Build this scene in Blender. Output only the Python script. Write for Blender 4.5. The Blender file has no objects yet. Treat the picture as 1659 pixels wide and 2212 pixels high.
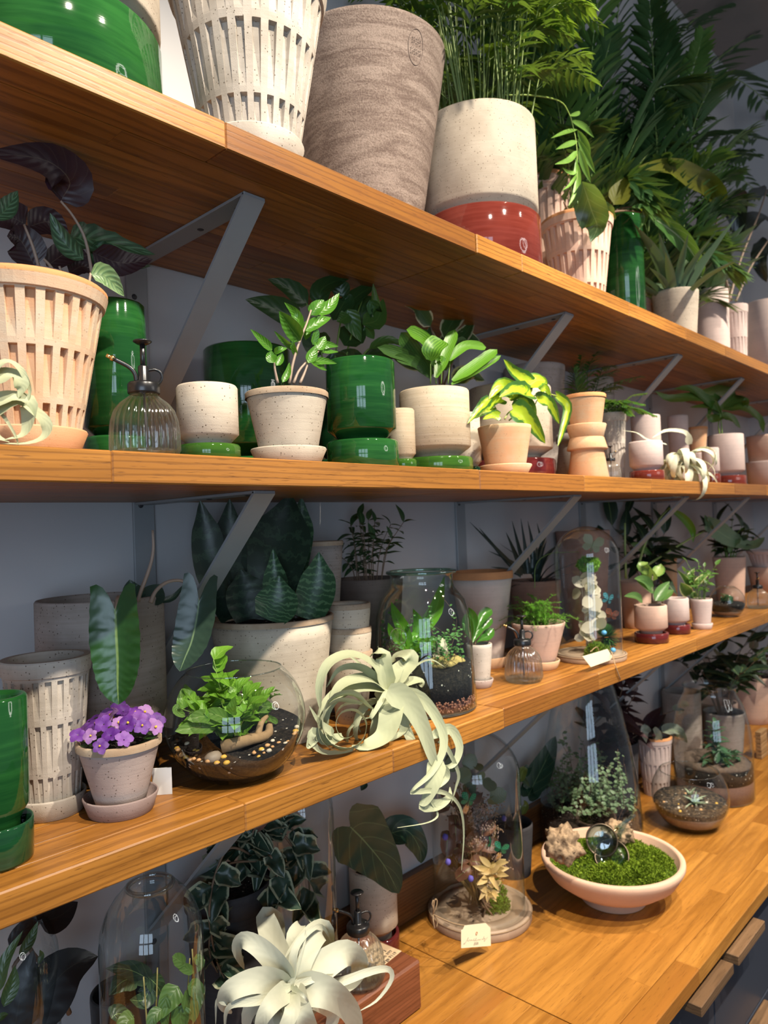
import bpy, math, random
from mathutils import Vector, Matrix, noise

# ---------------------------------------------------------------- camera, world, lights, exposure
SC = bpy.context.scene
C = bpy.context.collection
random.seed(11)

cam_d = bpy.data.cameras.new('camera')
cam = bpy.data.objects.new('camera', cam_d)
C.objects.link(cam)
SC.camera = cam
cam_d.sensor_fit = 'VERTICAL'
cam_d.sensor_height = 36.0
cam_d.sensor_width = 27.0
cam_d.lens = 25.694
cam_d.clip_start = 0.02
CR, CU, CF = (0.68544268, -0.72715083, -0.03768292), (0.01069709, -0.04169115, 0.99907328), (0.72804801, 0.68521057, 0.0207985)
CAMLOC = (0.0, -1.168725, 1.806525)
cam.matrix_world = Matrix(((CR[0], CU[0], -CF[0], CAMLOC[0]), (CR[1], CU[1], -CF[1], CAMLOC[1]), (CR[2], CU[2], -CF[2], CAMLOC[2]), (0, 0, 0, 1)))
cam_d.dof.use_dof = True
cam_d.dof.focus_distance = 0.98
cam_d.dof.aperture_fstop = 7.0

W = bpy.data.worlds.new('room_light')
SC.world = W
W.use_nodes = True
bg = W.node_tree.nodes['Background']
bg.inputs[0].default_value = (0.62, 0.72, 0.90, 1)
bg.inputs[1].default_value = 0.21

SC.view_settings.view_transform = 'Standard'
SC.view_settings.look = 'None'
SC.view_settings.gamma = 1.0
SC.view_settings.use_curve_mapping = False
SC.view_settings.exposure = 0.0
SC.cycles.use_denoising = True
SC.cycles.max_bounces = 10
SC.cycles.diffuse_bounces = 3
SC.cycles.glossy_bounces = 4
SC.cycles.transmission_bounces = 8
SC.cycles.transparent_max_bounces = 24
SC.cycles.caustics_reflective = False
SC.cycles.caustics_refractive = False
SC.cycles.sample_clamp_indirect = 4.0

def area(name, loc, target, sx, sy, power, col):
    d = bpy.data.lights.new(name, 'AREA')
    d.shape = 'RECTANGLE'; d.size = sx; d.size_y = sy; d.energy = power; d.color = col
    o = bpy.data.objects.new(name, d); C.objects.link(o)
    o.location = loc
    o.rotation_euler = (Vector(target) - Vector(loc)).to_track_quat('-Z', 'Y').to_euler()
    return o
def spot(name, loc, target, power, col, ang=60, blend=0.5, size=0.03):
    d = bpy.data.lights.new(name, 'SPOT')
    d.energy = power; d.color = col; d.spot_size = math.radians(ang); d.spot_blend = blend; d.shadow_soft_size = size
    o = bpy.data.objects.new(name, d); C.objects.link(o)
    o.location = loc
    o.rotation_euler = (Vector(target) - Vector(loc)).to_track_quat('-Z', 'Y').to_euler()
    return o
# daylight through the shop window, to the left and in front of the shelves
for ix in (-1, 0, 1):
    for iz in (0, 1):      # six panes of the window
        c0 = Vector((-2.4 + ix * 0.62, -3.6 - ix * 0.50, 1.25 + iz * 1.15))
        area('window_light', c0, c0 + Vector((0.64, 0.77, -0.05)), 0.66, 0.98, 12.5, (0.62, 0.79, 1.0))
# track spots on the ceiling in front of the shelves
WARM = (1.0, 0.89, 0.74)
SPOTS = [((0.15, -1.85, 3.75), (0.35, -0.35, 1.75), 330, 62),
         ((1.15, -1.85, 3.75), (1.15, -0.35, 1.75), 330, 62),
         ((2.25, -1.85, 3.75), (2.25, -0.35, 1.75), 300, 62),
         ((3.35, -1.85, 3.75), (3.25, -0.35, 1.75), 270, 62)]
for i, (l, t, p, a) in enumerate(SPOTS):
    spot('track_spot', l, t, p, WARM, a)
# a second track further forward reaches the counter
spot('track_spot', (1.55, -0.95, 3.75), (1.6, -0.46, 0.9), 170, WARM, 44)

# ---------------------------------------------------------------- node materials
def col4(c): return (c[0], c[1], c[2], 1)
class NT:
    def __init__(s, name):
        s.m = bpy.data.materials.new(name); s.m.use_nodes = True
        s.t = s.m.node_tree; s.t.nodes.clear()
        s.out = s.n('ShaderNodeOutputMaterial')
    def n(s, typ, **kw):
        x = s.t.nodes.new(typ)
        for k, v in kw.items(): setattr(x, k, v)
        return x
    def l(s, a, b): s.t.links.new(a, b)
    def val(s, sock, v):
        if hasattr(v, 'is_output'): s.l(v, sock)
        elif isinstance(v, (tuple, list)) and len(v) == 3 and sock.type == 'RGBA': sock.default_value = col4(v)
        else: sock.default_value = v
    def mix(s, f, a, b, mode='MIX'):
        x = s.n('ShaderNodeMix', data_type='RGBA', blend_type=mode)
        s.val(x.inputs[0], f); s.val(x.inputs[6], a); s.val(x.inputs[7], b)
        return x.outputs[2]
    def math(s, op, a, b=0.0, c=0.0, clamp=False):
        x = s.n('ShaderNodeMath', operation=op, use_clamp=clamp)
        s.val(x.inputs[0], a); s.val(x.inputs[1], b); s.val(x.inputs[2], c)
        return x.outputs[0]
    def step(s, v, lo, hi):
        x = s.n('ShaderNodeMapRange', interpolation_type='SMOOTHSTEP')
        s.val(x.inputs[0], v); s.val(x.inputs[1], lo); s.val(x.inputs[2], hi)
        return x.outputs[0]
    def coord(s, kind='Object', scale=(1, 1, 1), off=None):
        c = s.n('ShaderNodeTexCoord').outputs[kind]
        m = s.n('ShaderNodeMapping'); s.l(c, m.inputs[0]); m.inputs[3].default_value = scale
        if off is not None: s.l(off, m.inputs[1])
        return m.outputs[0]
    def noise(s, vec, scale, detail=3, rough=0.55, dist=0.0):
        x = s.n('ShaderNodeTexNoise'); s.l(vec, x.inputs['Vector'])
        x.inputs['Scale'].default_value = scale; x.inputs['Detail'].default_value = detail
        x.inputs['Roughness'].default_value = rough; x.inputs['Distortion'].default_value = dist
        return x.outputs[0]
    def bsdf(s, color, rough=0.6, spec=0.5, bump=None, bstr=0.2, bdist=0.001, coat=0.0, metal=0.0, **kw):
        b = s.n('ShaderNodeBsdfPrincipled')
        s.val(b.inputs['Base Color'], color); s.val(b.inputs['Roughness'], rough)
        b.inputs['Specular IOR Level'].default_value = spec
        b.inputs['Coat Weight'].default_value = coat; b.inputs['Coat Roughness'].default_value = 0.05
        b.inputs['Metallic'].default_value = metal
        if bump is not None:
            bn = s.n('ShaderNodeBump'); s.val(bn.inputs['Height'], bump)
            bn.inputs['Strength'].default_value = bstr; bn.inputs['Distance'].default_value = bdist
            s.l(bn.outputs[0], b.inputs['Normal'])
        s.last = b
        return b.outputs[0]
    def done(s, sh): s.l(sh, s.out.inputs[0]); return s.m
MATS = {}
def memo(fn):
    def g(*a, **k):
        key = (fn.__name__, a, tuple(sorted(k.items())))
        if key not in MATS: MATS[key] = fn(*a, **k)
        return MATS[key]
    return g

@memo
def clay(name, c1, c2, speck=0.6, rough=0.85, lines=0.3, sc=1.0, slot=None):
    t = NT(name)
    v = t.coord('Object')
    n1 = t.noise(v, 14 * sc, 4, 0.6)
    vl = t.coord('Object', (6, 6, 260))
    n2 = t.noise(vl, 1.0, 3, 0.6)
    f = t.math('ADD', t.math('MULTIPLY', n1, 1.0 - lines), t.math('MULTIPLY', n2, lines))
    c = t.mix(t.step(f, 0.36, 0.66), c1, c2)
    vo = t.n('ShaderNodeTexVoronoi'); t.l(v, vo.inputs['Vector']); vo.inputs['Scale'].default_value = 330
    sep = t.n('ShaderNodeSeparateColor'); t.l(vo.outputs['Color'], sep.inputs[0])
    rad = t.math('MULTIPLY', t.step(sep.outputs[0], 0.80 - 0.1 * speck, 1.0), 0.34)
    dot = t.math('LESS_THAN', vo.outputs['Distance'], rad)
    c = t.mix(t.math('MULTIPLY', dot, speck), c, (c2[0] * 0.28, c2[1] * 0.24, c2[2] * 0.2))
    if slot:
        uvs = t.n('ShaderNodeSeparateXYZ'); t.l(t.n('ShaderNodeUVMap').outputs[0], uvs.inputs[0])
        c = t.mix(t.math('MULTIPLY', t.math('MULTIPLY', uvs.outputs[0], t.step(n1, 0.2, 0.62)), 0.9), c, slot)
    fine = t.noise(v, 700, 2, 0.6)
    h = t.math('SUBTRACT', t.math('ADD', t.math('MULTIPLY', fine, 0.5), t.math('MULTIPLY', n2, lines * 2)), t.math('MULTIPLY', dot, 1.2))
    return t.done(t.bsdf(c, rough, 0.25, h, 0.35, 0.0012))
@memo
def sandclay(name, c1, c2):
    t = NT(name)
    v = t.coord('Object')
    vl = t.coord('Object', (3, 3, 22))
    band = t.noise(vl, 2.0, 5, 0.7, 1.2)
    g = t.noise(v, 330, 3, 0.75)
    f = t.math('ADD', t.math('MULTIPLY', band, 0.55), t.math('MULTIPLY', g, 0.45))
    c = t.mix(t.step(f, 0.38, 0.64), c1, c2)
    return t.done(t.bsdf(c, 0.9, 0.2, g, 0.8, 0.002))
@memo
def glaze(name, c1, c2, rough=0.06):
    t = NT(name)
    v = t.coord('Object', (9, 9, 120))
    n1 = t.noise(v, 1.0, 3, 0.6)
    n2 = t.noise(t.coord('Object'), 9, 3, 0.5)
    c = t.mix(t.step(t.math('ADD', t.math('MULTIPLY', n1, 0.5), t.math('MULTIPLY', n2, 0.5)), 0.36, 0.64), c1, c2)
    return t.done(t.bsdf(c, rough, 0.55, t.math('ADD', n1, t.math('MULTIPLY', n2, 0.3)), 0.10, 0.0015, coat=0.0))
@memo
def plain(name, c, rough=0.6, metal=0.0, spec=0.5, var=0.12, sc=30.0, bstr=0.1):
    t = NT(name)
    n = t.noise(t.coord('Object'), sc, 4, 0.6)
    k = t.mix(n, tuple(x * (1 - var) for x in c), tuple(min(1, x * (1 + var)) for x in c))
    return t.done(t.bsdf(k, rough, spec, n, bstr, 0.001, metal=metal))
@memo
def stave_wood(name, dark, mid, light, rough=0.33, figure=0.42):
    t = NT(name)
    oi = t.n('ShaderNodeObjectInfo')
    rnd = oi.outputs['Random']
    sh = t.n('ShaderNodeCombineXYZ')
    for i, k in enumerate((37.0, 11.0, 19.0)): t.l(t.math('MULTIPLY', rnd, k), sh.inputs[i])
    v = t.coord('Object', (1, 1, 1), sh.outputs[0])
    g1 = t.noise(t.coord('Object', (2.2, 26, 26), sh.outputs[0]), 1.0, 4, 0.6, 0.8)
    wv = t.n('ShaderNodeTexWave', wave_type='RINGS', rings_direction='X')
    t.l(t.coord('Object', (0.9, 9, 14), sh.outputs[0]), wv.inputs[0])
    wv.inputs['Scale'].default_value = 3.2; wv.inputs['Distortion'].default_value = 5.5
    wv.inputs['Detail'].default_value = 3; wv.inputs['Detail Scale'].default_value = 1.4
    ring = t.step(wv.outputs[1], 0.62, 0.98)
    pore = t.step(t.noise(t.coord('Object', (34, 640, 640), sh.outputs[0]), 1.0, 2, 0.6), 0.60, 0.72)
    base = t.mix(rnd, mid, light)
    base = t.mix(t.step(rnd, 0.0, 0.22), dark, base)
    c = t.mix(t.step(g1, 0.30, 0.72), tuple(x * 0.72 for x in mid), base)
    c = t.mix(t.math('MULTIPLY', ring, figure), c, tuple(x * 0.55 for x in dark))
    c = t.mix(t.math('MULTIPLY', pore, 0.72), c, tuple(x * 0.5 for x in dark))
    h = t.math('SUBTRACT', t.math('MULTIPLY', g1, 0.5), t.math('ADD', pore, t.math('MULTIPLY', ring, 0.4)))
    rr = t.math('ADD', rough, t.math('MULTIPLY', g1, 0.16))
    return t.done(t.bsdf(c, rr, 0.45, h, 0.18, 0.0008))
@memo
def leafm(name, c1, c2=None, under=None, mid=(0.35, 0.5, 0.15), midw=0.035, veins=0.0, nv=9, pat='plain', pc=(0.6, 0.75, 0.1), rough=0.38, trans=0.22, spec=0.5):
    c2 = c2 or tuple(x * 0.6 for x in c1)
    under = under or tuple(min(1, x * 1.15 + 0.01) for x in c1)
    t = NT(name)
    uv = t.n('ShaderNodeUVMap').outputs[0]
    sep = t.n('ShaderNodeSeparateXYZ'); t.l(uv, sep.inputs[0])
    u, v = sep.outputs[0], sep.outputs[1]
    k = t.math('ABSOLUTE', t.math('MULTIPLY', t.math('SUBTRACT', u, 0.5), 2.0))
    ob = t.coord('Object')
    n = t.noise(ob, 60, 3, 0.6)
    oi = t.n('ShaderNodeObjectInfo').outputs['Random']
    c = t.mix(t.math('ADD', t.math('MULTIPLY', n, 0.7), t.math('MULTIPLY', oi, 0.3)), c2, c1)
    ph = t.math('SUBTRACT', t.math('MULTIPLY', v, float(nv)), t.math('MULTIPLY', k, 1.7))
    wave = t.math('SINE', t.math('MULTIPLY', ph, 6.2832))
    if pat == 'feather':
        c = t.mix(t.math('MULTIPLY', t.step(wave, 0.0, 0.7), t.step(k, 0.95, 0.6)), c, pc)
    elif pat == 'snake':
        z = t.math('ADD', t.math('MULTIPLY', v, float(nv)), t.math('MULTIPLY', t.noise(ob, 45, 3, 0.7), 2.6))
        w2 = t.math('SINE', t.math('MULTIPLY', z, 6.2832))
        c = t.mix(t.step(w2, 0.35, 0.85), c, pc)
    elif pat == 'center':
        e = t.math('ADD', k, t.math('MULTIPLY', t.math('SUBTRACT', t.noise(uv, 5, 3, 0.6), 0.5), 0.9))
        c = t.mix(t.step(e, 0.62, 0.40), c, pc)
    elif pat == 'margin':
        e = t.math('ADD', k, t.math('MULTIPLY', t.math('SUBTRACT', t.noise(uv, 9, 3, 0.6), 0.5), 0.35))
        c = t.mix(t.step(e, 0.74, 0.86), c, pc)
    elif pat == 'pleat':
        w3 = t.math('SINE', t.math('MULTIPLY', u, 6.2832 * nv))
        c = t.mix(t.step(w3, 0.2, 0.9), c, pc)
    if veins > 0:
        c = t.mix(t.math('MULTIPLY', t.step(wave, 0.93, 1.0), veins), c, mid)
    if midw > 0:
        c = t.mix(t.math('MULTIPLY', t.step(k, midw * 1.6, midw * 0.6), 0.85), c, mid)
    geo = t.n('ShaderNodeNewGeometry').outputs['Backfacing']
    c = t.mix(geo, c, under)
    h = t.math('ADD', t.math('MULTIPLY', wave, 0.5 if veins > 0 or pat in ('feather',) else 0.15), t.math('MULTIPLY', n, 0.4))
    b = t.bsdf(c, rough, spec, h, 0.25, 0.0012)
    if trans > 0:
        tr = t.n('ShaderNodeBsdfTranslucent'); t.val(tr.inputs[0], t.mix(0.35, c, (0.42, 0.62, 0.05), 'MIX'))
        mx = t.n('ShaderNodeMixShader'); mx.inputs[0].default_value = trans
        t.l(b, mx.inputs[1]); t.l(tr.outputs[0], mx.inputs[2]); b = mx.outputs[0]
    return t.done(b)
@memo
def glassm(name, tint=(0.97, 0.985, 0.98), f0=0.045, edge=0.85, rough=0.0, rim=(0.50, 0.56, 0.55)):
    t = NT(name)
    lw = t.n('ShaderNodeLayerWeight'); lw.inputs[0].default_value = 0.35
    fac = t.math('ADD', f0, t.math('MULTIPLY', t.math('POWER', lw.outputs[1], 2.2), edge), clamp=True)
    tr = t.n('ShaderNodeBsdfTransparent'); t.l(t.mix(t.math('POWER', lw.outputs[1], 3.0), tint, rim), tr.inputs[0])
    gl = t.n('ShaderNodeBsdfGlossy'); gl.inputs['Roughness'].default_value = rough
    gl.inputs[0].default_value = (0.92, 0.96, 0.97, 1)
    mx = t.n('ShaderNodeMixShader'); t.l(fac, mx.inputs[0]); t.l(tr.outputs[0], mx.inputs[1]); t.l(gl.outputs[0], mx.inputs[2])
    return t.done(mx.outputs[0])
@memo
def ribglass(name):
    t = NT(name)
    g = t.n('ShaderNodeBsdfGlass'); g.inputs['IOR'].default_value = 1.22; g.inputs['Roughness'].default_value = 0.02
    g.inputs[0].default_value = (0.97, 0.99, 0.985, 1)
    tr = t.n('ShaderNodeBsdfTransparent'); tr.inputs[0].default_value = (0.96, 0.98, 0.97, 1)
    mx = t.n('ShaderNodeMixShader'); mx.inputs[0].default_value = 0.68
    t.l(g.outputs[0], mx.inputs[1]); t.l(tr.outputs[0], mx.inputs[2])
    tl = t.n('ShaderNodeBsdfTranslucent'); tl.inputs[0].default_value = (0.9, 0.93, 0.92, 1)
    gl = t.n('ShaderNodeBsdfGlossy'); gl.inputs['Roughness'].default_value = 0.08
    m2 = t.n('ShaderNodeMixShader'); m2.inputs[0].default_value = 0.5; t.l(tl.outputs[0], m2.inputs[1]); t.l(gl.outputs[0], m2.inputs[2])
    m3 = t.n('ShaderNodeMixShader'); m3.inputs[0].default_value = 0.15; t.l(mx.outputs[0], m3.inputs[1]); t.l(m2.outputs[0], m3.inputs[2])
    return t.done(m3.outputs[0])
@memo
def lensm(name):
    t = NT(name)
    g = t.n('ShaderNodeBsdfGlass'); g.inputs['IOR'].default_value = 1.5; g.inputs['Roughness'].default_value = 0.0
    g.inputs[0].default_value = (0.9, 0.97, 0.96, 1)
    tr = t.n('ShaderNodeBsdfTransparent')
    mx = t.n('ShaderNodeMixShader'); mx.inputs[0].default_value = 0.35
    t.l(g.outputs[0], mx.inputs[1]); t.l(tr.outputs[0], mx.inputs[2])
    return t.done(mx.outputs[0])
@memo
def soilm(name, c1=(0.012, 0.010, 0.009), c2=(0.05, 0.038, 0.028), speck=0.5, sc=170.0):
    t = NT(name)
    v = t.coord('Object')
    n = t.noise(v, sc, 4, 0.7)
    c = t.mix(t.step(n, 0.4, 0.7), c1, c2)
    vo = t.n('ShaderNodeTexVoronoi'); t.l(v, vo.inputs['Vector']); vo.inputs['Scale'].default_value = 190
    sep = t.n('ShaderNodeSeparateColor'); t.l(vo.outputs['Color'], sep.inputs[0])
    dot = t.math('LESS_THAN', vo.outputs['Distance'], t.math('MULTIPLY', t.step(sep.outputs[1], 0.86, 1.0), 0.40))
    c = t.mix(t.math('MULTIPLY', dot, speck), c, (0.62, 0.58, 0.5))
    return t.done(t.bsdf(c, 0.95, 0.2, n, 0.9, 0.004))
@memo
def emis(name, c, s):
    t = NT(name); e = t.n('ShaderNodeEmission'); e.inputs[0].default_value = col4(c); e.inputs[1].default_value = s
    return t.done(e.outputs[0])

# ---------------------------------------------------------------- mesh helpers
class MB:
    def __init__(s): s.v = []; s.f = []; s.uv = []
    def add(s, vs, fs, uvs=None):
        o = len(s.v)
        s.v += [tuple(p) for p in vs]
        s.f += [tuple(i + o for i in f) for f in fs]
        s.uv += uvs if uvs else [(0.5, 0.5)] * len(vs)
    def mesh(s, name, mat, smooth=True):
        me = bpy.data.meshes.new(name)
        me.from_pydata(s.v, [], s.f)
        ul = me.uv_layers.new(name='UVMap')
        flat = []
        for f in s.f:
            for i in f: flat += s.uv[i]
        ul.data.foreach_set('uv', flat)
        if mat: me.materials.append(mat)
        if smooth: me.polygons.foreach_set('use_smooth', [True] * len(me.polygons))
        me.update()
        return me
def lathe(mb, prof, n=40, mod=None, closed=False):
    vs, uvs = [], []
    L = len(prof)
    for i in range(n):
        a = 2 * math.pi * i / n
        for j, (r, z) in enumerate(prof):
            k = mod(a, j, r, z) if mod else r
            vs.append((k * math.cos(a), k * math.sin(a), z)); uvs.append((i / n, j / max(1, L - 1)))
    fs = []
    for i in range(n):
        b, c = i * L, ((i + 1) % n) * L
        for j in range(L - 1): fs.append((b + j, c + j, c + j + 1, b + j + 1))
    mb.add(vs, fs, uvs)
    return mb
def disc(mb, r, z, n=32, bump=0.0):
    rings = [0.33, 0.66, 1.0]
    vs = [(0, 0, z + bump)]; fs = []
    for q, k in enumerate(rings):
        for i in range(n):
            a = 2 * math.pi * i / n
            vs.append((r * k * math.cos(a), r * k * math.sin(a), z + bump * (1 - k) + (random.uniform(-1, 1) * bump * 0.5 if k < 1 else 0)))
    for i in range(n):
        j = (i + 1) % n
        fs.append((0, 1 + i, 1 + j))
        for q in range(2): fs.append((1 + q * n + i, 1 + (q + 1) * n + i, 1 + (q + 1) * n + j, 1 + q * n + j))
    mb.add(vs, fs)
    return mb
def spline(pts, n):
    P = [Vector(p) for p in pts]
    if len(P) == 2: return [P[0].lerp(P[1], i / n) for i in range(n + 1)]
    P = [P[0] * 2 - P[1]] + P + [P[-1] * 2 - P[-2]]
    out = []
    m = len(P) - 3
    for i in range(n + 1):
        x = i / n * m; k = min(int(x), m - 1); t = x - k
        a, b, c, d = P[k:k + 4]
        out.append(0.5 * ((2 * b) + (c - a) * t + (2 * a - 5 * b + 4 * c - d) * t * t + (3 * b - a - 3 * c + d) * t ** 3))
    return out
def tube(mb, pts, r0, r1=None, n=6, seg=None):
    r1 = r0 if r1 is None else r1
    S = spline(pts, seg or max(2, (len(pts) - 1) * 4))
    m = len(S)
    vs, fs = [], []
    up = Vector((0.31, 0.17, 0.93))
    for i, p in enumerate(S):
        T = (S[min(i + 1, m - 1)] - S[max(i - 1, 0)]).normalized()
        a = T.cross(up)
        if a.length < 0.05: a = T.cross(Vector((1, 0, 0)))
        a.normalize(); b = T.cross(a)
        r = r0 + (r1 - r0) * i / (m - 1)
        for k in range(n):
            w = 2 * math.pi * k / n
            vs.append(p + a * (r * math.cos(w)) + b * (r * math.sin(w)))
    for i in range(m - 1):
        for k in range(n):
            fs.append((i * n + k, i * n + (k + 1) % n, (i + 1) * n + (k + 1) % n, (i + 1) * n + k))
    fs.append(tuple(range(n - 1, -1, -1))); fs.append(tuple((m - 1) * n + k for k in range(n)))
    mb.add(vs, fs)
    return mb
def box(mb, lo, hi, bev=0.0):
    x0, y0, z0 = lo; x1, y1, z1 = hi
    if bev <= 0:
        vs = [(x, y, z) for x in (x0, x1) for y in (y0, y1) for z in (z0, z1)]
        fs = [(0, 1, 3, 2), (4, 6, 7, 5), (0, 4, 5, 1), (2, 3, 7, 6), (0, 2, 6, 4), (1, 5, 7, 3)]
        mb.add(vs, fs); return mb
    # chamfered box: 24 corner points
    b = bev
    vs = []; idx = {}
    for sx in (0, 1):
        for sy in (0, 1):
            for sz in (0, 1):
                X, Y, Z = (x0, x1)[sx], (y0, y1)[sy], (z0, z1)[sz]
                dx, dy, dz = (b, -b)[sx], (b, -b)[sy], (b, -b)[sz]
                for ax, p in enumerate(((X, Y + dy, Z + dz), (X + dx, Y, Z + dz), (X + dx, Y + dy, Z))):
                    idx[(sx, sy, sz, ax)] = len(vs); vs.append(p)
    q = lambda s, ax: idx[(s[0], s[1], s[2], ax)]
    fs = []
    for ax in range(3):
        o = [i for i in range(3) if i != ax]
        for s in (0, 1):
            loop = []
            for a, c in ((0, 0), (1, 0), (1, 1), (0, 1)):
                k = [0, 0, 0]; k[ax] = s; k[o[0]] = a; k[o[1]] = c
                loop.append(q(k, ax))
            flip = (s == 0) ^ (ax == 1)
            fs.append(tuple(reversed(loop)) if flip else tuple(loop))
    for ax in range(3):
        o = [i for i in range(3) if i != ax]
        for a in (0, 1):
            for c in (0, 1):
                k0 = [0, 0, 0]; k1 = [0, 0, 0]
                k0[o[0]] = k1[o[0]] = a; k0[o[1]] = k1[o[1]] = c; k1[ax] = 1
                fs.append((q(k0, o[0]), q(k1, o[0]), q(k1, o[1]), q(k0, o[1])))
    for sx in (0, 1):
        for sy in (0, 1):
            for sz in (0, 1): fs.append(tuple(idx[(sx, sy, sz, ax)] for ax in range(3)))
    mb.add(vs, fs)
    return mb
def blob(mb, c, rx, ry, rz, nz=0.25, sc=2.0, n=10, m=7, seed=0.0):
    vs = []
    for j in range(m + 1):
        th = math.pi * j / m
        for i in range(n):
            a = 2 * math.pi * i / n
            d = Vector((math.sin(th) * math.cos(a), math.sin(th) * math.sin(a), math.cos(th)))
            k = 1 + nz * noise.noise(d * sc + Vector((seed, seed * 1.7, -seed)))
            vs.append((c[0] + d.x * rx * k, c[1] + d.y * ry * k, c[2] + d.z * rz * k))
    fs = []
    for j in range(m):
        for i in range(n):
            k = (i + 1) % n
            fs.append((j * n + i, (j + 1) * n + i, (j + 1) * n + k, j * n + k))
    mb.add(vs, fs)
    return mb
PROF = {
    'lance': lambda t: math.sin(math.pi * t ** 0.78) ** 0.9,
    'ovate': lambda t: math.sin(math.pi * t ** 0.6) ** 0.8,
    'obov': lambda t: math.sin(math.pi * t ** 1.35) ** 0.75,
    'strap': lambda t: min(1, 0.35 + t * 5) * (1 - t) ** 0.6,
    'tail': lambda t: min(1, 0.5 + t * 5) * (1 - t) ** 0.85 + 0.02,
    'snake': lambda t: (0.7 + 0.3 * math.sin(math.pi * min(1, t * 1.2))) * min(1, (1 - t) * 3.2) ** 0.8,
    'round': lambda t: math.sin(math.pi * t) ** 0.5,
    'heart': lambda t: min(1, 0.55 + t * 3) * (1 - t) ** 0.62,
    'hang': lambda t: min(1, 0.86 + 0.5 * t) * max(0, 1 - t ** 3.2) ** 0.75,
    'blunt': lambda t: min(1, 0.3 + t * 2.4) * min(1, (1 - t) * 7) ** 0.5,
}
HINT = Vector((-0.55, -0.6, 0.58))
def ribbon(mb, pts, w, shape='lance', hint=None, n=10, m=2, fold=0.25, ripple=0.0, rn=5, lobe=0.0, twist=0.0, side=None):
    S = spline(pts, n)
    hint = Vector(hint) if hint is not None else HINT
    pf = PROF[shape]
    vs, uvs, fs = [], [], []
    L = len(S)
    K = 2 * m + 1
    length = sum((S[i + 1] - S[i]).length for i in range(L - 1))
    prevs = None
    for i, p in enumerate(S):
        t = i / (L - 1)
        T = (S[min(i + 1, L - 1)] - S[max(i - 1, 0)])
        if T.length < 1e-9: T = Vector((0, 0, 1))
        T.normalize()
        s = T.cross(hint) if side is None else Vector(side) - T * T.dot(Vector(side))
        if s.length < 0.15 and prevs is not None: s = prevs - T * prevs.dot(T)
        elif s.length < 0.02: s = T.cross(Vector((0, 0, 1)))
        s.normalize()
        if prevs is not None and s.dot(prevs) < 0: s = -s
        prevs = s.copy()
        if twist: s = Matrix.Rotation(twist * t, 3, T) @ s
        N = s.cross(T)
        hw = 0.5 * w * max(0.0, pf(t)) + 0.0002
        for j in range(-m, m + 1):
            q = j / m
            z = fold * abs(q) ** 1.5 * hw
            if ripple: z += ripple * hw * abs(q) ** 1.4 * math.sin(rn * 6.283 * t + (1.3 if j > 0 else 0))
            P = p + s * (q * hw) + N * z
            if lobe: P = P - T * (lobe * length * (1.9 * abs(q) - 1.2 * q * q) * (1 - t) ** 5)
            vs.append(P); uvs.append((0.5 + 0.5 * q, t))
    for i in range(L - 1):
        for j in range(K - 1):
            a = i * K + j
            fs.append((a, a + 1, a + K + 1, a + K))
    mb.add(vs, fs, uvs)
    return mb

# ---------------------------------------------------------------- objects
def thing(name, label, cat, loc=(0, 0, 0), group=None):
    o = bpy.data.objects.new(name, None); C.objects.link(o)
    o.empty_display_size = 0.02
    o.location = loc; o['label'] = label; o['category'] = cat
    if group: o['group'] = group
    return o
def obj(name, mesh, parent=None, label=None, kind=None):
    o = bpy.data.objects.new(name, mesh); C.objects.link(o)
    if parent: o.parent = parent
    if label: o['label'] = label
    if kind: o['kind'] = kind
    return o
def part(name, mb, mat, parent, label=None, kind=None, smooth=True, at=None):
    o = obj(name, mb.mesh(name, mat, smooth), parent, label, kind)
    if at: o.location = at
    return o
def solo(name, mb, mat, label, cat, loc=(0, 0, 0), group=None, smooth=True):
    o = obj(name, mb.mesh(name, mat, smooth)); o.location = loc
    o['label'] = label; o['category'] = cat
    if group: o['group'] = group
    return o
def struct(name, mb, mat, smooth=False):
    o = obj(name, mb.mesh(name, mat, smooth)); o['kind'] = 'structure'
    return o
def loc_of(t):
    v = Vector(t.location)
    while t.parent: t = t.parent; v = v + Vector(t.location)
    return v
LEAFM = {}
def leafmesh(mat, shape='lance', w=0.4, droop=0.2, fold=0.25, ripple=0.0, n=6, m=1, lobe=0.0, rn=4):
    key = (mat.name, shape, w, droop, fold, ripple, n, m, lobe)
    if key not in LEAFM:
        mb = MB()
        ribbon(mb, [(0, 0, 0), (0, 0.5, -droop * 0.22), (0, 1, -droop)], w, shape, (0, 0, 1), n, m, fold, ripple, rn, lobe)
        LEAFM[key] = mb.mesh('leaf', mat)
    return LEAFM[key]
def put_leaf(parent, mesh, base, d, up, s, name='leaf'):
    d = Vector(d).normalized(); up = Vector(up)
    x = d.cross(up)
    if x.length < 0.05: x = d.cross(Vector((0.3, 1, 0.2)))
    x.normalize(); z = x.cross(d)
    o = bpy.data.objects.new(name, mesh); C.objects.link(o); o.parent = parent
    o.matrix_local = Matrix(((x.x * s, d.x * s, z.x * s, base[0]), (x.y * s, d.y * s, z.y * s, base[1]), (x.z * s, d.z * s, z.z * s, base[2]), (0, 0, 0, 1)))
    return o
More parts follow.
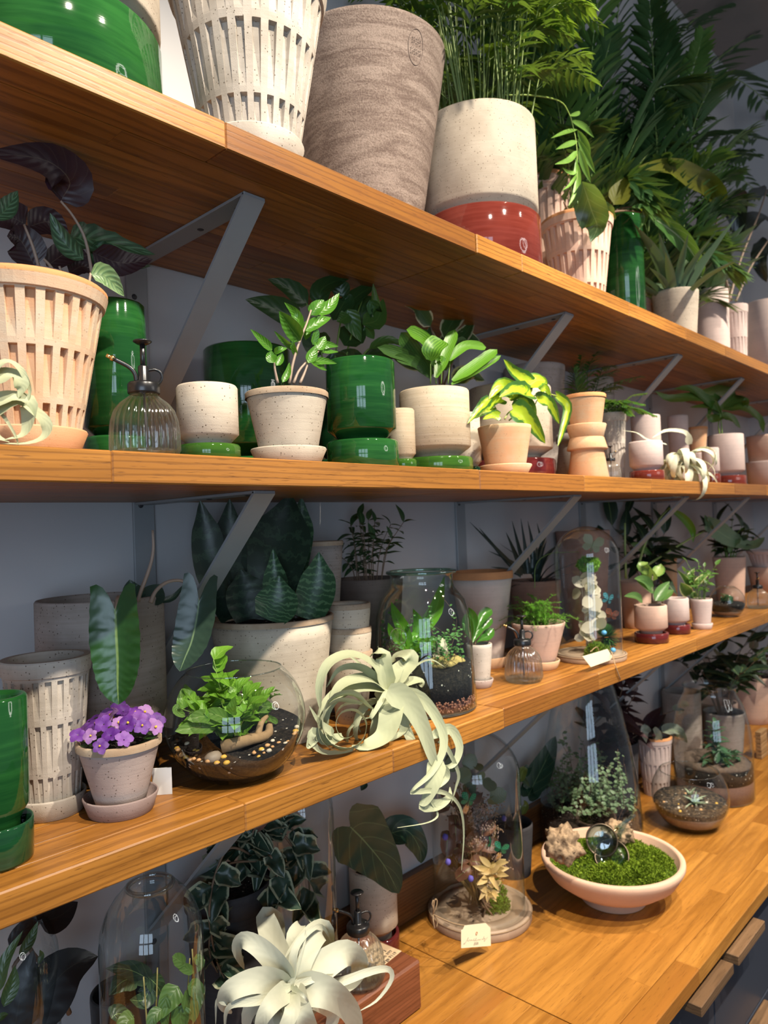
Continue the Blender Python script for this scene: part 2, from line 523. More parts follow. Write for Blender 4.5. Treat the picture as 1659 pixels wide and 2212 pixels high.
def leaves(t, mat, items, shape='lance', fold=0.25, ripple=0.0, n=10, m=2, lobe=0.0, hint=None, stem=None, name='leaf', twist=0.0, rn=5, sr=0.0016, side=None):
    """items: ([world points], width); each leaf a part of its own"""
    o = loc_of(t)
    for pts, w in items:
        P = [Vector(p) - o for p in pts]
        h_ = hint
        if hint is None:      # blades turn their broad side towards the camera, tilted slightly up
            h_ = (Vector(CAMLOC) - Vector(pts[len(pts) // 2])).normalized() + Vector((rnd(-.2, .2), rnd(-.2, .2), 0.28 + rnd(-.15, .15)))
        part(name, ribbon(MB(), P, w, shape, h_, n, m, fold, ripple, rn, lobe, twist, side), mat, t)
def stems(t, mat, items, r0=0.002, r1=None, name='stem'):
    o = loc_of(t)
    for pts in items:
        part(name, tube(MB(), [Vector(p) - o for p in pts], r0, r1), mat, t)
def rnd(a, b): return random.uniform(a, b)
def sph(az, el): return Vector((math.cos(az) * math.cos(el), math.sin(az) * math.cos(el), math.sin(el)))

def bush(t, z0, meshes, ns, height, spread, nl, size, smat, sr=0.0018, r0=0.02, droop=0.4, el=0.35, whorl=1, limit=None, join_stems=False):
    """stems from the soil with alternate leaves along them"""
    smb = MB()
    for i in range(ns):
        az = 6.283 * i / ns + rnd(-0.4, 0.4)
        rr = r0 * math.sqrt(rnd(0, 1))
        b = Vector((rr * math.cos(az), rr * math.sin(az), z0))
        h = rnd(*height); sp = rnd(*spread)
        tip = b + Vector((math.cos(az) * sp, math.sin(az) * sp, h))
        if limit: tip = limit(tip)
        mid = b.lerp(tip, 0.5) + Vector((-math.cos(az) * sp * 0.15, -math.sin(az) * sp * 0.15, h * 0.1))
        S = spline([b, mid, tip], 12)
        if join_stems: tube(smb, [b, mid, tip], sr, sr * 0.5, 5)
        else: part('stem', tube(MB(), [b, mid, tip], sr, sr * 0.5, 5), smat, t)
        for k in range(nl):
            f = 0.35 + 0.65 * (k + 1) / nl
            p = S[min(12, int(f * 12))]
            for q in range(whorl):
                a = az + k * 2.4 + q * 6.283 / whorl
                d = sph(a, rnd(el - 0.35, el + 0.3))
                if k == nl - 1 and q == 0: d = (d + (tip - mid).normalized() * 1.2)
                if t.location.y + p.y + d.y * size[1] > -0.012: d.y = -abs(d.y)
                put_leaf(t, random.choice(meshes), p, d, Vector((-0.2, -0.25, 1)), rnd(*size) * (0.75 + 0.25 * f))
    if join_stems: part('stems', smb, smat, t, kind='stuff')
def frond_mesh(pts, ll, npair, mat, w=0.012, dro=0.5, ang=0.9, taper=True, rach=0.0022, up=(0, 0, 1), n=3):
    """one palm frond: rachis with paired narrow leaflets"""
    mb = MB()
    tube(mb, pts, rach, rach * 0.4, 5, 12)
    S = spline(pts, 40)
    for k in range(npair):
        f = 0.22 + 0.78 * k / (npair - 1)
        i = min(39, int(f * 40)); p = S[i]
        T = (S[min(40, i + 1)] - S[max(0, i - 1)]).normalized()
        sd = T.cross(Vector(up))
        if sd.length < 0.1: sd = T.cross(Vector((1, 0.3, 0)))
        sd.normalize()
        L = ll * (0.55 + 0.45 * math.sin(math.pi * min(1, f * 0.95))) * (1 if not taper else (1.05 - 0.45 * f)) * rnd(0.9, 1.08)
        for s in (-1, 1):
            a = ang * (1 - 0.45 * f) + rnd(-0.08, 0.08)
            d = (T * math.cos(a) + sd * s * math.sin(a)).normalized()
            e = p + d * L + Vector((0, 0, -dro * L * rnd(0.5, 1.1)))
            mpt = p.lerp(e, 0.5) + Vector((0, 0, dro * L * 0.16))
            ribbon(mb, [p, mpt, e], w, 'lance', Vector(up) * 1.0 + sd * s * 0.25, n, 1, 0.3)
    return mb

# ---------------------------------------------------------------- pots
SOIL = None
def ring_rim(r_out, r_in, z0, z1, b=0.0015):
    return [(r_in, z0), (r_in, z1 - b), (r_in + b, z1), (r_out - b, z1), (r_out, z1 - b), (r_out, z0)]
def taper_pot(t, rb, rt, h, mat, z0=0.0, rim=None, th=0.005, soil=0.86, n=44, rimh=0.008):
    f = lambda z: rb + (rt - rb) * z / h
    prof = [(0.0, z0), (rb - 0.002, z0), (rb, z0 + 0.002)]
    for k in range(1, 6): prof.append((f(h * k / 6), z0 + h * k / 6))
    zr = h - rimh
    prof += [(f(zr), z0 + zr)]
    if rim: part('rim', lathe(MB(), ring_rim(f(h) + 0.0006, rt - th, z0 + zr - 0.001, z0 + h), n), rim, t, 'unglazed rim, darker than the wall')
    else: prof += [(f(h) - 0.0008, z0 + h - 0.0012), (rt - 0.002, z0 + h), (rt - th + 0.001, z0 + h)]
    prof += [(rt - th, z0 + zr), (f(h * 0.45) - th, z0 + h * 0.45), (0.0, z0 + h * 0.42)]
    part('pot', lathe(MB(), prof, n), mat, t)
    if soil: part('soil', disc(MB(), f(h * soil) - th + 0.001, z0 + h * soil, 28, 0.004), soilm('potting_soil'), t)
def saucer(t, r, h, mat, rb=None, th=0.004, name='saucer', label=None, n=44):
    rb = rb or r * 0.82
    prof = [(0, 0), (rb, 0), (rb + 0.001, 0.001), (r - 0.001, h - 0.002), (r - 0.002, h), (r - th + 0.001, h), (r - th, h - 0.002), (rb - th + 0.002, th), (0, th)]
    part(name, lathe(MB(), prof, n), mat, t, label)
def slot_pot(t, rb, rt, h, mat, z0=0.0, rim=None, n=24, depth=None, bands=((0.02, 0.24), (0.27, 0.56), (0.60, 0.885)), rimh=0.11, soil=0.9, th=0.008):
    """tapered pot with three bands of wedge-shaped slots under a thick rolled rim"""
    depth = depth or rt * 0.075
    f = lambda z: rb + (rt - rb) * z
    rows = [(0.0, 0)]
    for a, b in bands:
        rows += [(a, 0), ((a + b) / 2, 0.5), (b - 0.004, 1.0), (b, 0)]
    rows += [(1 - rimh, 0)]
    prof = [(0.0, z0)] + [(f(z), z0 + z * h) for z, d in rows]
    prof += [(f(1 - rimh) * 1.035, z0 + (1 - rimh) * h + 0.001), (rt * 1.03, z0 + h * (1 - rimh * 0.35))]
    dep = [0.0] + [d for z, d in rows] + [0] * 20
    nn = n * 4
    top = z0 + h
    if not rim: prof += [(rt * 1.025, top - 0.002), (rt, top), (rt - th, top)]
    prof += [(rt - th, top - 0.004), (f(0.5) - th - depth, z0 + h * 0.5), (0, z0 + h * 0.48)]
    # angular stations squeezed so the slot walls are steep
    mb = MB()
    vs, fs, uvs = [], [], []
    L = len(prof)
    for i in range(nn):
        q, g = divmod(i, 4)
        a = 2 * math.pi * (q + (0.0, 0.03, 0.50, 0.53)[g]) / n
        for j, (r, z) in enumerate(prof):
            k = r - (dep[j] * depth if g in (1, 2) else 0)
            vs.append((k * math.cos(a), k * math.sin(a), z)); uvs.append((dep[j] if g in (1, 2) else 0.0, j / L))
    for i in range(nn):
        b, c = i * L, ((i + 1) % nn) * L
        for j in range(L - 1): fs.append((b + j, c + j, c + j + 1, b + j + 1))
    mb.add(vs, fs, uvs)
    o = part('pot', mb, mat, t, smooth=False)
    if rim: part('rim', lathe(MB(), ring_rim(rt * 1.03, rt - th, top - rimh * 0.35 * h, top, 0.003), 48), rim, t, 'unglazed rim, darker than the wall')
    if soil: part('soil', disc(MB(), f(soil) - th, z0 + h * soil, 28, 0.005), soilm('potting_soil'), t)
def cyl_pot(t, r, h, mat, bmat, hb=None, soil=0.88, n=48, foot=0.66, br=1.04, th=0.006, gap=None):
    """cylinder pot whose narrow foot stands in a glazed cup"""
    hb = hb if hb is not None else h * 0.22
    ch = min(0.016, r * 0.2)
    zb = hb + (gap if gap is not None else max(0.003, r * 0.10))
    fr = r * foot
    prof = [(0, hb * 0.35), (fr, hb * 0.35), (fr, zb - 0.002), (fr + 0.002, zb), (r - 0.003, zb + ch - 0.001), (r, zb + ch + 0.002), (r, h - 0.003), (r - 0.002, h), (r - th, h), (r - th - 0.001, h - 0.003), (r - th, h * 0.55), (0, h * 0.5)]
    part('pot', lathe(MB(), prof, n), mat, t)
    R = r * br
    cup = [(0, 0), (R - 0.003, 0), (R, 0.003), (R, hb - 0.003), (R - 0.002, hb), (R - 0.006, hb), (R - 0.008, hb - 0.003), (R - 0.008, hb * 0.35), (0, hb * 0.34)]
    part('base', lathe(MB(), cup, n), bmat, t, 'glossy glazed cup base')
    if soil: part('soil', disc(MB(), r - th + 0.001, h * soil, 28, 0.004), soilm('potting_soil'), t)

# ---------------------------------------------------------------- palettes
cream = clay('speckled_cream_clay', (0.58, 0.50, 0.395), (0.46, 0.385, 0.30), 0.85, lines=0.25)
white_clay = clay('whitewashed_clay', (0.53, 0.475, 0.41), (0.40, 0.35, 0.29), 0.8, lines=0.2)
greyclay = clay('grey_speckled_clay', (0.36, 0.31, 0.28), (0.27, 0.23, 0.20), 0.85, lines=0.35)
taupe = sandclay('sandy_taupe_clay', (0.13, 0.092, 0.075), (0.30, 0.235, 0.195))
terra = clay('washed_terracotta', (0.64, 0.42, 0.27), (0.62, 0.50, 0.37), 0.35, lines=0.2, slot=(0.60, 0.27, 0.11))
terra_rim = clay('raw_terracotta', (0.60, 0.27, 0.11), (0.48, 0.21, 0.09), 0.3, lines=0.3)
orange_clay = clay('plain_terracotta', (0.62, 0.34, 0.18), (0.55, 0.40, 0.26), 0.3, lines=0.2)
pink = clay('rosy_clay', (0.60, 0.40, 0.31), (0.50, 0.35, 0.28), 0.2, lines=0.3)
palepink = clay('pale_rosy_clay', (0.58, 0.46, 0.42), (0.50, 0.40, 0.37), 0.25, lines=0.3)
rim_brown = clay('raw_buff_rim', (0.32, 0.22, 0.14), (0.46, 0.36, 0.26), 0.7, lines=0.2)
sand = clay('warm_sand_clay', (0.46, 0.36, 0.24), (0.56, 0.46, 0.33), 0.5, lines=0.4)
green = glaze('emerald_glaze', (0.008, 0.055, 0.013), (0.020, 0.105, 0.022))
green_lt = glaze('leaf_green_glaze', (0.018, 0.065, 0.008), (0.040, 0.115, 0.013))
green_dk = glaze('bottle_green_glaze', (0.005, 0.035, 0.014), (0.010, 0.06, 0.02))
red = glaze('oxblood_glaze', (0.115, 0.018, 0.012), (0.165, 0.032, 0.022))
maroon = glaze('dark_maroon_glaze', (0.075, 0.010, 0.011), (0.115, 0.016, 0.015))
stem_g = plain('green_stem', (0.16, 0.26, 0.05), 0.5)
stem_b = plain('brown_stem', (0.16, 0.10, 0.06), 0.6)
stem_p = plain('pinkish_stem', (0.33, 0.24, 0.18), 0.5)
black_metal = plain('black_metal', (0.012, 0.012, 0.013), 0.28, 0.0, 0.6, 0.1)
brass = plain('brass', (0.75, 0.52, 0.22), 0.25, 1.0)
steel = plain('grey_painted_steel', (0.27, 0.285, 0.295), 0.45, 0.0, 0.5, 0.06)
steel_dk = plain('dark_screw', (0.03, 0.03, 0.035), 0.5)
paper = plain('cream_card', (0.80, 0.74, 0.52), 0.7, var=0.03)
kraft = plain('kraft_card', (0.60, 0.43, 0.26), 0.7, var=0.05)
ink = plain('dark_ink', (0.02, 0.018, 0.016), 0.8, var=0.0)
twine = plain('jute_twine', (0.30, 0.20, 0.11), 0.9, var=0.3, sc=200)
clear = glassm('clear_glass')
clear_g = glassm('green_tinted_glass', (0.89, 0.955, 0.94), 0.05, 0.85, rim=(0.25, 0.42, 0.38))
smoke = glassm('dim_glass', (0.93, 0.955, 0.96), 0.05, 0.75)
XER = leafm('silver_air_plant_leaf', (0.46, 0.48, 0.31), (0.37, 0.40, 0.25), (0.44, 0.47, 0.32), midw=0.0, rough=0.62, trans=0.08, spec=0.2)
MOSS = leafm('green_moss', (0.13, 0.22, 0.015), (0.06, 0.12, 0.01), midw=0.0, rough=0.8, trans=0.15, spec=0.2)

def moss(mb, cx, cy, z, rx, ry, h, n, bl=0.006, wd=0.0022):
    for i in range(n):
        a = rnd(0, 6.283); k = math.sqrt(rnd(0, 1))
        x, y = cx + rx * k * math.cos(a), cy + ry * k * math.sin(a)
        zz = z + h * (1 - k * k) ** 0.7 + 0.55 * h * noise.noise(Vector((x * 48, y * 48, 3.3))) + 0.25 * h * noise.noise(Vector((x * 130, y * 130, 7.7)))
        b = Vector((x, y, zz - 0.002))
        d = (sph(rnd(0, 6.283), rnd(0.15, 1.5)) + Vector((math.cos(a), math.sin(a), 0)) * 0.4).normalized()
        sd = d.cross(Vector((rnd(-1, 1), rnd(-1, 1), rnd(-1, 1)))).normalized() * wd * 0.5
        L = bl * rnd(0.6, 1.3)
        m2 = b + d * L * 0.6; e = b + d * L + sph(rnd(0, 6.283), 0.2) * L * 0.35
        mb.add([b - sd, b + sd, m2 + sd, m2 - sd, e], [(0, 1, 2, 3), (3, 2, 4)], [(0.3, 0.3), (0.7, 0.3), (0.7, 0.6), (0.3, 0.6), (0.5, 0.9)])
    return mb


# ---------------------------------------------------------------- levels (metres; wall at y = 0, the aisle towards -y)
S1, S1B, S2, S2B, S3, S3B, CT = 2.3214, 2.2859, 1.9006, 1.8648, 1.4556, 1.4186, 0.9
YF, YF3, YC = -0.4187, -0.3705, -0.5873

# ---------------------------------------------------------------- the room
wall_paint = plain('wall_paint', (0.47, 0.47, 0.48), 0.75, var=0.05, sc=3.0)
ceil_paint = plain('ceiling_board', (0.26, 0.22, 0.20), 0.8, var=0.1, sc=4.0)
floor_mat = plain('floor_concrete', (0.06, 0.06, 0.065), 0.5, var=0.2, sc=5.0)
XE, ZC = 3.95, 4.05
struct('wall_back', box(MB(), (-1.6, 0.0, 0.0), (XE + 0.12, 0.12, ZC)), wall_paint)
struct('wall_right', box(MB(), (XE, -3.2, 0.0), (XE + 0.12, 0.0, ZC)), wall_paint)
struct('floor', box(MB(), (-3.4, -4.2, -0.1), (XE + 0.12, 0.12, 0.0)), floor_mat)
ceil = struct('ceiling', box(MB(), (-3.4, -4.2, ZC), (XE + 0.12, 0.12, ZC + 0.1)), ceil_paint)
for k in range(8):
    part('board', box(MB(), (-3.4, -4.2 + k * 0.53, ZC - 0.012), (XE, -4.2 + k * 0.53 + 0.515, ZC + 0.001), 0.004), ceil_paint, ceil, smooth=False)

# ---------------------------------------------------------------- shelves and counter: butcher-block boards, one object per stave
oak = stave_wood('oak_stave', (0.19, 0.064, 0.011), (0.36, 0.142, 0.022), (0.47, 0.205, 0.036))
oak_c = stave_wood('counter_stave', (0.26, 0.090, 0.014), (0.36, 0.145, 0.022), (0.47, 0.215, 0.040), 0.27, 0.15)
def board(name, label, cat, x0, x1, yf, zt, zb, mat, sw=0.047, lens=(0.28, 0.75), seed=1):
    rs = random.Random(seed)
    t = thing(name, label, cat, (x0, yf, zb))
    n = max(1, round((0 - yf - 0.002) / sw)); w = (0 - yf - 0.002) / n
    for i in range(n):
        x = 0.0; first = True
        while x < x1 - x0 - 1e-4:
            L = rs.uniform(*lens) * (rs.uniform(0.3, 1) if first else 1)
            if x1 - x0 - x - L < 0.12: L = x1 - x0 - x
            mb = box(MB(), (-L / 2, -w / 2 + 0.00005, 0), (L / 2, w / 2 - 0.00005, zt - zb), 0.0018 if i == 0 else 0.0005)
            part('stave', mb, mat, t, smooth=False, at=(x + L / 2, w * (i + 0.5), 0))
            x += L; first = False
    return t
board('shelf_board', 'top oak shelf board at the near end, carrying the big pots', 'shelf', -0.75, 1.0605, YF, S1, S1B, oak, seed=3)
board('shelf_board', 'top oak shelf board beyond the joint, under the bamboo palm and green vase', 'shelf', 1.0625, XE - 0.01, YF - 0.0015, S1, S1B, oak, seed=4)
board('shelf_board', 'middle oak shelf board at the near end, with the green glazed pots', 'shelf', -0.75, 1.0440, YF, S2, S2B, oak, seed=5)
board('shelf_board', 'middle oak shelf board beyond the joint, with the stacked terracotta pots', 'shelf', 1.0465, XE - 0.01, YF + 0.0015, S2, S2B, oak, seed=8)
board('shelf_board', 'lowest oak shelf board at the near end, with violets and bowl terrarium', 'shelf', -0.75, 1.1545, YF3 - 0.003, S3, S3B, oak, seed=9)
board('shelf_board', 'lowest oak shelf board beyond the joint, with cloche and fern', 'shelf', 1.1575, XE - 0.01, YF3, S3, S3B, oak, seed=12)
board('worktop', 'honey coloured butcher block worktop section at the near end', 'worktop', -0.75, 1.1785, YC, CT, CT - 0.032, oak_c, 0.05, (0.3, 0.8), seed=14)
board('worktop', 'honey coloured butcher block worktop section under the moss bowl', 'worktop', 1.1810, XE - 0.01, YC, CT, CT - 0.032, oak_c, 0.05, (0.3, 0.8), seed=16)
# wooden upstand along the wall behind the counter
t = thing('backsplash', 'low dark oak upstand board along the wall behind the counter', 'backsplash', (-0.75, -0.022, CT))
x = 0.0
for k, L in enumerate((0.9, 0.75, 0.8, 0.9, 1.33)):
    part('stave', box(MB(), (0, 0, 0.0002), (L - 0.001, 0.0215, 0.098), 0.001), stave_wood('upstand_wood', (0.10, 0.04, 0.014), (0.20, 0.088, 0.03), (0.26, 0.12, 0.042)), t, smooth=False, at=(x, 0, 0)); x += L

# steel brackets: one upright, and one bracket per shelf (rail, brace, screws)
BX = [0.635, 1.530, 2.185, 2.750, 3.400]
BWORD = ['nearest the camera', 'second along the wall', 'third along the wall', 'fourth along the wall', 'last before the end wall']
for bx, bw in zip(BX, BWORD):
    t = thing('bracket_upright', 'grey steel wall upright, ' + bw, 'upright', (bx - 0.002, 0, CT + 0.1))
    part('bar', box(MB(), (-0.0195, -0.0065, 0), (0.0195, -0.0002, S1B - CT - 0.1), 0.001), steel, t, smooth=False)
    for zz in (0.12, 0.42, 0.62, 0.86, 1.02, 1.22):
        mb = lathe(MB(), [(0, 0.0016), (0.003, 0.0016), (0.0048, 0.0006), (0.005, 0)], 12)
        o = part('screw', mb, steel_dk, t, at=(-0.006, -0.0065, zz)); o.rotation_euler = (math.pi / 2, 0, 0)
    for zb, sw in ((S1B, 'top'), (S2B, 'middle'), (S3B, 'lowest')):
        yf = -0.342 if zb != S3B else -0.30
        t = thing('shelf_bracket', 'grey steel diagonal bracket under the %s shelf, %s' % (sw, bw), 'bracket', (bx, 0, zb))
        mb = MB(); box(mb, (-0.0185, yf, -0.0045), (0.0185, -0.007, -0.0002), 0.0006)
        part('rail', mb, steel, t, smooth=False)
        dz = 0.318 if zb != S3B else 0.28
        mb = MB()
        a = Vector((0, yf, -0.0048)); b = Vector((0, -0.0072, -dz))
        d = (b - a).normalized(); nrm = Vector((0, d.z, -d.y)) * 0.0045
        vs = [p + Vector((sx * 0.0185, 0, 0)) + nrm * k for p in (a, b) for sx in (-1, 1) for k in (0, -1)]
        mb.add(vs, [(0, 1, 3, 2), (4, 6, 7, 5), (0, 4, 5, 1), (2, 3, 7, 6), (0, 2, 6, 4), (1, 5, 7, 3)])
        part('brace', mb, steel, t, smooth=False)
        for yy in (yf + 0.045, yf + 0.145):
            o = part('screw', lathe(MB(), [(0, 0.0012), (0.003, 0.0012), (0.0052, 0.0002), (0.0054, 0)], 12), steel_dk, t, at=(0.004, yy, -0.0045)); o.rotation_euler = (math.pi, 0, 0)

# cabinet below the counter
navy = plain('navy_cabinet_paint', (0.030, 0.036, 0.052), 0.4, var=0.08, sc=4)
walnut = stave_wood('handle_wood', (0.10, 0.055, 0.028), (0.20, 0.115, 0.058), (0.26, 0.15, 0.08))
t = thing('cabinet', 'dark navy drawer cabinet under the wooden counter', 'cabinet', (-0.75, -0.555, 0))
part('body', box(MB(), (0, 0.02, 0.0), (4.68, 0.55, CT - 0.0325)), navy, t, smooth=False)
for k, (a, b) in enumerate(((0.0, 1.0), (1.0, 2.393), (2.393, 2.87), (2.87, 3.35), (3.35, 4.68))):
    for z0, z1 in ((0.60, 0.855), (0.32, 0.595), (0.06, 0.315)):
        f = part('drawer', box(MB(), (0.002, 0, z0), (b - a - 0.002, 0.0195, z1), 0.0015), navy, t, smooth=False, at=(a, 0, 0))
        if k == 1 and z0 == 0.60:
            hs = ((1.447 + 0.75 - a, 1.632 + 0.75 - a), )
        elif k == 2 and z0 == 0.60: hs = ((1.664 + 0.75 - a, 1.850 + 0.75 - a),)
        else: hs = (((b - a) / 2 - 0.09, (b - a) / 2 + 0.09),)
        for h0, h1 in hs:
            part('handle', box(MB(), (h0, -0.049, z1 - 0.025), (h1, -0.0005, z1 - 0.004), 0.0015), walnut, f, 'stained wooden bar handle', smooth=False)

# lamps the room has: ring pendants over the aisle, seen in the glass
for k, (p, lb) in enumerate((((2.35, -2.6, 2.5), 'glowing white ring pendant lamp over the aisle, near the shelves'),
                             ((3.1, -3.4, 2.75), 'glowing white ring pendant lamp further into the shop'))):
    t = thing('pendant_lamp', lb, 'lamp', p)
    mb = MB(); tube(mb, [(0.32 * math.cos(a * 0.5236), 0, 0.32 * math.sin(a * 0.5236)) for a in range(13)], 0.035, None, 8, 48)
    o = part('ring', mb, emis('ring_lamp', (1, 0.95, 0.9), 11), t); o.rotation_euler = (0, 0, 0.45)
    part('cord', tube(MB(), [(0, 0, 0.33), (0, 0, ZC - p[2] - 0.013)], 0.004), black_metal, t)
for k, (l_, t_, p_, a_) in enumerate(SPOTS):
    t = thing('ceiling_spotlight', 'black ceiling track spotlight, number %s from the window' % ('one', 'two', 'three', 'four')[k], 'spotlight', (l_[0], l_[1] - 0.02, l_[2] + 0.02))
    part('stem', tube(MB(), [(0, 0, 0.06), (0, 0, ZC - l_[2] - 0.033)], 0.008), black_metal, t)
    o = part('housing', lathe(MB(), [(0.03, 0.0), (0.042, 0.0), (0.042, 0.12), (0.03, 0.13), (0, 0.13)], 24), black_metal, t)

# ================================================================= TOP SHELF
def at(x, y, z): return (x, y, z)
A1 = (0.3885,-0.27,0.1272)
t = thing('planter', 'huge cream cylinder planter on a green glazed base, first on the top shelf', 'planter', (A1[0], A1[1], S1))
cyl_pot(t, A1[2], 0.42, cream, green, hb=0.104, br=1.005, gap=0.002)

A2 = (0.6376,-0.338,0.1104)
t = thing('planter', 'large whitewashed planter with three bands of slots, on the top shelf', 'planter', (A2[0], A2[1], S1))
slot_pot(t, 0.064, A2[2], 0.248, white_clay, 0.012, None, 26, bands=((0.02, 0.235), (0.265, 0.60), (0.64, 0.87)))
saucer(t, 0.0745, 0.033, white_clay, 0.060, 0.007, label='saucer with a rough brown rim')

A3 = (1.0334,-0.19,0.1594,0.3942)
t = thing('planter', 'tall tapering sandy taupe planter with a stamped oval, beside the bamboo palm', 'planter', (A3[0], A3[1], S1))
taper_pot(t, 0.088, A3[2], 0.405, taupe, 0, None, 0.01, 0.85, 64)
# the maker's stamp pressed into the wall
mb = MB()
cx_, cz_ = math.radians(262), 0.31
def onpot(a, z, k=0.0):
    r = 0.088 + (A3[2] - 0.088) * z / 0.405 + k
    return (r * math.cos(a), r * math.sin(a), z)
tube(mb, [onpot(math.radians(262) + 0.115 * math.cos(q), 0.352 + 0.030 * math.sin(q), 0.0003) for q in [i * 0.3927 for i in range(17)]], 0.0007, None, 5)
for row, nlet in ((0.362, 5), (0.344, 6)):
    for k in range(nlet):
        a = math.radians(262) + (k - (nlet - 1) / 2) * 0.030
        for sgm in range(3):
            z = row - 0.005 + sgm * 0.004
            tube(mb, [onpot(a - 0.009, z, 0.0002), onpot(a + 0.006, z + 0.003 * ((k + sgm) % 2), 0.0004), onpot(a + 0.009, z + 0.004, 0.0002)], 0.0005, None, 4, 2)
part('stamp', mb, plain('stamp_shadow', (0.16, 0.12, 0.10), 0.9), t, 'oval pressed stamp with two lines of raised letters')

# bamboo palm
A4 = (1.2838,-0.275,0.1223,0.3307)
t = thing('potted_plant', 'bushy bamboo palm in cream cylinder pot on a red glazed base', 'plant', (A4[0], A4[1], S1))
cyl_pot(t, A4[2], 0.325, cream, red, hb=0.118, foot=0.84, br=1.03, gap=0.002)
palm_g = leafm('bamboo_palm_leaf', (0.055, 0.15, 0.016), (0.02, 0.075, 0.010), (0.07, 0.16, 0.025), midw=0.03, rough=0.4, trans=0.3)
palm_y = leafm('young_palm_leaf', (0.20, 0.34, 0.02), (0.12, 0.25, 0.015), midw=0.0, rough=0.4, trans=0.35)
cane = plain('palm_cane', (0.20, 0.27, 0.07), 0.45)
smb = MB()
tops = []
for i in range(75):
    a = rnd(0, 6.283); k = math.sqrt(rnd(0, 1)) * 0.105
    b = Vector((k * math.cos(a), k * math.sin(a), 0.285))
    tip = b + Vector((math.cos(a) * rnd(0.0, 0.12), math.sin(a) * rnd(0, 0.08), rnd(0.16, 0.5)))
    tip.y = max(min(tip.y, 0.2), -0.22)
    tube(smb, [b, b.lerp(tip, 0.5) + Vector((0, 0, 0.01)), tip], rnd(0.0012, 0.0026), 0.001, 5, 4); tops.append((b, tip, a))
part('canes', smb, cane, t, kind='stuff')
for i, (b, tip, a) in enumerate(tops + tops[:45]):
    f0 = rnd(0.5, 1.0)
    p = b.lerp(tip, f0)
    a2 = a + rnd(-0.9, 0.9)
    L = rnd(0.10, 0.18)
    e = p + Vector((math.cos(a2) * L, math.sin(a2) * L * 0.8, L * rnd(-0.1, 0.6)))
    e.y = max(min(e.y, 0.25), -0.26)
    mm = p.lerp(e, 0.5) + Vector((0, 0, L * 0.22))
    part('frond', frond_mesh([p, mm, e], rnd(0.055, 0.085), 8, palm_y if i % 11 == 3 else palm_g, rnd(0.008, 0.014), 0.45, 0.95, rach=0.0009, n=4), palm_y if i % 11 == 3 else palm_g, t)
hang = leafm('hanging_frond_leaf', (0.17, 0.34, 0.05), (0.10, 0.24, 0.03), midw=0.0, nv=5, pat='pleat', pc=(0.25, 0.44, 0.09), trans=0.3)
o0 = Vector(t.location)
stems(t, plain('young_stem', (0.30, 0.42, 0.08), 0.5), [[(1.3501,-0.3,2.7399),(1.4085,-0.34,2.7463),(1.5274,-0.34,2.7819),(1.5695,-0.34,2.7712),(1.5891,-0.34,2.7431),(1.603,-0.34,2.6977),(1.5973,-0.34,2.6061)]], 0.002, 0.0009)
leaves(t, hang, [([(1.5733,-0.34,2.7649),(1.6129,-0.34,2.7848),(1.6253,-0.34,2.7965)],0.01),([(1.5791,-0.34,2.756),(1.6455,-0.34,2.7643),(1.6948,-0.34,2.7572)],0.0147),([(1.6094,-0.34,2.7451),(1.5516,-0.34,2.7146),(1.4815,-0.34,2.6769)],0.0152),([(1.6069,-0.34,2.716),(1.5558,-0.34,2.6875),(1.5005,-0.34,2.658)],0.0142),([(1.6048,-0.34,2.6928),(1.5639,-0.34,2.6551),(1.4933,-0.34,2.6212)],0.0153),([(1.6094,-0.34,2.7451),(1.6509,-0.34,2.7205),(1.6697,-0.34,2.6926)],0.017),([(1.6097,-0.34,2.7227),(1.6531,-0.34,2.6926),(1.6936,-0.34,2.6659)],0.0159),([(1.6124,-0.34,2.7011),(1.6366,-0.34,2.6641),(1.6667,-0.34,2.634)],0.0158),([(1.601,-0.34,2.6746),(1.5908,-0.34,2.6353),(1.5569,-0.34,2.6241),(1.5291,-0.34,2.6258)],0.0098),([(1.6,-0.34,2.663),(1.6052,-0.34,2.6199),(1.5955,-0.34,2.5609)],0.0122),([(1.5998,-0.34,2.6349),(1.5631,-0.34,2.5953),(1.5244,-0.34,2.57)],0.0087),([(1.5965,-0.34,2.6226),(1.5792,-0.34,2.5782),(1.5498,-0.34,2.5417)],0.0088)], 'lance', 0.5, n=8, m=1)

# pot behind the bamboo palm
A5 = (1.8115,-0.12,0.0777,0.4519)
t = thing('planter', 'narrow rosy slotted planter standing behind the cream bamboo palm pot', 'planter', (A5[0], A5[1], S1))
slot_pot(t, 0.052, A5[2], 0.44, pink, 0, terra_rim, 22, soil=None, rimh=0.085)

# terracotta slotted pot with big-leaved plant
A6 = (1.7088,-0.275,0.0889,0.2438)
t = thing('potted_plant', 'terracotta slotted pot with large drooping leaves beside the tall green vase', 'plant', (A6[0], A6[1], S1))
slot_pot(t, 0.058, A6[2], 0.236, pink, 0.012, terra_rim, 24, bands=((0.02, 0.25), (0.28, 0.58), (0.62, 0.88)))
saucer(t, 0.066, 0.035, orange_clay, 0.055, 0.006)
ficus_d = leafm('dark_lobed_leaf', (0.032, 0.075, 0.035), (0.02, 0.05, 0.025), (0.04, 0.09, 0.03), (0.14, 0.20, 0.09), 0.03, 0.5, 7, rough=0.3)
ficus_o = leafm('olive_leaf', (0.16, 0.17, 0.02), (0.11, 0.12, 0.015), (0.15, 0.15, 0.02), (0.08, 0.09, 0.01), 0.03, 0.3, 6, trans=0.4)
ficus_g = leafm('arching_green_leaf', (0.08, 0.21, 0.04), (0.05, 0.15, 0.03), (0.17, 0.17, 0.015), (0.45, 0.55, 0.35), 0.05, 0.35, 6, trans=0.3)
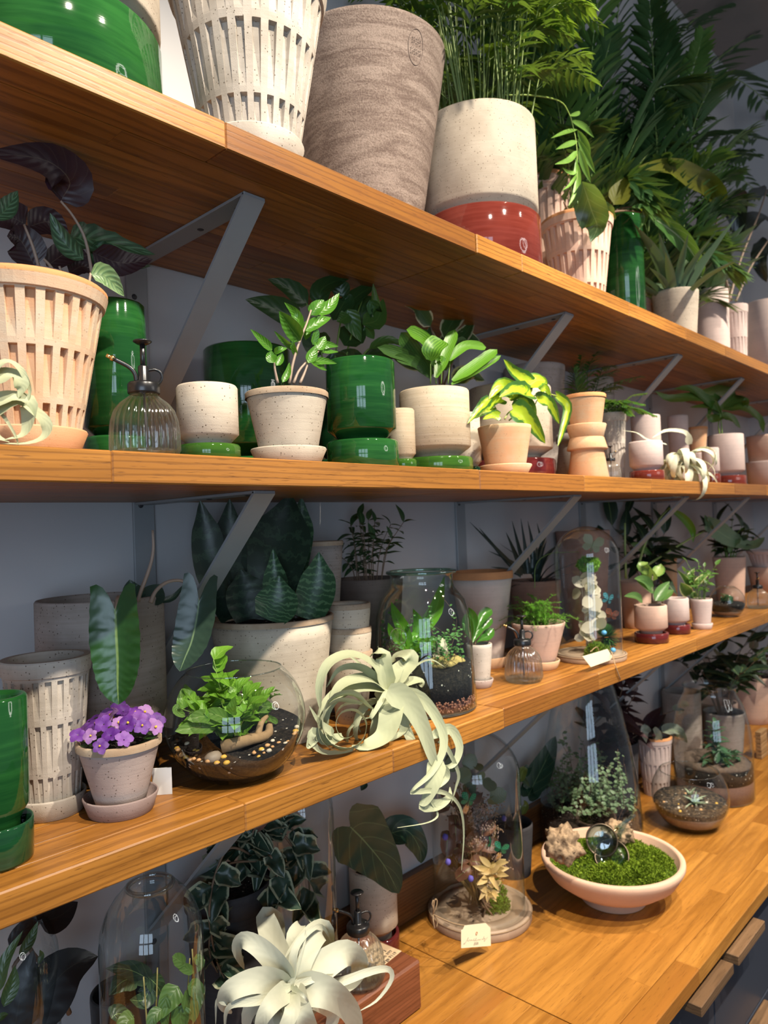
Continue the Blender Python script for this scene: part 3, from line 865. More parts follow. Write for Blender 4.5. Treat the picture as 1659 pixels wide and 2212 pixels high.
leaves(t, ficus_d, [([(1.5846,-0.36,2.6039),(1.625,-0.36,2.5462),(1.6501,-0.36,2.514),(1.613,-0.36,2.4659)],0.074),([(1.6265,-0.36,2.5635),(1.7037,-0.36,2.5692),(1.7534,-0.36,2.5613)],0.0344)], 'ovate', 0.35, 0.25, n=14, rn=2.2)
leaves(t, ficus_o, [([(1.8762,-0.3,2.6557),(1.9199,-0.3,2.7035),(1.9689,-0.3,2.762)],0.0586)], 'ovate', 0.3, 0.1)
leaves(t, ficus_o, [([(2.0323,-0.3,2.7961),(2.2556,-0.3,2.8817),(2.5312,-0.3,2.9299),(2.6632,-0.3,2.9397),(2.6968,-0.3,2.9171),(2.6465,-0.3,2.8807)],0.0713)], 'blunt', 0.5, 0.15, n=16)
leaves(t, ficus_g, [([(2.0024,-0.33,2.6598),(2.1571,-0.33,2.6632),(2.2979,-0.33,2.6513),(2.4162,-0.33,2.6069),(2.4279,-0.33,2.5721)],0.0517),([(1.9216,-0.33,2.6517),(1.9817,-0.33,2.6642),(2.0003,-0.33,2.6395),(1.9599,-0.33,2.5985)],0.0234)], 'lance', 0.5, 0.15, n=14)
stems(t, stem_b, [[(1.6465,-0.29,2.5696),(1.6293,-0.29,2.5819),(1.6209,-0.29,2.5898)], [(1.7691,-0.29,2.593),(1.9522,-0.29,2.6713),(2.0229,-0.29,2.6975)], [(1.7953,-0.29,2.6005),(1.8516,-0.29,2.6391),(1.8978,-0.29,2.6655)], [(1.8716,-0.28,2.6382),(1.9506,-0.28,2.7331),(2.0791,-0.28,2.8189)], [(1.7815,-0.31,2.5998),(1.9217,-0.31,2.6493),(2.0502,-0.31,2.6802)]], 0.003, 0.002)

A7 = (2.0992,-0.22,0.0575,0.3854)
t = thing('vase', 'tall plain emerald glazed vase on the top shelf', 'vase', (A7[0], A7[1], S1))
r = A7[2]
part('body', lathe(MB(), [(0, 0), (r - 0.003, 0), (r, 0.004), (r, 0.374), (r * 0.985, 0.381), (r * 0.95, 0.384), (r * 0.90, 0.38), (r * 0.90, 0.2), (0, 0.19)], 48), green, t)

t = thing('planter', 'small rosy pot half hidden behind the tall green vase', 'planter', (2.36, -0.15, S1))
slot_pot(t, 0.04, 0.058, 0.20, pink, 0, None, 18, soil=None)
t = thing('planter', 'plain rosy cylinder behind the spiky plant on the top shelf', 'planter', (2.455, -0.075, S1))
taper_pot(t, 0.05, 0.056, 0.26, pink, 0, None)

# spiky plant in cream pot
A9 = (2.3161,-0.285,0.0699,0.1902)
t = thing('potted_plant', 'cream tapered pot with mottled grey-green strap leaves on the top shelf', 'plant', (A9[0], A9[1], S1))
taper_pot(t, 0.054, A9[2], 0.187, cream, 0.0, None)
snk = leafm('mottled_strap_leaf', (0.10, 0.17, 0.09), (0.06, 0.11, 0.06), midw=0.0, nv=8, pat='snake', pc=(0.24, 0.32, 0.19), trans=0.1)
lm = [leafmesh(snk, 'lance', 0.13, d, 0.5, n=7) for d in (0.05, 0.25, 0.45)]
for i in range(26):
    a = rnd(0, 6.283); put_leaf(t, random.choice(lm), (0.02 * math.cos(a), 0.02 * math.sin(a), 0.15), sph(a, rnd(0.45, 1.35)), (0, 0, 1), rnd(0.16, 0.30))

A10 = (2.8909,-0.2,0.062,0.3612)
t = thing('potted_plant', 'tall pale rosy cylinder with speckled broad leaves on the top shelf', 'plant', (A10[0], A10[1], S1))
taper_pot(t, 0.057, A10[2], 0.335, palepink, 0.0, None)
spk = leafm('speckled_broad_leaf', (0.12, 0.19, 0.10), (0.05, 0.10, 0.05), midw=0.02, nv=6, pat='feather', pc=(0.26, 0.34, 0.20), trans=0.1)
lm = [leafmesh(spk, 'ovate', 0.34, d, 0.4, n=7) for d in (0.1, 0.35)]
for i in range(22):
    a = rnd(0, 6.283); put_leaf(t, random.choice(lm), (0.03 * math.cos(a), 0.03 * math.sin(a), 0.27 + rnd(0.02, 0.2)), sph(a, rnd(0.3, 1.3)) * Vector((1, 0.55 if math.sin(a) < 0 else 0.35, 1)), (0, 0, 1), rnd(0.13, 0.22))

A11 = (3.0063,-0.25,0.0437,0.2991)
t = thing('potted_plant', 'small pale slotted pot with tall bare stems and near-black leaves', 'plant', (A11[0], A11[1], S1))
slot_pot(t, 0.030, A11[2], 0.29, palepink, 0.0, None, 18)
stems(t, stem_p, [[(2.9383,-0.25,2.6187),(3.1009,-0.25,2.8184),(3.3786,-0.25,3.0849),(3.5046,-0.25,3.224)], [(3.0197,-0.25,2.6351),(3.2141,-0.25,2.8077),(3.4879,-0.25,2.994)], [(2.9974,-0.24,2.633),(2.8513,-0.24,2.8653),(3.0305,-0.24,3.0605)]], 0.005, 0.003)
inky = leafm('ink_dark_leaf', (0.012, 0.018, 0.016), (0.008, 0.011, 0.011), (0.03, 0.02, 0.03), (0.05, 0.08, 0.05), 0.03, 0.3, 6, rough=0.3, trans=0.05)
leaves(t, inky, [([(3.0649,-0.22,3.0594),(2.8439,-0.22,2.922),(2.7103,-0.22,2.7825)],0.1043),([(3.0944,-0.22,3.0778),(3.1728,-0.22,3.0445),(3.2137,-0.22,2.9312)],0.1324),([(3.6191,-0.22,3.2703),(3.3656,-0.22,3.1508),(3.0609,-0.22,3.0303)],0.0892),([(3.6018,-0.22,3.0328),(3.4558,-0.22,2.9131),(3.5491,-0.22,2.8318)],0.101),([(3.2195,-0.22,2.9713),(3.4856,-0.22,3.1051),(3.8444,-0.22,3.1407)],0.1222),([(2.9866,-0.22,2.8717),(2.7743,-0.22,2.7474),(2.7297,-0.22,2.6857)],0.0767)], 'heart', 0.3, 0.1, lobe=0.12)

A12 = (3.3606,-0.25,0.0731,0.3917)
t = thing('planter', 'greyish cylinder planter on a red base, last in view on the top shelf', 'planter', (A12[0] + 0.03, A12[1], S1))
cyl_pot(t, 0.072, 0.38, palepink, maroon, hb=0.07, soil=None)

# areca palms standing behind
areca = leafm('areca_leaf', (0.035, 0.105, 0.03), (0.018, 0.06, 0.02), (0.045, 0.11, 0.035), midw=0.02, rough=0.45, trans=0.12)
areca2 = leafm('areca_leaf_green', (0.07, 0.16, 0.03), (0.04, 0.10, 0.02), midw=0.02, rough=0.4, trans=0.2)
def palm(label, x, y, fr, extra, rs):
    t = thing('potted_plant', label, 'plant', (x, y, S1))
    taper_pot(t, 0.07, 0.085, 0.16, greyclay, 0, None)
    for pts, ll, npair in fr:
        P_ = [Vector(p) - Vector((x, y, S1)) for p in pts]
        fm_ = frond_mesh(P_, ll, npair, areca, 0.027, 0.28, 0.85, rach=0.0035)
        fm_.v = [(a, min(b, -0.006 - y), c) for a, b, c in fm_.v]
        part('frond', fm_, areca, t)
    for i in range(extra):
        a = rs.uniform(0, 6.283)
        b = Vector((0.03 * math.cos(a), 0.03 * math.sin(a), 0.13))
        L = rs.uniform(0.35, 0.75) if i % 2 else rs.uniform(0.65, 1.05)
        e = b + Vector((math.cos(a) * L * 0.75, min(0.03, math.sin(a) * L * 0.22 - 0.05), L * (rs.uniform(0.35, 0.95) if i % 2 else rs.uniform(0.65, 1.0))))
        mm = b.lerp(e, 0.55) + Vector((0, 0, L * 0.22))
        mt = areca if i % 3 else areca2
        fm_ = frond_mesh([b, mm, e], rs.uniform(0.14, 0.22), 22, mt, 0.022, 0.3, 0.8, rach=0.0025)
        fm_.v = [(a, min(b, -0.006 - y), c) for a, b, c in fm_.v]
        part('frond', fm_, mt, t)
    return t
rs = random.Random(5)
palm('dark areca palm with long arching fronds behind the terracotta slotted pot', 2.02, -0.10,
     [([(2.1228,-0.12,2.7046),(2.1947,-0.12,2.9784),(2.3115,-0.12,3.3468),(2.3992,-0.12,3.6436)], 0.20, 20),
      ([(2.0889,-0.16,2.6974),(2.2673,-0.16,3.0645),(2.4373,-0.16,3.3523),(2.8742,-0.16,3.7444)], 0.24, 24),
      ([(2.1163,-0.1,2.709),(2.1187,-0.1,3.0036),(2.106,-0.1,3.2638),(2.1495,-0.1,3.5532)], 0.20, 20),
      ([(2.1073,-0.12,2.7004),(2.0098,-0.12,2.9135),(1.9972,-0.12,3.0922),(1.9273,-0.12,3.2291)], 0.18, 18)], 46, rs)
palm('areca palm reaching to the frame edge with comb-like fronds on the top shelf', 2.62, -0.12,
     [([(2.3354,-0.2,2.7377),(2.4902,-0.2,3.1318),(2.8226,-0.2,3.4327),(3.3866,-0.2,3.6808),(4.0269,-0.2,3.7657)], 0.26, 24),
      ([(2.4318,-0.16,2.7761),(2.6693,-0.16,3.1297),(3.1245,-0.16,3.3664),(3.7673,-0.16,3.5819)], 0.22, 22),
      ([(2.4216,-0.18,2.7672),(2.6765,-0.18,3.2607),(3.2227,-0.18,3.7285),(4.205,-0.18,4.3657)], 0.26, 24),
      ([(2.48,-0.14,2.7953),(2.6637,-0.14,3.0157),(3.282,-0.14,3.2824),(3.8718,-0.14,3.3432)], 0.16, 18),
      ([(2.4318,-0.16,2.7761),(2.5666,-0.16,3.3094),(2.8673,-0.16,3.6866),(3.3825,-0.16,4.0361)], 0.24, 24),
      ([(2.4888,-0.12,2.8039),(2.5651,-0.12,3.1587),(2.6844,-0.12,3.5147),(2.8557,-0.12,3.8838)], 0.22, 20)], 46, rs)

# ================================================================= MIDDLE SHELF
B1 = (0.3379,-0.285,0.0892,0.1989)
t = thing('potted_plant', 'big washed terracotta slotted pot with dark maroon-backed leaves', 'plant', (B1[0], B1[1], S2))
slot_pot(t, 0.054, B1[2], 0.190, terra, 0.010, terra_rim, 26, bands=((0.03, 0.25), (0.285, 0.575), (0.61, 0.885)), soil=0.92)
saucer(t, 0.066, 0.033, terra, 0.052, 0.006)
cal_d = leafm('maroon_backed_leaf', (0.042, 0.014, 0.020), (0.022, 0.009, 0.013), (0.045, 0.016, 0.028), (0.10, 0.07, 0.05), 0.018, 0.25, 10, rough=0.4, trans=0.05)
cal_s = leafm('striped_leaf', (0.045, 0.10, 0.045), (0.03, 0.07, 0.03), (0.06, 0.03, 0.035), (0.12, 0.2, 0.08), 0.02, 0, 7, 'feather', (0.10, 0.20, 0.10), trans=0.12)
cal_b = leafm('pale_striped_leaf', (0.22, 0.33, 0.15), (0.16, 0.26, 0.10), (0.08, 0.05, 0.04), (0.09, 0.16, 0.06), 0.03, 0, 7, 'feather', (0.10, 0.19, 0.08), trans=0.2)
leaves(t, cal_d, [([(0.3988,-0.25,2.2363),(0.4019,-0.27,2.2563),(0.367,-0.28,2.267),(0.3018,-0.28,2.2526)],0.0561)], 'ovate', 0.3, 0.08, n=14)
leaves(t, cal_d, [([(0.3741,-0.2,2.2148),(0.3544,-0.2,2.2183),(0.3215,-0.2,2.2031)],0.0413),([(0.3769,-0.2,2.2126),(0.4067,-0.2,2.227),(0.4308,-0.2,2.2086)],0.0368),([(0.3842,-0.2,2.163),(0.3678,-0.2,2.1921),(0.351,-0.2,2.1936)],0.0476),([(0.3991,-0.2,2.1665),(0.4303,-0.2,2.1927),(0.459,-0.2,2.1902)],0.0312),([(0.4295,-0.2,2.1642),(0.4489,-0.2,2.1782),(0.4716,-0.2,2.1726)],0.0253)], 'ovate', 0.3, 0.1)
leaves(t, cal_s, [([(0.4354,-0.19,2.2179),(0.4779,-0.19,2.2239),(0.5634,-0.19,2.2254)],0.0403),([(0.4608,-0.19,2.2065),(0.4942,-0.19,2.2016),(0.5553,-0.19,2.2061)],0.0395)], 'ovate', 0.3, 0.2, n=14)
leaves(t, cal_d, [([(0.4625,-0.2,2.2008),(0.5028,-0.2,2.1956),(0.5537,-0.2,2.2133)],0.0408)], 'ovate', 0.2, 0.1)
leaves(t, cal_s, [([(0.4214,-0.26,2.1636),(0.3981,-0.26,2.1792),(0.3807,-0.26,2.2124)],0.0245),([(0.3168,-0.26,2.1856),(0.3301,-0.26,2.2033),(0.3428,-0.26,2.2284)],0.0221)], 'lance', 0.5, 0.2, n=12)
leaves(t, cal_b, [([(0.4117,-0.3,2.1334),(0.433,-0.3,2.1324),(0.4546,-0.3,2.1134)],0.0279)], 'ovate', 0.4, 0.1, n=12)
stems(t, stem_p, [[(0.4329,-0.26,2.1429),(0.4251,-0.26,2.1892),(0.4109,-0.26,2.2152),(0.3944,-0.26,2.2316)], [(0.3739,-0.24,2.1466),(0.3663,-0.24,2.1739),(0.357,-0.24,2.1975)], [(0.3897,-0.25,2.1417),(0.3814,-0.25,2.1515),(0.3759,-0.25,2.156)], [(0.4196,-0.28,2.1112),(0.419,-0.28,2.1286),(0.4211,-0.28,2.1409)], [(0.4056,-0.24,2.1421),(0.4011,-0.24,2.15),(0.3989,-0.24,2.1555)]], 0.0022, 0.0015)

# curly air plant in front of it
def xero(label, loc, group=None, name='air_plant'):
    t = thing(name, label, 'air plant', loc, group)
    return t
t = xero('pale curling air plant at the near end of the middle shelf', (0.2679,-0.385,1.9183))
leaves(t, XER, [([(0.2638,-0.385,1.9296),(0.2863,-0.385,1.9481),(0.3067,-0.385,1.9404),(0.3191,-0.385,1.9268),(0.3154,-0.385,1.9143),(0.2989,-0.385,1.907),(0.2719,-0.385,1.9055)],0.0205),([(0.262,-0.385,1.9411),(0.2819,-0.385,1.9525),(0.3,-0.385,1.9495),(0.3004,-0.385,1.9302),(0.2945,-0.385,1.9154),(0.2764,-0.385,1.9095)],0.0288),([(0.2605,-0.385,1.9688),(0.2784,-0.385,1.989),(0.294,-0.385,1.9825),(0.3022,-0.385,1.9642),(0.301,-0.385,1.952)],0.012),([(0.2647,-0.385,1.9647),(0.2825,-0.385,1.9762),(0.2949,-0.385,1.9658),(0.2909,-0.385,1.9534)],0.0335),([(0.2684,-0.385,1.9417),(0.2791,-0.385,1.9285),(0.2876,-0.385,1.9126),(0.2896,-0.385,1.9032)],0.0043),([(0.2596,-0.385,1.9316),(0.2677,-0.385,1.9136),(0.2808,-0.385,1.9074)],0.0177)], 'tail', 0.25, n=18, hint=(-0.5, -0.5, 0.7))

B2 = (0.4834,-0.215,0.0415,0.2268)
def glazed_pot(label, x, y, r, h, hb, m1, m2=None, group=None, ch=0.018, cat='planter', soil=None):
    t = thing('planter', label, cat, (x, y, S2), group)
    cyl_pot(t, r, h, m1, m2 or m1, hb, soil=soil, foot=0.7)
    return t
glazed_pot('tall green glazed pot on a matching base behind the glass mister', B2[0], B2[1], B2[2], 0.2268, 0.042, green)

GLASS_R = ribglass('ribbed_glass')
def mister(t, k=1.0, rot=0.0):
    """ribbed glass bottle with a black brass-tipped plant-mister pump"""
    g = [(0.0, 0.0), (0.034, 0.0), (0.0385, 0.003), (0.0392, 0.01), (0.0388, 0.03), (0.0372, 0.046), (0.0335, 0.058), (0.027, 0.067), (0.019, 0.0735), (0.0165, 0.077), (0.0165, 0.081)]
    n = 26
    def mod(a, j, r, z): return r * (1 + (0.075 if 2 < j < 9 else 0) * abs(math.cos(a * n / 2)))
    mb = MB(); lathe(mb, [(r * k, z * k) for r, z in g], n * 6, mod)
    part('bottle', mb, GLASS_R, t, 'ribbed clear glass bottle')
    mb = MB(); lathe(mb, [(0, 0.004 * k), (0.035 * k, 0.004 * k), (0.036 * k, 0.008 * k), (0.0355 * k, 0.010 * k), (0, 0.010 * k)], 40)
    part('glass_foot', mb, glassm('thick_glass_foot', (0.86, 0.93, 0.89), 0.12, 0.8), t)
    cp = MB(); lathe(cp, [(r * k, z * k) for r, z in ((0, 0.079), (0.0185, 0.079), (0.019, 0.0805), (0.019, 0.090), (0.0175, 0.0925), (0.008, 0.0935), (0.0062, 0.095), (0.0062, 0.112), (0.0052, 0.1135), (0, 0.1135))], 28)
    part('collar', cp, black_metal, t)
    pl = MB(); tube(pl, [(0, 0, 0.112 * k), (0, 0, 0.140 * k)], 0.0032 * k, None, 10, 2)
    lathe(pl, [(r * k, z * k) for r, z in ((0, 0.1395), (0.006, 0.1395), (0.0108, 0.1425), (0.0112, 0.1435), (0.010, 0.1445), (0, 0.145))], 24)
    part('plunger', pl, black_metal, t)
    R = Matrix.Rotation(rot, 3, 'Z')
    V = lambda x, z, y=0: R @ Vector((x * k, y * k, z * k))
    nz = part('nozzle', tube(MB(), [V(-0.008, 0.094), V(-0.010, 0.104), V(-0.017, 0.112), V(-0.0335, 0.1205)], 0.0027 * k, None, 8, 14), black_metal, t)
    part('nozzle_tip', tube(tube(MB(), [V(-0.033, 0.1203), V(-0.0365, 0.122)], 0.0036 * k, None, 10, 1), [V(-0.036, 0.1217), V(-0.0415, 0.1245)], 0.0024 * k, None, 8, 1), brass, nz, 'brass tip')
    part('finger_ring', tube(MB(), [V(0.005, 0.108), V(0.014, 0.1095), V(0.0205, 0.106), V(0.022, 0.0985), V(0.017, 0.0915), V(0.011, 0.0925)], 0.0017 * k, None, 6, 20), black_metal, t)
    part('dip_tube', tube(MB(), [(0, 0, 0.079 * k), (0.004 * k, 0.002 * k, 0.012 * k)], 0.002 * k, None, 6, 2), plain('dip_tube_plastic', (0.10, 0.09, 0.09), 0.4), t)
B3 = (0.4492,-0.352,0.0386,0.1445)
t = thing('mister', 'ribbed glass plant mister between big terracotta pot and cream cylinder', 'mister', (B3[0], B3[1], S2))
mister(t, 1.0, math.radians(-25))

B4 = (0.5501,-0.335,0.0405,0.1017)
glazed_pot('small cream cylinder pot on a green base beside the glass mister', B4[0], B4[1], B4[2] * 0.99, 0.1020, 0.023, cream, green_lt)
B5 = (0.7987,-0.09,0.0777,0.2346)
glazed_pot('wide dark green glazed pot behind the small cream cylinder', B5[0], B5[1], B5[2], B5[3], 0.036, green)

# ZZ plant
B6 = (0.6728,-0.352,0.0592,0.1054)
t = thing('potted_plant', 'young upright plant with glossy leaves in speckled cream tapered pot', 'plant', (B6[0], B6[1], S2))
taper_pot(t, 0.0405, B6[2], 0.090, cream, 0.014, rim_brown, soil=0.9)
saucer(t, 0.0555, 0.0235, cream, 0.044)
zz = leafm('glossy_zz_leaf', (0.095, 0.27, 0.022), (0.05, 0.17, 0.015), (0.11, 0.22, 0.02), (0.20, 0.36, 0.06), 0.03, 0.12, 7, rough=0.28, trans=0.28)
leaves(t, zz, [([(0.7311,-0.345,2.1304),(0.7394,-0.35,2.1442),(0.7541,-0.35,2.1571)],0.0196),([(0.7511,-0.33,2.1397),(0.7839,-0.33,2.1576),(0.8062,-0.33,2.1836)],0.0204),([(0.7196,-0.34,2.1056),(0.743,-0.35,2.1216),(0.7673,-0.35,2.1324)],0.0183),([(0.7236,-0.33,2.107),(0.7232,-0.32,2.1353),(0.7005,-0.32,2.15)],0.0169),([(0.7039,-0.35,2.0863),(0.6729,-0.36,2.1034),(0.6535,-0.365,2.1173)],0.0253),([(0.7011,-0.34,2.0741),(0.674,-0.35,2.0802),(0.6552,-0.35,2.0925)],0.0087),([(0.6506,-0.35,2.0645),(0.6323,-0.35,2.0755),(0.6138,-0.35,2.088)],0.013),([(0.6492,-0.355,2.0449),(0.6477,-0.35,2.0548),(0.6489,-0.35,2.0636)],0.0158),([(0.6572,-0.35,2.0429),(0.6652,-0.35,2.054),(0.6681,-0.35,2.0631)],0.0113),([(0.6618,-0.34,2.0641),(0.6658,-0.35,2.0675),(0.6779,-0.35,2.0713)],0.01),([(0.7124,-0.355,2.0536),(0.7266,-0.35,2.0697),(0.7357,-0.35,2.0858)],0.016),([(0.7353,-0.35,2.078),(0.7451,-0.35,2.0887),(0.7543,-0.35,2.1015)],0.0176),([(0.7456,-0.345,2.0827),(0.7584,-0.35,2.0887),(0.7808,-0.35,2.09)],0.012),([(0.7408,-0.35,2.0768),(0.7598,-0.35,2.0782),(0.7804,-0.35,2.0813)],0.0092),([(0.7196,-0.35,2.0569),(0.7495,-0.35,2.0625),(0.7755,-0.35,2.0625)],0.0113),([(0.7144,-0.36,2.053),(0.7397,-0.35,2.0527),(0.7546,-0.35,2.049)],0.0091),([(0.6671,-0.35,2.0201),(0.678,-0.35,2.0356),(0.6813,-0.35,2.0509)],0.0101),([(0.7313,-0.33,2.0955),(0.7488,-0.32,2.1256),(0.7636,-0.32,2.1174)],0.0144),([(0.6991,-0.345,2.0632),(0.6885,-0.35,2.0777),(0.6874,-0.35,2.0912)],0.0081),([(0.7326,-0.345,2.0856),(0.7355,-0.35,2.1027),(0.7332,-0.35,2.1121)],0.0105)], 'ovate', 0.35, 0.06, n=9)
stems(t, stem_p, [[(0.6824,-0.347,2.0211),(0.6917,-0.347,2.0549),(0.7056,-0.347,2.0879),(0.7194,-0.347,2.1145),(0.7296,-0.347,2.1374)], [(0.6586,-0.35,2.0178),(0.6544,-0.35,2.0359),(0.6532,-0.35,2.0477)], [(0.6984,-0.352,2.0222),(0.7081,-0.352,2.0391),(0.716,-0.352,2.0554)], [(0.6877,-0.35,2.0212),(0.7029,-0.35,2.0457),(0.7409,-0.35,2.0775)]], 0.0024, 0.0014)

# pothos behind
B7 = (0.992,-0.13,0.0601)
t = thing('potted_plant', 'dark green pointed leaves spilling from shaded pot between the green glazed pots', 'plant', (B7[0], B7[1], S2))
cyl_pot(t, 0.050, 0.165, green_dk, green_dk, 0.04)
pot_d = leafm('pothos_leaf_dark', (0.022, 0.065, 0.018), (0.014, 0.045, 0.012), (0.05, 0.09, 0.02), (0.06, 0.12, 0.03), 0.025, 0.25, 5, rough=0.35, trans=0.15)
pot_g = leafm('pothos_leaf_green', (0.06, 0.16, 0.03), (0.03, 0.09, 0.02), (0.09, 0.16, 0.02), (0.12, 0.22, 0.05), 0.025, 0.2, 5, rough=0.3, trans=0.25)
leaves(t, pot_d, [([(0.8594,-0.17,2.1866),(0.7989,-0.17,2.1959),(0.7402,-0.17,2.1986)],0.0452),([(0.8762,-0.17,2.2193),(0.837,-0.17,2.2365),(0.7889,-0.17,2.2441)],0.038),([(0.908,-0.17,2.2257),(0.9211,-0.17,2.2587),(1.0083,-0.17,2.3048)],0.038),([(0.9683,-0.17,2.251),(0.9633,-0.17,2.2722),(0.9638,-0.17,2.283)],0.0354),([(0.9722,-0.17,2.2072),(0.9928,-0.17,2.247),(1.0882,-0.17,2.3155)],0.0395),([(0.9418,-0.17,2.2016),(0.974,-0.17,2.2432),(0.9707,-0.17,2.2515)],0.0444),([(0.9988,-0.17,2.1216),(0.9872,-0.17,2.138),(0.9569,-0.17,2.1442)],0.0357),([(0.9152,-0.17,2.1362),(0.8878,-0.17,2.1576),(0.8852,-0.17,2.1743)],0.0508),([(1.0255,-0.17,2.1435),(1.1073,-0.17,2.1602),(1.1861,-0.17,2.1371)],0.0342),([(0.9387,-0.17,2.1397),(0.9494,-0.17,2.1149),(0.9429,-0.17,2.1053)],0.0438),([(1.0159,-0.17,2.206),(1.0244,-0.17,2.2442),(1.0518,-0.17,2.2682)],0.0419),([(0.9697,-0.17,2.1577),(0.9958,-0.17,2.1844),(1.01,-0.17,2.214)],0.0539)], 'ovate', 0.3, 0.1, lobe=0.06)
leaves(t, pot_g, [([(0.9621,-0.19,2.2184),(0.9731,-0.19,2.194),(0.9938,-0.19,2.1637)],0.0351),([(0.9617,-0.19,2.2096),(0.9467,-0.19,2.198),(0.931,-0.19,2.1917)],0.026),([(1.002,-0.19,2.1991),(1.0415,-0.19,2.2153),(1.0612,-0.19,2.2606)],0.0419),([(1.0237,-0.19,2.2484),(1.0385,-0.19,2.2331),(1.0335,-0.19,2.2851)],0.0273),([(1.0081,-0.19,2.1957),(1.0203,-0.19,2.1843),(1.0302,-0.19,2.175)],0.0198),([(1.0187,-0.19,2.1551),(1.0729,-0.19,2.1792),(1.1286,-0.19,2.1757)],0.0203)], 'ovate', 0.3, 0.12, lobe=0.05)
stems(t, stem_g, [[(0.9135,-0.17,2.1014),(0.9044,-0.17,2.1518),(0.8762,-0.17,2.2193)], [(0.937,-0.17,2.1045),(0.9594,-0.17,2.196),(0.9735,-0.17,2.2342)], [(0.9759,-0.18,2.1078),(1.0157,-0.18,2.1493),(1.0371,-0.18,2.1617)], [(0.9611,-0.17,2.1076),(0.9967,-0.17,2.2026),(1.0253,-0.17,2.2628)]], 0.002, 0.0014)

B8 = (0.8515,-0.325,0.0568,0.1802)
glazed_pot('round emerald glazed pot on a matching base, right of the glossy-leaved plant', B8[0], B8[1], B8[2], 0.178, 0.047, green)
B9 = (0.9488,-0.325,0.0234,0.108)
glazed_pot('smallest cream cylinder pot on a green base, in front of the lady palm', B9[0], B9[1], B9[2], 0.1095, 0.022, sand, green_lt)

# lady palm
B10 = (1.0726,-0.3,0.0659,0.1597)
t = thing('potted_plant', 'lady palm with pleated leaves in sandy cylinder pot on green base', 'plant', (B10[0], B10[1], S2))
cyl_pot(t, B10[2], 0.158, sand, green_lt, 0.0305)
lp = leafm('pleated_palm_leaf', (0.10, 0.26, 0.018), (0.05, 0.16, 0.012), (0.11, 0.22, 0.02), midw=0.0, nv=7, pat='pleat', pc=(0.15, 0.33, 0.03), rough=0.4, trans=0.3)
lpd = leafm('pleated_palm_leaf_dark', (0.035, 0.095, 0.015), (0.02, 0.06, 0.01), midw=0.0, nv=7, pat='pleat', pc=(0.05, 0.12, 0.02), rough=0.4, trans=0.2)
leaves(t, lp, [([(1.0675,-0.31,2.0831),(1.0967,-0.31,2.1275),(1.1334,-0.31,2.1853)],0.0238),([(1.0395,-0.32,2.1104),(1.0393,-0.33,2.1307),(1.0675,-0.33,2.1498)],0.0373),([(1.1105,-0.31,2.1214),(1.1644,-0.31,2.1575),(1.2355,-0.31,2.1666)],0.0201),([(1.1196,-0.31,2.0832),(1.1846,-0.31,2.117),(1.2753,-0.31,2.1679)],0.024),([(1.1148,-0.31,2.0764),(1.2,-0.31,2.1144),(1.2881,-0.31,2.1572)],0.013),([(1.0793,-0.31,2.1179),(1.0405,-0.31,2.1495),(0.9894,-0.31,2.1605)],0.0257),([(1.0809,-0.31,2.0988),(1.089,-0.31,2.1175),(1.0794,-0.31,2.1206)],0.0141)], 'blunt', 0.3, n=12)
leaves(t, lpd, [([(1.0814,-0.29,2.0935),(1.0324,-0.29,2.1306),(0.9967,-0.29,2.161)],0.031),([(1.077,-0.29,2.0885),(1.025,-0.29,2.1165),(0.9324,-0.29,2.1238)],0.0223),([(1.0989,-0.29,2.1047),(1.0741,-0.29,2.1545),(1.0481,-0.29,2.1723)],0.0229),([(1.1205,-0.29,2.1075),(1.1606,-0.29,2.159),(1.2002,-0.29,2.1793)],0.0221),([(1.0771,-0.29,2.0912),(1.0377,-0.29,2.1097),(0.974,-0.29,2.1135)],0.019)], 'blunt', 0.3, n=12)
stems(t, stem_g, [[(1.064,-0.3,2.0729),(1.0666,-0.3,2.1162)], [(1.1176,-0.3,2.0792),(1.1263,-0.3,2.1246)], [(1.0961,-0.3,2.0767),(1.1011,-0.3,2.1121)], [(1.0806,-0.3,2.0749),(1.0799,-0.3,2.0863)], [(1.1323,-0.3,2.081),(1.1346,-0.3,2.0939)]], 0.0013, 0.001)
# variegated plant behind it
t = thing('potted_plant', 'shaded plant with cream-edged oval leaves behind the lady palm', 'plant', (1.318, -0.12, S2))
taper_pot(t, 0.045, 0.055, 0.13, greyclay, 0, None)
vm = leafm('cream_edged_leaf', (0.05, 0.11, 0.03), (0.03, 0.075, 0.02), (0.10, 0.13, 0.05), (0.10, 0.16, 0.06), 0.02, 0, 5, 'margin', (0.52, 0.50, 0.30), trans=0.15)
leaves(t, vm, [([(1.2802,-0.13,2.2564),(1.234,-0.13,2.2897),(1.1819,-0.13,2.2896)],0.039),([(1.3258,-0.13,2.2376),(1.386,-0.13,2.3026),(1.4944,-0.13,2.3552)],0.0461),([(1.3726,-0.13,2.2343),(1.4105,-0.13,2.2626),(1.4505,-0.13,2.3033)],0.0376),([(1.3715,-0.13,2.2177),(1.4191,-0.13,2.2528),(1.4754,-0.13,2.2483)],0.04),([(1.2913,-0.13,2.1685),(1.2107,-0.13,2.1576),(1.1511,-0.13,2.1643)],0.0304),([(1.2478,-0.22,2.1066),(1.2908,-0.22,2.1339),(1.3543,-0.22,2.1274)],0.0485)], 'ovate', 0.3, 0.08)
leaves(t, vm, [([(1.3635,-0.1,2.1837),(1.3759,-0.1,2.2409),(1.3968,-0.1,2.289)],0.0442),([(1.3286,-0.1,2.1789),(1.3148,-0.1,2.2311),(1.3138,-0.1,2.2688)],0.0387)], 'ovate', 0.3, 0.08)
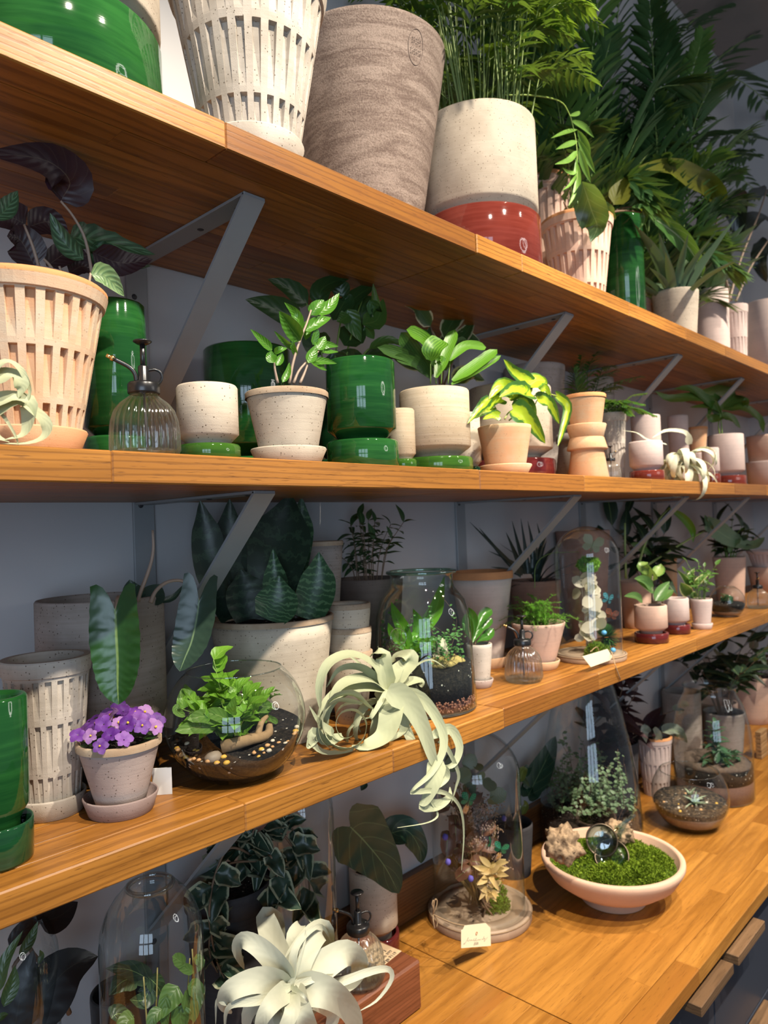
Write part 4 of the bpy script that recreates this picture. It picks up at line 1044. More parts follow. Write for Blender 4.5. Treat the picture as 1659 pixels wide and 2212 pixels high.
stems(t, stem_b, [[(1.318,-0.12,2.131),(1.3142,-0.12,2.2056),(1.2925,-0.12,2.2608)], [(1.3266,-0.12,2.132),(1.3352,-0.12,2.1871),(1.3386,-0.12,2.2417)], [(1.3352,-0.12,2.133),(1.3643,-0.12,2.1802),(1.3854,-0.12,2.2328)]], 0.003, 0.002)

# shaded buff pots behind the philodendron
glazed_pot('small shaded buff cylinder on a dark base behind the philodendron pot', *(1.2501,-0.24,0.0298), 0.140, 0.026, cream, green_dk)
B11 = (1.4878,-0.195,0.0987,0.2354)
glazed_pot('wide buff cylinder pot on a red base behind the philodendron', B11[0], B11[1], B11[2], 0.226, 0.052, cream, maroon)
t = thing('planter', 'tall tapering grey planter against the wall, behind the red-based buff pot', 'planter', (1.7629 + 0.02, -0.088, S2))
taper_pot(t, 0.060, 0.0855, 0.335, greyclay, 0, None, soil=None)
t = thing('planter', 'upside-down buff pot tucked behind the stacked terracotta pots', 'planter', (1.715, -0.235, S2))
part('pot', lathe(MB(), [(0.045, 0), (0.050, 0.001), (0.036, 0.10), (0.036, 0.105), (0.043, 0.106), (0.041, 0.128), (0, 0.128)], 40), greyclay, t)

# philodendron
B12 = (1.2263,-0.352,0.0537,0.105)
t = thing('potted_plant', 'lime and green philodendron trailing from terracotta pot on a saucer', 'plant', (B12[0], B12[1], S2))
taper_pot(t, 0.0385, B12[2], 0.085, orange_clay, 0.012, None, soil=0.93)
saucer(t, 0.0525, 0.020, orange_clay, 0.041)
br = leafm('lime_streaked_leaf', (0.045, 0.15, 0.025), (0.03, 0.10, 0.02), (0.10, 0.20, 0.03), (0.40, 0.55, 0.06), 0.0, 0, 5, 'center', (0.42, 0.56, 0.03), rough=0.3, trans=0.3)
brl = leafm('lime_leaf', (0.45, 0.60, 0.03), (0.30, 0.48, 0.025), (0.35, 0.5, 0.05), midw=0.02, nv=5, pat='margin', pc=(0.09, 0.22, 0.03), rough=0.3, trans=0.35)
leaves(t, br, [([(1.3039,-0.37,2.0926),(1.2448,-0.37,2.1042),(1.2072,-0.37,2.1267)],0.0388),([(1.2858,-0.38,2.0662),(1.2079,-0.39,2.0635),(1.1561,-0.39,2.0437)],0.0467),([(1.3263,-0.37,2.0595),(1.3721,-0.37,2.0553),(1.411,-0.37,2.0149)],0.0413),([(1.424,-0.36,2.0791),(1.4503,-0.37,2.0548),(1.4237,-0.37,2.0018),(1.4011,-0.37,1.9663)],0.0262),([(1.2094,-0.385,2.0255),(1.2454,-0.395,2.0091),(1.3079,-0.395,1.9642)],0.0566),([(1.1353,-0.38,2.0386),(1.1184,-0.37,2.0193),(1.0806,-0.37,1.9903)],0.0251),([(1.1876,-0.375,2.0456),(1.1663,-0.37,2.0388),(1.1498,-0.37,2.0213)],0.0391),([(1.2505,-0.37,2.0472),(1.2875,-0.37,2.0395),(1.3138,-0.37,2.0151)],0.0491),([(1.2364,-0.36,2.0547),(1.2555,-0.37,2.0691),(1.2906,-0.37,2.0796)],0.0362),([(1.164,-0.37,2.0279),(1.133,-0.37,2.0162),(1.0983,-0.37,2.0002)],0.0183)], 'heart', 0.35, 0.08, lobe=0.10)
leaves(t, brl, [([(1.2227,-0.375,2.0647),(1.1864,-0.375,2.0724),(1.1441,-0.375,2.0411)],0.0394),([(1.2863,-0.375,2.0821),(1.3193,-0.375,2.0975),(1.3525,-0.375,2.1015)],0.0526),([(1.3287,-0.375,2.0793),(1.3512,-0.375,2.0857),(1.3723,-0.375,2.0694)],0.0223),([(1.3615,-0.36,2.0873),(1.3721,-0.36,2.1034),(1.3675,-0.36,2.1157)],0.0227),([(1.1684,-0.38,2.0109),(1.151,-0.375,2.0101),(1.1219,-0.375,2.0007)],0.0228),([(1.2395,-0.38,2.0612),(1.2605,-0.38,2.0728),(1.2543,-0.38,2.0795)],0.0315)], 'heart', 0.35, 0.08, lobe=0.08)
stems(t, plain('lime_stem', (0.36, 0.42, 0.10), 0.5), [[(1.2331,-0.36,2.0099),(1.286,-0.36,2.0408),(1.3184,-0.36,2.0728)], [(1.2498,-0.36,2.0112),(1.3215,-0.36,2.0441),(1.3429,-0.36,2.0627)], [(1.267,-0.36,2.0154),(1.3421,-0.36,2.0753),(1.424,-0.36,2.0791)], [(1.2005,-0.36,2.0072),(1.1865,-0.36,2.0314),(1.1641,-0.36,2.0445)], [(1.25,-0.36,2.014),(1.2882,-0.36,2.0695),(1.3202,-0.36,2.0962)], [(1.2018,-0.37,2.0088),(1.2157,-0.37,2.0218),(1.2326,-0.37,2.0297)]], 0.0016, 0.001)

# stacked terracotta pots: one upside down, a saucer, one upright
B13 = (1.5795,-0.345,0.0472,0.0937)
sx, sy, sr = B13[0], B13[1], B13[2]
tm = solo('pot', lathe(MB(), [(sr - 0.008, 0), (sr - 0.002, 0.0), (sr, 0.004), (sr * 0.80, 0.066), (sr * 0.80, 0.068), (sr * 0.97, 0.069), (sr * 0.99, 0.072), (sr * 0.84, 0.096), (sr * 0.80, 0.098), (0, 0.098)], 48), orange_clay, 'plain terracotta pot turned upside down, bottom of a stack of two', 'pot', (sx, sy, S2))
t = thing('pot', 'plain upright terracotta pot with its saucer, on top of the upside-down pot', 'pot', (sx, sy, S2 + 0.098))
taper_pot(t, sr * 0.70, sr * 1.0, 0.088, orange_clay, 0.012, terra_rim, soil=None)
saucer(t, sr * 1.0, 0.030, orange_clay, sr * 0.80)

# fern and its neighbours
t = thing('planter', 'dark tall cylinder planter in shade against the wall, behind the fern', 'planter', (2.1531 - 0.02, -0.085, S2))
taper_pot(t, 0.062, 0.064, 0.345, greyclay, 0, None, soil=None)
fernm = leafm('feathery_palm_leaf', (0.05, 0.13, 0.025), (0.03, 0.085, 0.018), midw=0.0, trans=0.2)
fx = 1.8282
t = thing('potted_plant', 'small feathery palm standing behind the stacked terracotta pots', 'plant', (fx, -0.215, S2))
taper_pot(t, 0.035, 0.045, 0.09, greyclay, 0, None)
for pts in [[(1.822,-0.22,2.1233),(1.7888,-0.22,2.1824),(1.8073,-0.22,2.2475)], [(1.8484,-0.22,2.1259),(1.895,-0.22,2.1953),(2.0126,-0.22,2.2367)], [(1.8225,-0.24,2.1205),(1.9373,-0.24,2.1841),(2.1395,-0.24,2.233)], [(1.8351,-0.22,2.1246),(1.8432,-0.22,2.2145),(1.9023,-0.22,2.2743)], [(1.7708,-0.24,2.1154),(1.7365,-0.24,2.1484),(1.7285,-0.24,2.1959)], [(1.8358,-0.24,2.1218),(1.9077,-0.24,2.1677),(1.9803,-0.24,2.1825)], [(1.901,-0.2,2.134),(1.9659,-0.2,2.2341),(2.0261,-0.2,2.2556)]]:
    part('frond', frond_mesh([Vector(p) - Vector((fx, -0.215, S2)) for p in pts], 0.06, 12, fernm, 0.010, 0.4, 0.9, rach=0.0015), fernm, t)
B15 = (1.88,-0.27,0.0325,0.1976)
t = thing('potted_plant', 'white slotted pot with a low feathery fern beside the stacked terracotta pots', 'plant', (B15[0], B15[1], S2))
slot_pot(t, 0.022, B15[2], 0.192, white_clay, 0, None, 20, rimh=0.12)
fn = leafm('fine_fern_leaf', (0.07, 0.19, 0.03), (0.04, 0.12, 0.02), midw=0.0, trans=0.25)
for i in range(16):
    a = rnd(0, 6.283); L = rnd(0.07, 0.13); el = rnd(0.1, 1.0)
    b = Vector((0, 0, 0.175)); e = b + sph(a, el) * L + Vector((0, 0, -0.02)); e.y = min(e.y, 0.2)
    part('frond', frond_mesh([b, b.lerp(e, 0.5) + Vector((0, 0, 0.025)), e], 0.03, 14, fn, 0.006, 0.3, 1.1, rach=0.001), fn, t)
t = thing('mister', 'small glass plant mister in front of the white slotted fern pot', 'mister', (1.6565, -0.365, S2))
mister(t, 0.56, math.radians(170))

# rosy cylinders
B17 = (1.8822,-0.355,0.0426,0.1065)
glazed_pot('rosy cylinder pot on a red base, left of the pale air plant', B17[0], B17[1], B17[2], 0.1055, 0.028, palepink, red)
t = thing('planter', 'taller rosy cylinder behind the red-based pot beside the air plant', 'planter', (*(2.1673,-0.235), S2))
taper_pot(t, 0.041, 0.043, 0.214, palepink, 0, None, soil=None)
xr = (2.1148,-0.355,1.959)
t = xero('bleached white air plant resting on the middle shelf among rosy pots', (xr[0], xr[1], S2 + 0.055))
rs = random.Random(21)
def curl_leaf(t, c, az, el, L, w, k, mat=XER, rs=random, tw=0.0, n=16, name='leaf'):
    """strap that grows out of the centre, arches over and curls under"""
    d = sph(az, el); p = Vector(c); pts = [p.copy()]
    ax = d.cross(Vector((0, 0, 1)))
    if ax.length < 0.1: ax = Vector((1, 0, 0))
    ax.normalize(); ax = (ax + Vector((rs.uniform(-.25, .25), rs.uniform(-.25, .25), rs.uniform(-.25, .25)))).normalized()
    N = 14
    for i in range(N):
        d = Matrix.Rotation(-k / N * (0.4 + 1.4 * i / N), 3, ax) @ d
        p = p + d * (L / N); pts.append(p.copy())
    hint = (sph(az, el).cross(ax)).normalized()
    mb = MB()
    # normals follow the curl: build with a per-leaf hint across the curl axis
    vs, fs, uvs = [], [], []
    S = spline(pts, n); m = 2
    for i, q_ in enumerate(S):
        f = i / n
        T = (S[min(n, i + 1)] - S[max(0, i - 1)]).normalized()
        s_ = (ax - T * ax.dot(T)).normalized(); s_ = Matrix.Rotation(tw * f, 3, T) @ s_
        N_ = s_.cross(T); hw = 0.5 * w * PROF['tail'](f)
        for j in range(-m, m + 1):
            g = j / m
            vs.append(q_ + s_ * g * hw - N_ * 0.22 * hw * g * g); uvs.append((0.5 + g / 2, f))
    for i in range(n):
        for j in range(2 * m): a = i * (2 * m + 1) + j; fs.append((a, a + 1, a + 2 * m + 2, a + 2 * m + 1))
    mb.add(vs, fs, uvs)
    return part(name, mb, mat, t)
XERW = leafm('bleached_air_plant_leaf', (0.68, 0.66, 0.50), (0.58, 0.57, 0.42), midw=0.0, rough=0.6, trans=0.1, spec=0.2)
for i in range(34):
    curl_leaf(t, (rs.uniform(-.01, .01), -0.005, rs.uniform(-.005, .015)), i * 2.4, rs.uniform(-0.2, 1.2), rs.uniform(0.11, 0.2), rs.uniform(0.026, 0.04), rs.uniform(2.5, 6.0), XERW, rs)
leaves(t, XERW, [([(2.0953,-0.4,1.9282),(2.2031,-0.4,1.9286),(2.258,-0.4,1.9122),(2.2969,-0.4,1.881)],0.0124)], 'tail', 0.2)
leaves(t, XERW, [([(2.0836,-0.33,2.0132),(1.9584,-0.33,2.0189),(1.8867,-0.33,2.0331),(1.8039,-0.33,2.0334)],0.0099),([(2.2591,-0.33,2.0232),(2.2265,-0.33,2.0563),(2.0881,-0.33,2.0535),(1.9897,-0.33,2.0272)],0.0239)], 'tail', 0.2)

t = thing('pot', 'bright small terracotta pot raised behind the bleached air plant', 'pot', (*(2.6855,-0.2), S2))
taper_pot(t, 0.026, 0.026, 0.13, palepink, 0, None, soil=None)
t2 = thing('pot', 'bright orange-lit tapered terracotta pot standing above the bleached air plant', 'pot', (t.location.x, t.location.y, S2 + 0.13))
taper_pot(t2, 0.0255, 0.0345, 0.092, orange_clay, 0, terra_rim, soil=None)
t['label'] = 'pale rosy upturned pot carrying the bright terracotta pot behind the air plant'
t = thing('planter', 'tall narrow rosy planter behind the bleached air plant, streaked with shade', 'planter', (*(2.6135,-0.16), S2))
taper_pot(t, 0.030, 0.035, 0.262, palepink, 0, None, soil=None)
glazed_pot('narrow rosy cylinder on a red base, right of the bleached air plant', *(2.4158,-0.335), 0.0258, 0.1195, 0.036, palepink, red)
B19 = (2.8081,-0.255,0.0607,0.198)
t = thing('potted_plant', 'rosy cylinder on a red base with large arching deep green leaves', 'plant', (B19[0], B19[1], S2))
cyl_pot(t, B19[2], 0.196, palepink, red, 0.045)
bigl = leafm('broad_arching_leaf', (0.08, 0.19, 0.03), (0.045, 0.12, 0.022), (0.10, 0.18, 0.03), (0.2, 0.3, 0.08), 0.02, 0.2, 6, rough=0.35, trans=0.25)
leaves(t, bigl, [([(2.8008,-0.25,2.1644),(2.6223,-0.25,2.2141),(2.3358,-0.25,2.1815),(2.2123,-0.25,2.1932)],0.0385),([(2.7786,-0.25,2.1794),(2.5384,-0.25,2.2291),(2.3585,-0.25,2.2168)],0.0378),([(2.8054,-0.25,2.1988),(2.9674,-0.25,2.2675),(2.8144,-0.25,2.2646),(2.5375,-0.25,2.2211)],0.0681),([(2.8043,-0.25,2.1902),(3.014,-0.25,2.2184),(3.2401,-0.25,2.192),(3.2935,-0.25,2.1386)],0.0493),([(2.7786,-0.25,2.1794),(2.6632,-0.25,2.1855),(2.4898,-0.25,2.1692)],0.0359),([(2.8008,-0.25,2.1644),(2.7038,-0.25,2.1479),(2.6374,-0.25,2.1587)],0.0396),([(2.7763,-0.25,2.1623),(2.9006,-0.25,2.1641),(3.0021,-0.25,2.1366)],0.0418),([(2.8054,-0.25,2.1988),(2.7138,-0.25,2.2235),(2.6578,-0.25,2.1441)],0.0331),([(2.8303,-0.25,2.2012),(3.0179,-0.25,2.2459),(3.0984,-0.25,2.2264)],0.0611)], 'ovate', 0.3, 0.08)
stems(t, stem_g, [[(2.7671,-0.25,2.0941),(2.7584,-0.25,2.1356),(2.8054,-0.25,2.1988)], [(2.7914,-0.25,2.0957),(2.7875,-0.25,2.1378),(2.7786,-0.25,2.1794)]], 0.0025, 0.002)
glz = solo('pot', lathe(MB(), [(0, 0), (0.080, 0), (0.086, 0.115), (0.087, 0.120), (0.080, 0.120), (0.079, 0.02), (0, 0.02)], 48), palepink, 'wide pale rosy pot at the frame edge, lower of a stacked pair', 'pot', (*(3.3372,-0.25), S2))
solo('pot', lathe(MB(), [(0, 0), (0.074, 0), (0.080, 0.10), (0.081, 0.108), (0.074, 0.108), (0.073, 0.02), (0, 0.02)], 48), pink, 'wide rosy pot at the frame edge, upper of a stacked pair', 'pot', (glz.location.x, glz.location.y, S2 + 0.1205))

# ================================================================= LOWEST SHELF
t = thing('planter', 'emerald glazed pot on a deep green saucer base, cut by the left frame edge', 'planter', (*(0.2885,-0.292), S3))
gr = 0.0354
part('pot', lathe(MB(), [(0, 0.02), (gr * 0.72, 0.02), (gr * 0.72, 0.045), (gr * 0.80, 0.05), (gr, 0.062), (gr, 0.178), (gr - 0.002, 0.181), (gr - 0.006, 0.181), (gr - 0.0085, 0.176), (gr - 0.008, 0.08), (0, 0.078)], 48), green, t)
part('base', lathe(MB(), [(0, 0), (gr * 1.02, 0), (gr * 1.08, 0.004), (gr * 1.10, 0.042), (gr * 1.08, 0.045), (gr * 1.02, 0.044), (gr, 0.035), (gr * 0.9, 0.018), (0, 0.018)], 48), green_dk, t, 'glossy saucer base')

C2 = (0.3702,-0.23,0.0554,0.2022)
t = thing('planter', 'whitewashed slotted pot on a saucer behind the violets', 'planter', (0.388, -0.192, S3))
slot_pot(t, 0.0365, C2[2] * 0.97, 0.190, white_clay, 0.010, None, 22, bands=((0.02, 0.235), (0.265, 0.58), (0.62, 0.87)), soil=None)
saucer(t, 0.0455, 0.026, white_clay, 0.039, 0.004)

C3 = (0.5087,-0.096,0.0915,0.2618)
t = thing('potted_plant', 'wide grey cylinder pot in shade with long hanging strap leaves', 'plant', (C3[0], C3[1], S3))
cyl_pot(t, C3[2], 0.262, greyclay, black_metal, 0.045, foot=0.8, br=0.85)
lf = leafm('long_glossy_leaf', (0.030, 0.105, 0.022), (0.018, 0.06, 0.016), (0.12, 0.16, 0.03), (0.22, 0.33, 0.08), 0.045, 0.0, 13, rough=0.22, trans=0.18, spec=0.6)
lfd = leafm('long_dark_leaf', (0.035, 0.065, 0.045), (0.022, 0.045, 0.032), (0.06, 0.09, 0.04), (0.16, 0.24, 0.12), 0.04, 0.0, 13, rough=0.28, trans=0.08)
# the blade is split at the top into two lobes either side of the petiole
def split_leaf(t, mat, pts, w, lobe, rip=0.07):
    P = [Vector(p) - loc_of(t) for p in pts]
    part('leaf', ribbon(MB(), P, w, 'hang', None, 24, 4, 0.25, rip, 9, lobe), mat, t)
split_leaf(t, lf, [(0.4377,-0.285,1.7148),(0.438,-0.285,1.6844),(0.4387,-0.285,1.6494),(0.4378,-0.285,1.6205),(0.4382,-0.285,1.596)], 0.063, 0.38)
split_leaf(t, lfd, [(0.5688,-0.27,1.7135),(0.5642,-0.27,1.6893),(0.5549,-0.27,1.6582),(0.5439,-0.27,1.6375),(0.5347,-0.27,1.6199)], 0.0546, 0.50)
stems(t, stem_p, [[(0.5138,-0.2,1.714),(0.5193,-0.2,1.7299),(0.5324,-0.2,1.7587),(0.5399,-0.2,1.7849),(0.5401,-0.2,1.815)], [(0.522,-0.22,1.7128),(0.5318,-0.22,1.7295),(0.5519,-0.22,1.7403),(0.5781,-0.22,1.7369),(0.5751,-0.26,1.7124)], [(0.4944,-0.2,1.716),(0.4544,-0.26,1.7285),(0.4382,-0.284,1.7146)]], 0.0032, 0.002)
leaves(t, lfd, [([(0.5312,-0.17,1.711),(0.5209,-0.17,1.7288),(0.5178,-0.17,1.7445)],0.0323),([(0.5457,-0.17,1.7062),(0.5575,-0.17,1.7222),(0.5655,-0.17,1.7339)],0.0345),([(0.5646,-0.17,1.7077),(0.5879,-0.17,1.7124),(0.6069,-0.17,1.7305)],0.0098)], 'ovate', 0.3, 0.1)

# african violets
C4 = (0.4479,-0.2645,0.0386,0.0531,0.1017)
t = thing('potted_plant', 'purple flowering violets in small speckled clay pot with saucer', 'plant', (C4[0], C4[1], S3))
violet_clay = clay('pinkish_speckled_clay', (0.47, 0.38, 0.34), (0.38, 0.30, 0.27), 0.8, lines=0.25)
taper_pot(t, 0.030, C4[3] * 0.98, 0.083, violet_clay, 0.010, rim_brown, soil=0.92)
saucer(t, 0.0475, 0.0235, clay('mauve_clay', (0.33, 0.25, 0.23), (0.26, 0.19, 0.17), 0.6), 0.0385, 0.0035)
vcol = [leafm('violet_petal_%d' % k, c, tuple(x * 0.75 for x in c), c, midw=0.0, rough=0.5, trans=0.3) for k, c in enumerate(((0.20, 0.05, 0.38), (0.30, 0.10, 0.48), (0.14, 0.025, 0.30), (0.45, 0.22, 0.55)))]
yel = plain('yellow_anther', (0.8, 0.5, 0.05), 0.5)
FL = []
for m in vcol:
    mb = MB()
    for k in range(5):
        a = k * 1.2566 + 0.2; L = 1.0 if k in (0, 1, 4) else 0.82
        ribbon(mb, [(0.05 * math.cos(a), 0.05 * math.sin(a), 0), (0.5 * L * math.cos(a), 0.5 * L * math.sin(a), 0.12), (L * math.cos(a), L * math.sin(a), 0.02)], 0.85 * L, 'round', (0, 0, 1), 5, 1, 0.2)
    FL.append(mb.mesh('flower', m))
ymb = MB(); blob(ymb, (0, 0, 0.12), 0.13, 0.13, 0.14, 0, n=6, m=4); YM = ymb.mesh('anther', yel)
vg = leafm('violet_leaf', (0.06, 0.13, 0.03), midw=0.03, trans=0.15)
vleaf = leafmesh(vg, 'round', 0.8, 0.2, 0.2)
rt_ = C4[3]
for i in range(9):
    a = i * 0.7; put_leaf(t, vleaf, (0.015 * math.cos(a), 0.015 * math.sin(a), 0.082), sph(a, 0.35), (0, 0, 1), 0.036)
for i in range(34):
    k = math.sqrt((i + 0.5) / 34); a = i * 2.4
    p = Vector((rt_ * 0.98 * k * math.cos(a), rt_ * 0.98 * k * math.sin(a), 0.100 + 0.022 * (1 - k * k) + rnd(-0.004, 0.008)))
    nrm = (Vector((p.x * 14, p.y * 14, 1.0)) + Vector((-0.5, -0.6, 0)) + sph(rnd(0, 6.28), 0) * 0.5).normalized()
    d = nrm.cross(sph(rnd(0, 6.28), 0.2)).normalized()
    o = put_leaf(t, FL[(i * 7 + i // 3) % 4], p, d, nrm, rnd(0.0105, 0.0145), 'flower')
    if i % 2: put_leaf(o, YM, (0, 0, 0.05), (1, 0, 0), (0, 0, 1), 1.0, 'anther')

# bowl terrarium
C5 = (0.625,-0.268,0.1013)
t = thing('terrarium', 'open round glass bowl terrarium with bright green fittonia and pebbles', 'terrarium', (C5[0], C5[1], S3))
R_ = C5[2]
def bowl_prof(R, hb, top, n=20):
    """sphere cut flat at the foot (hb) and open at height top"""
    a0 = -math.asin(min(0.999, (R - hb) / R)); a1 = math.asin(min(0.999, (top - R + hb) / R))
    return [(R * math.cos(a0 + (a1 - a0) * i / n), R - hb + R * math.sin(a0 + (a1 - a0) * i / n)) for i in range(n + 1)]
def glass_bowl(t, R, hb, top, mat, squash=1.0):
    pr = bowl_prof(R, hb, top)
    pr = [(r, z * squash) for r, z in pr]
    part('bowl', lathe(MB(), [(0, 0.001)] + pr, 64), mat, t, 'clear glass bowl')
    rr, zz = pr[-1]
    rm = MB(); tube(rm, [(rr * math.cos(k * 0.19635), rr * math.sin(k * 0.19635), zz) for k in range(33)], 0.0011, None, 6, 96)
    part('rim', rm, glassm('glass_rim', (0.8, 0.86, 0.84), 0.22, 0.7), t)
    return pr
def soil_fill(t, R, hb, lo, hi, tilt, mat, squash=1.0, name='soil', n=40):
    """soil filling a sphere from lo up to a tilted, lumpy surface"""
    mb = MB(); prof = []
    k = 0.965
    zs = [lo + (hi - lo) * i / 8 for i in range(9)]
    vs, fs = [], []
    for i in range(n):
        a = 6.2832 * i / n
        for j, z in enumerate(zs):
            f = j / 8
            zt = z + tilt * math.cos(a - 0.6) * f + 0.003 * f * noise.noise(Vector((3 * math.cos(a), 3 * math.sin(a), 1.7)))
            c = zt / squash - (R - hb)
            r = k * math.sqrt(max(1e-6, R * R - c * c))
            vs.append((r * math.cos(a), r * math.sin(a), zt))
        for q, rr in enumerate((0.72, 0.42, 0.15)):
            b = vs[-1 - q] if q == 0 else vs[-1]
            r0 = vs[i * 12 + 8]
            x, y = r0[0] * rr, r0[1] * rr
            vs.append((x, y, hi + tilt * rr * math.cos(a - 0.6) + 0.006 * (1 - rr) + 0.004 * noise.noise(Vector((x * 60, y * 60, 0)))))
    for i in range(n):
        j = (i + 1) % n
        for q in range(11): fs.append((i * 12 + q, j * 12 + q, j * 12 + q + 1, i * 12 + q + 1))
    fs.append(tuple(i * 12 for i in range(n - 1, -1, -1)))
    fs.append(tuple(i * 12 + 11 for i in range(n)))
    mb.add(vs, fs)
    return part(name, mb, mat, t)
HB = 0.012
glass_bowl(t, R_, HB, R_ * 1.62, clear, 0.93)
blk = soilm('black_soil', (0.010, 0.009, 0.009), (0.035, 0.028, 0.022), 0.8)
soil_fill(t, R_, HB, 0.012, R_ * 0.56, 0.017, blk, 0.93)
dw = plain('driftwood', (0.28, 0.18, 0.09), 0.9, var=0.4, sc=80, bstr=0.6)
mb = MB(); tube(mb, [(-0.045, -0.03, 0.055), (-0.015, -0.052, 0.062), (0.02, -0.048, 0.060), (0.045, -0.02, 0.068)], 0.010, 0.005, 7, 10)
tube(mb, [(0.0, -0.05, 0.06), (0.012, -0.045, 0.078), (0.03, -0.035, 0.082)], 0.006, 0.003, 6, 6)
part('driftwood', mb, dw, t)
peb = [plain('tan_pebble', (0.55, 0.30, 0.13), 0.6, var=0.3), plain('yellow_pebble', (0.66, 0.38, 0.06), 0.6, var=0.3), plain('grey_pebble', (0.22, 0.18, 0.14), 0.6, var=0.3), plain('pale_pebble', (0.6, 0.52, 0.40), 0.6, var=0.3)]
def to_cam(th, r):
    a = math.atan2(CAMLOC[1] - t.location.y, CAMLOC[0] - t.location.x) + th
    return r * math.cos(a), r * math.sin(a)
for i in range(46):
    th = rnd(-1.5, 1.5); k = 0.955 if i % 3 else rnd(0.7, 0.9)
    a = math.atan2(CAMLOC[1] - C5[1], CAMLOC[0] - C5[0]) + th
    zc_ = R_ * 0.56 + 0.017 * math.cos(a - 0.6) * k + rnd(-0.001, 0.004)
    c_ = zc_ / 0.93 - (R_ - HB); rr = math.sqrt(max(0, R_ * R_ - c_ * c_)) * 0.93 * k
    s_ = rnd(0.002, 0.0042) if i else 0.011
    m = peb[2] if i == 0 else peb[(0, 0, 1, 3)[i % 4]]
    part('pebble', blob(MB(), (0, 0, 0), s_ * 1.25, s_, s_ * 0.8, 0.15, 2, 8, 5, i), m, t, at=(rr * math.cos(a), rr * math.sin(a), zc_))
fit_g = leafm('fittonia_leaf', (0.20, 0.42, 0.04), (0.11, 0.28, 0.025), (0.20, 0.36, 0.05), (0.32, 0.5, 0.10), 0.03, 0.25, 5, rough=0.38, trans=0.35)
fit_d = leafm('flat_terrarium_leaf', (0.12, 0.24, 0.04), (0.08, 0.17, 0.03), (0.22, 0.22, 0.05), (0.30, 0.40, 0.12), 0.03, 0.25, 5, trans=0.3)
lmf = [leafmesh(fit_g, 'ovate', 0.62, d, 0.35, rp, 7, 2, 0, 5) for d, rp in ((0.15, 0.18), (0.4, 0.22), (0.6, 0.12))]
fc = Vector((-0.014, 0.002, R_ * 0.55))
def inbowl(v):
    c = v.z / 0.93 - (R_ - HB); m = 0.90 * math.sqrt(max(0.0001, R_ * R_ - c * c)); l_ = math.hypot(v.x, v.y)
    if l_ > m: v.x *= m / l_; v.y *= m / l_
    return v
for i in range(40):
    az = i * 2.4; sp = rnd(0.01, 0.068)
    top = fc + Vector((math.cos(az) * sp, math.sin(az) * sp, rnd(0.022, 0.070) - sp * 0.2))
    if i < 4: top = fc + Vector((-0.030 + 0.012 * i, -0.004 * i, 0.115 - 0.018 * i))
    top = inbowl(top)
    b = fc + Vector((rnd(-.012, .012), rnd(-.012, .012), 0))
    part('stem', tube(MB(), [b, b.lerp(top, 0.5) + Vector((0, 0, 0.008)), top], 0.0011, 0.0008, 5), stem_g, t)
    for j in range(5 if i >= 3 else 9):
        f = 1 - j * 0.14 if i >= 3 else 1 - j * 0.09
        p = b.lerp(top, f) + Vector((0, 0, 0.008 * (1 - f)))
        d = sph(az + j * 2.1, rnd(0.0, 0.8) if j else 1.0)
        e = inbowl(p + d * 0.030) - p
        put_leaf(t, random.choice(lmf), p, e, (-0.3, -0.4, 1), max(0.012, e.length) * rnd(0.85, 1.1))
leaves(t, fit_d, [([(0.5728,-0.3,1.5468),(0.5512,-0.3,1.5591),(0.5262,-0.3,1.5601)],0.0188),([(0.5687,-0.3,1.5382),(0.5435,-0.3,1.547),(0.5072,-0.3,1.5491)],0.0187),([(0.5955,-0.3,1.5419),(0.5732,-0.3,1.5563),(0.5513,-0.3,1.564)],0.0191),([(0.6115,-0.3,1.5514),(0.6399,-0.3,1.5554),(0.6689,-0.3,1.5461)],0.0227),([(0.6032,-0.3,1.5402),(0.6098,-0.3,1.5485),(0.6179,-0.3,1.5533)],0.017),([(0.6436,-0.3,1.5447),(0.6682,-0.3,1.5293),(0.6765,-0.3,1.5228)],0.0082),([(0.5133,-0.3,1.5842),(0.5109,-0.3,1.5755),(0.5229,-0.3,1.5651)],0.011)], 'round', 0.3, 0.05)
wv_ = leafm('white_edged_curly_leaf', (0.09, 0.18, 0.04), midw=0.0, nv=5, pat='margin', pc=(0.6, 0.66, 0.42), trans=0.2)
lmw = [leafmesh(wv_, 'ovate', 0.6, 0.5, 0.5, 0.5, 7, 2, 0, 3)]
for i in range(16):
    p = inbowl(Vector((0.03 + rnd(-.02, .02), -0.012 + rnd(-.02, .02), R_ * 0.55 + rnd(0.02, 0.065))))
    put_leaf(t, lmw[0], p, sph(rnd(0, 6.28), rnd(-.2, .9)), (0, 0, 1), 0.020)
# small white card behind the bowl
solo('card', box(MB(), (-0.0005, -0.013, 0), (0.0008, 0.013, 0.036)), plain('white_card', (0.72, 0.72, 0.70), 0.6, var=0.02), 'small blank white card tucked between violets and glass bowl', 'card', (*(0.5117,-0.255), S3), smooth=False).rotation_euler = (0, 0.0, 0.85)

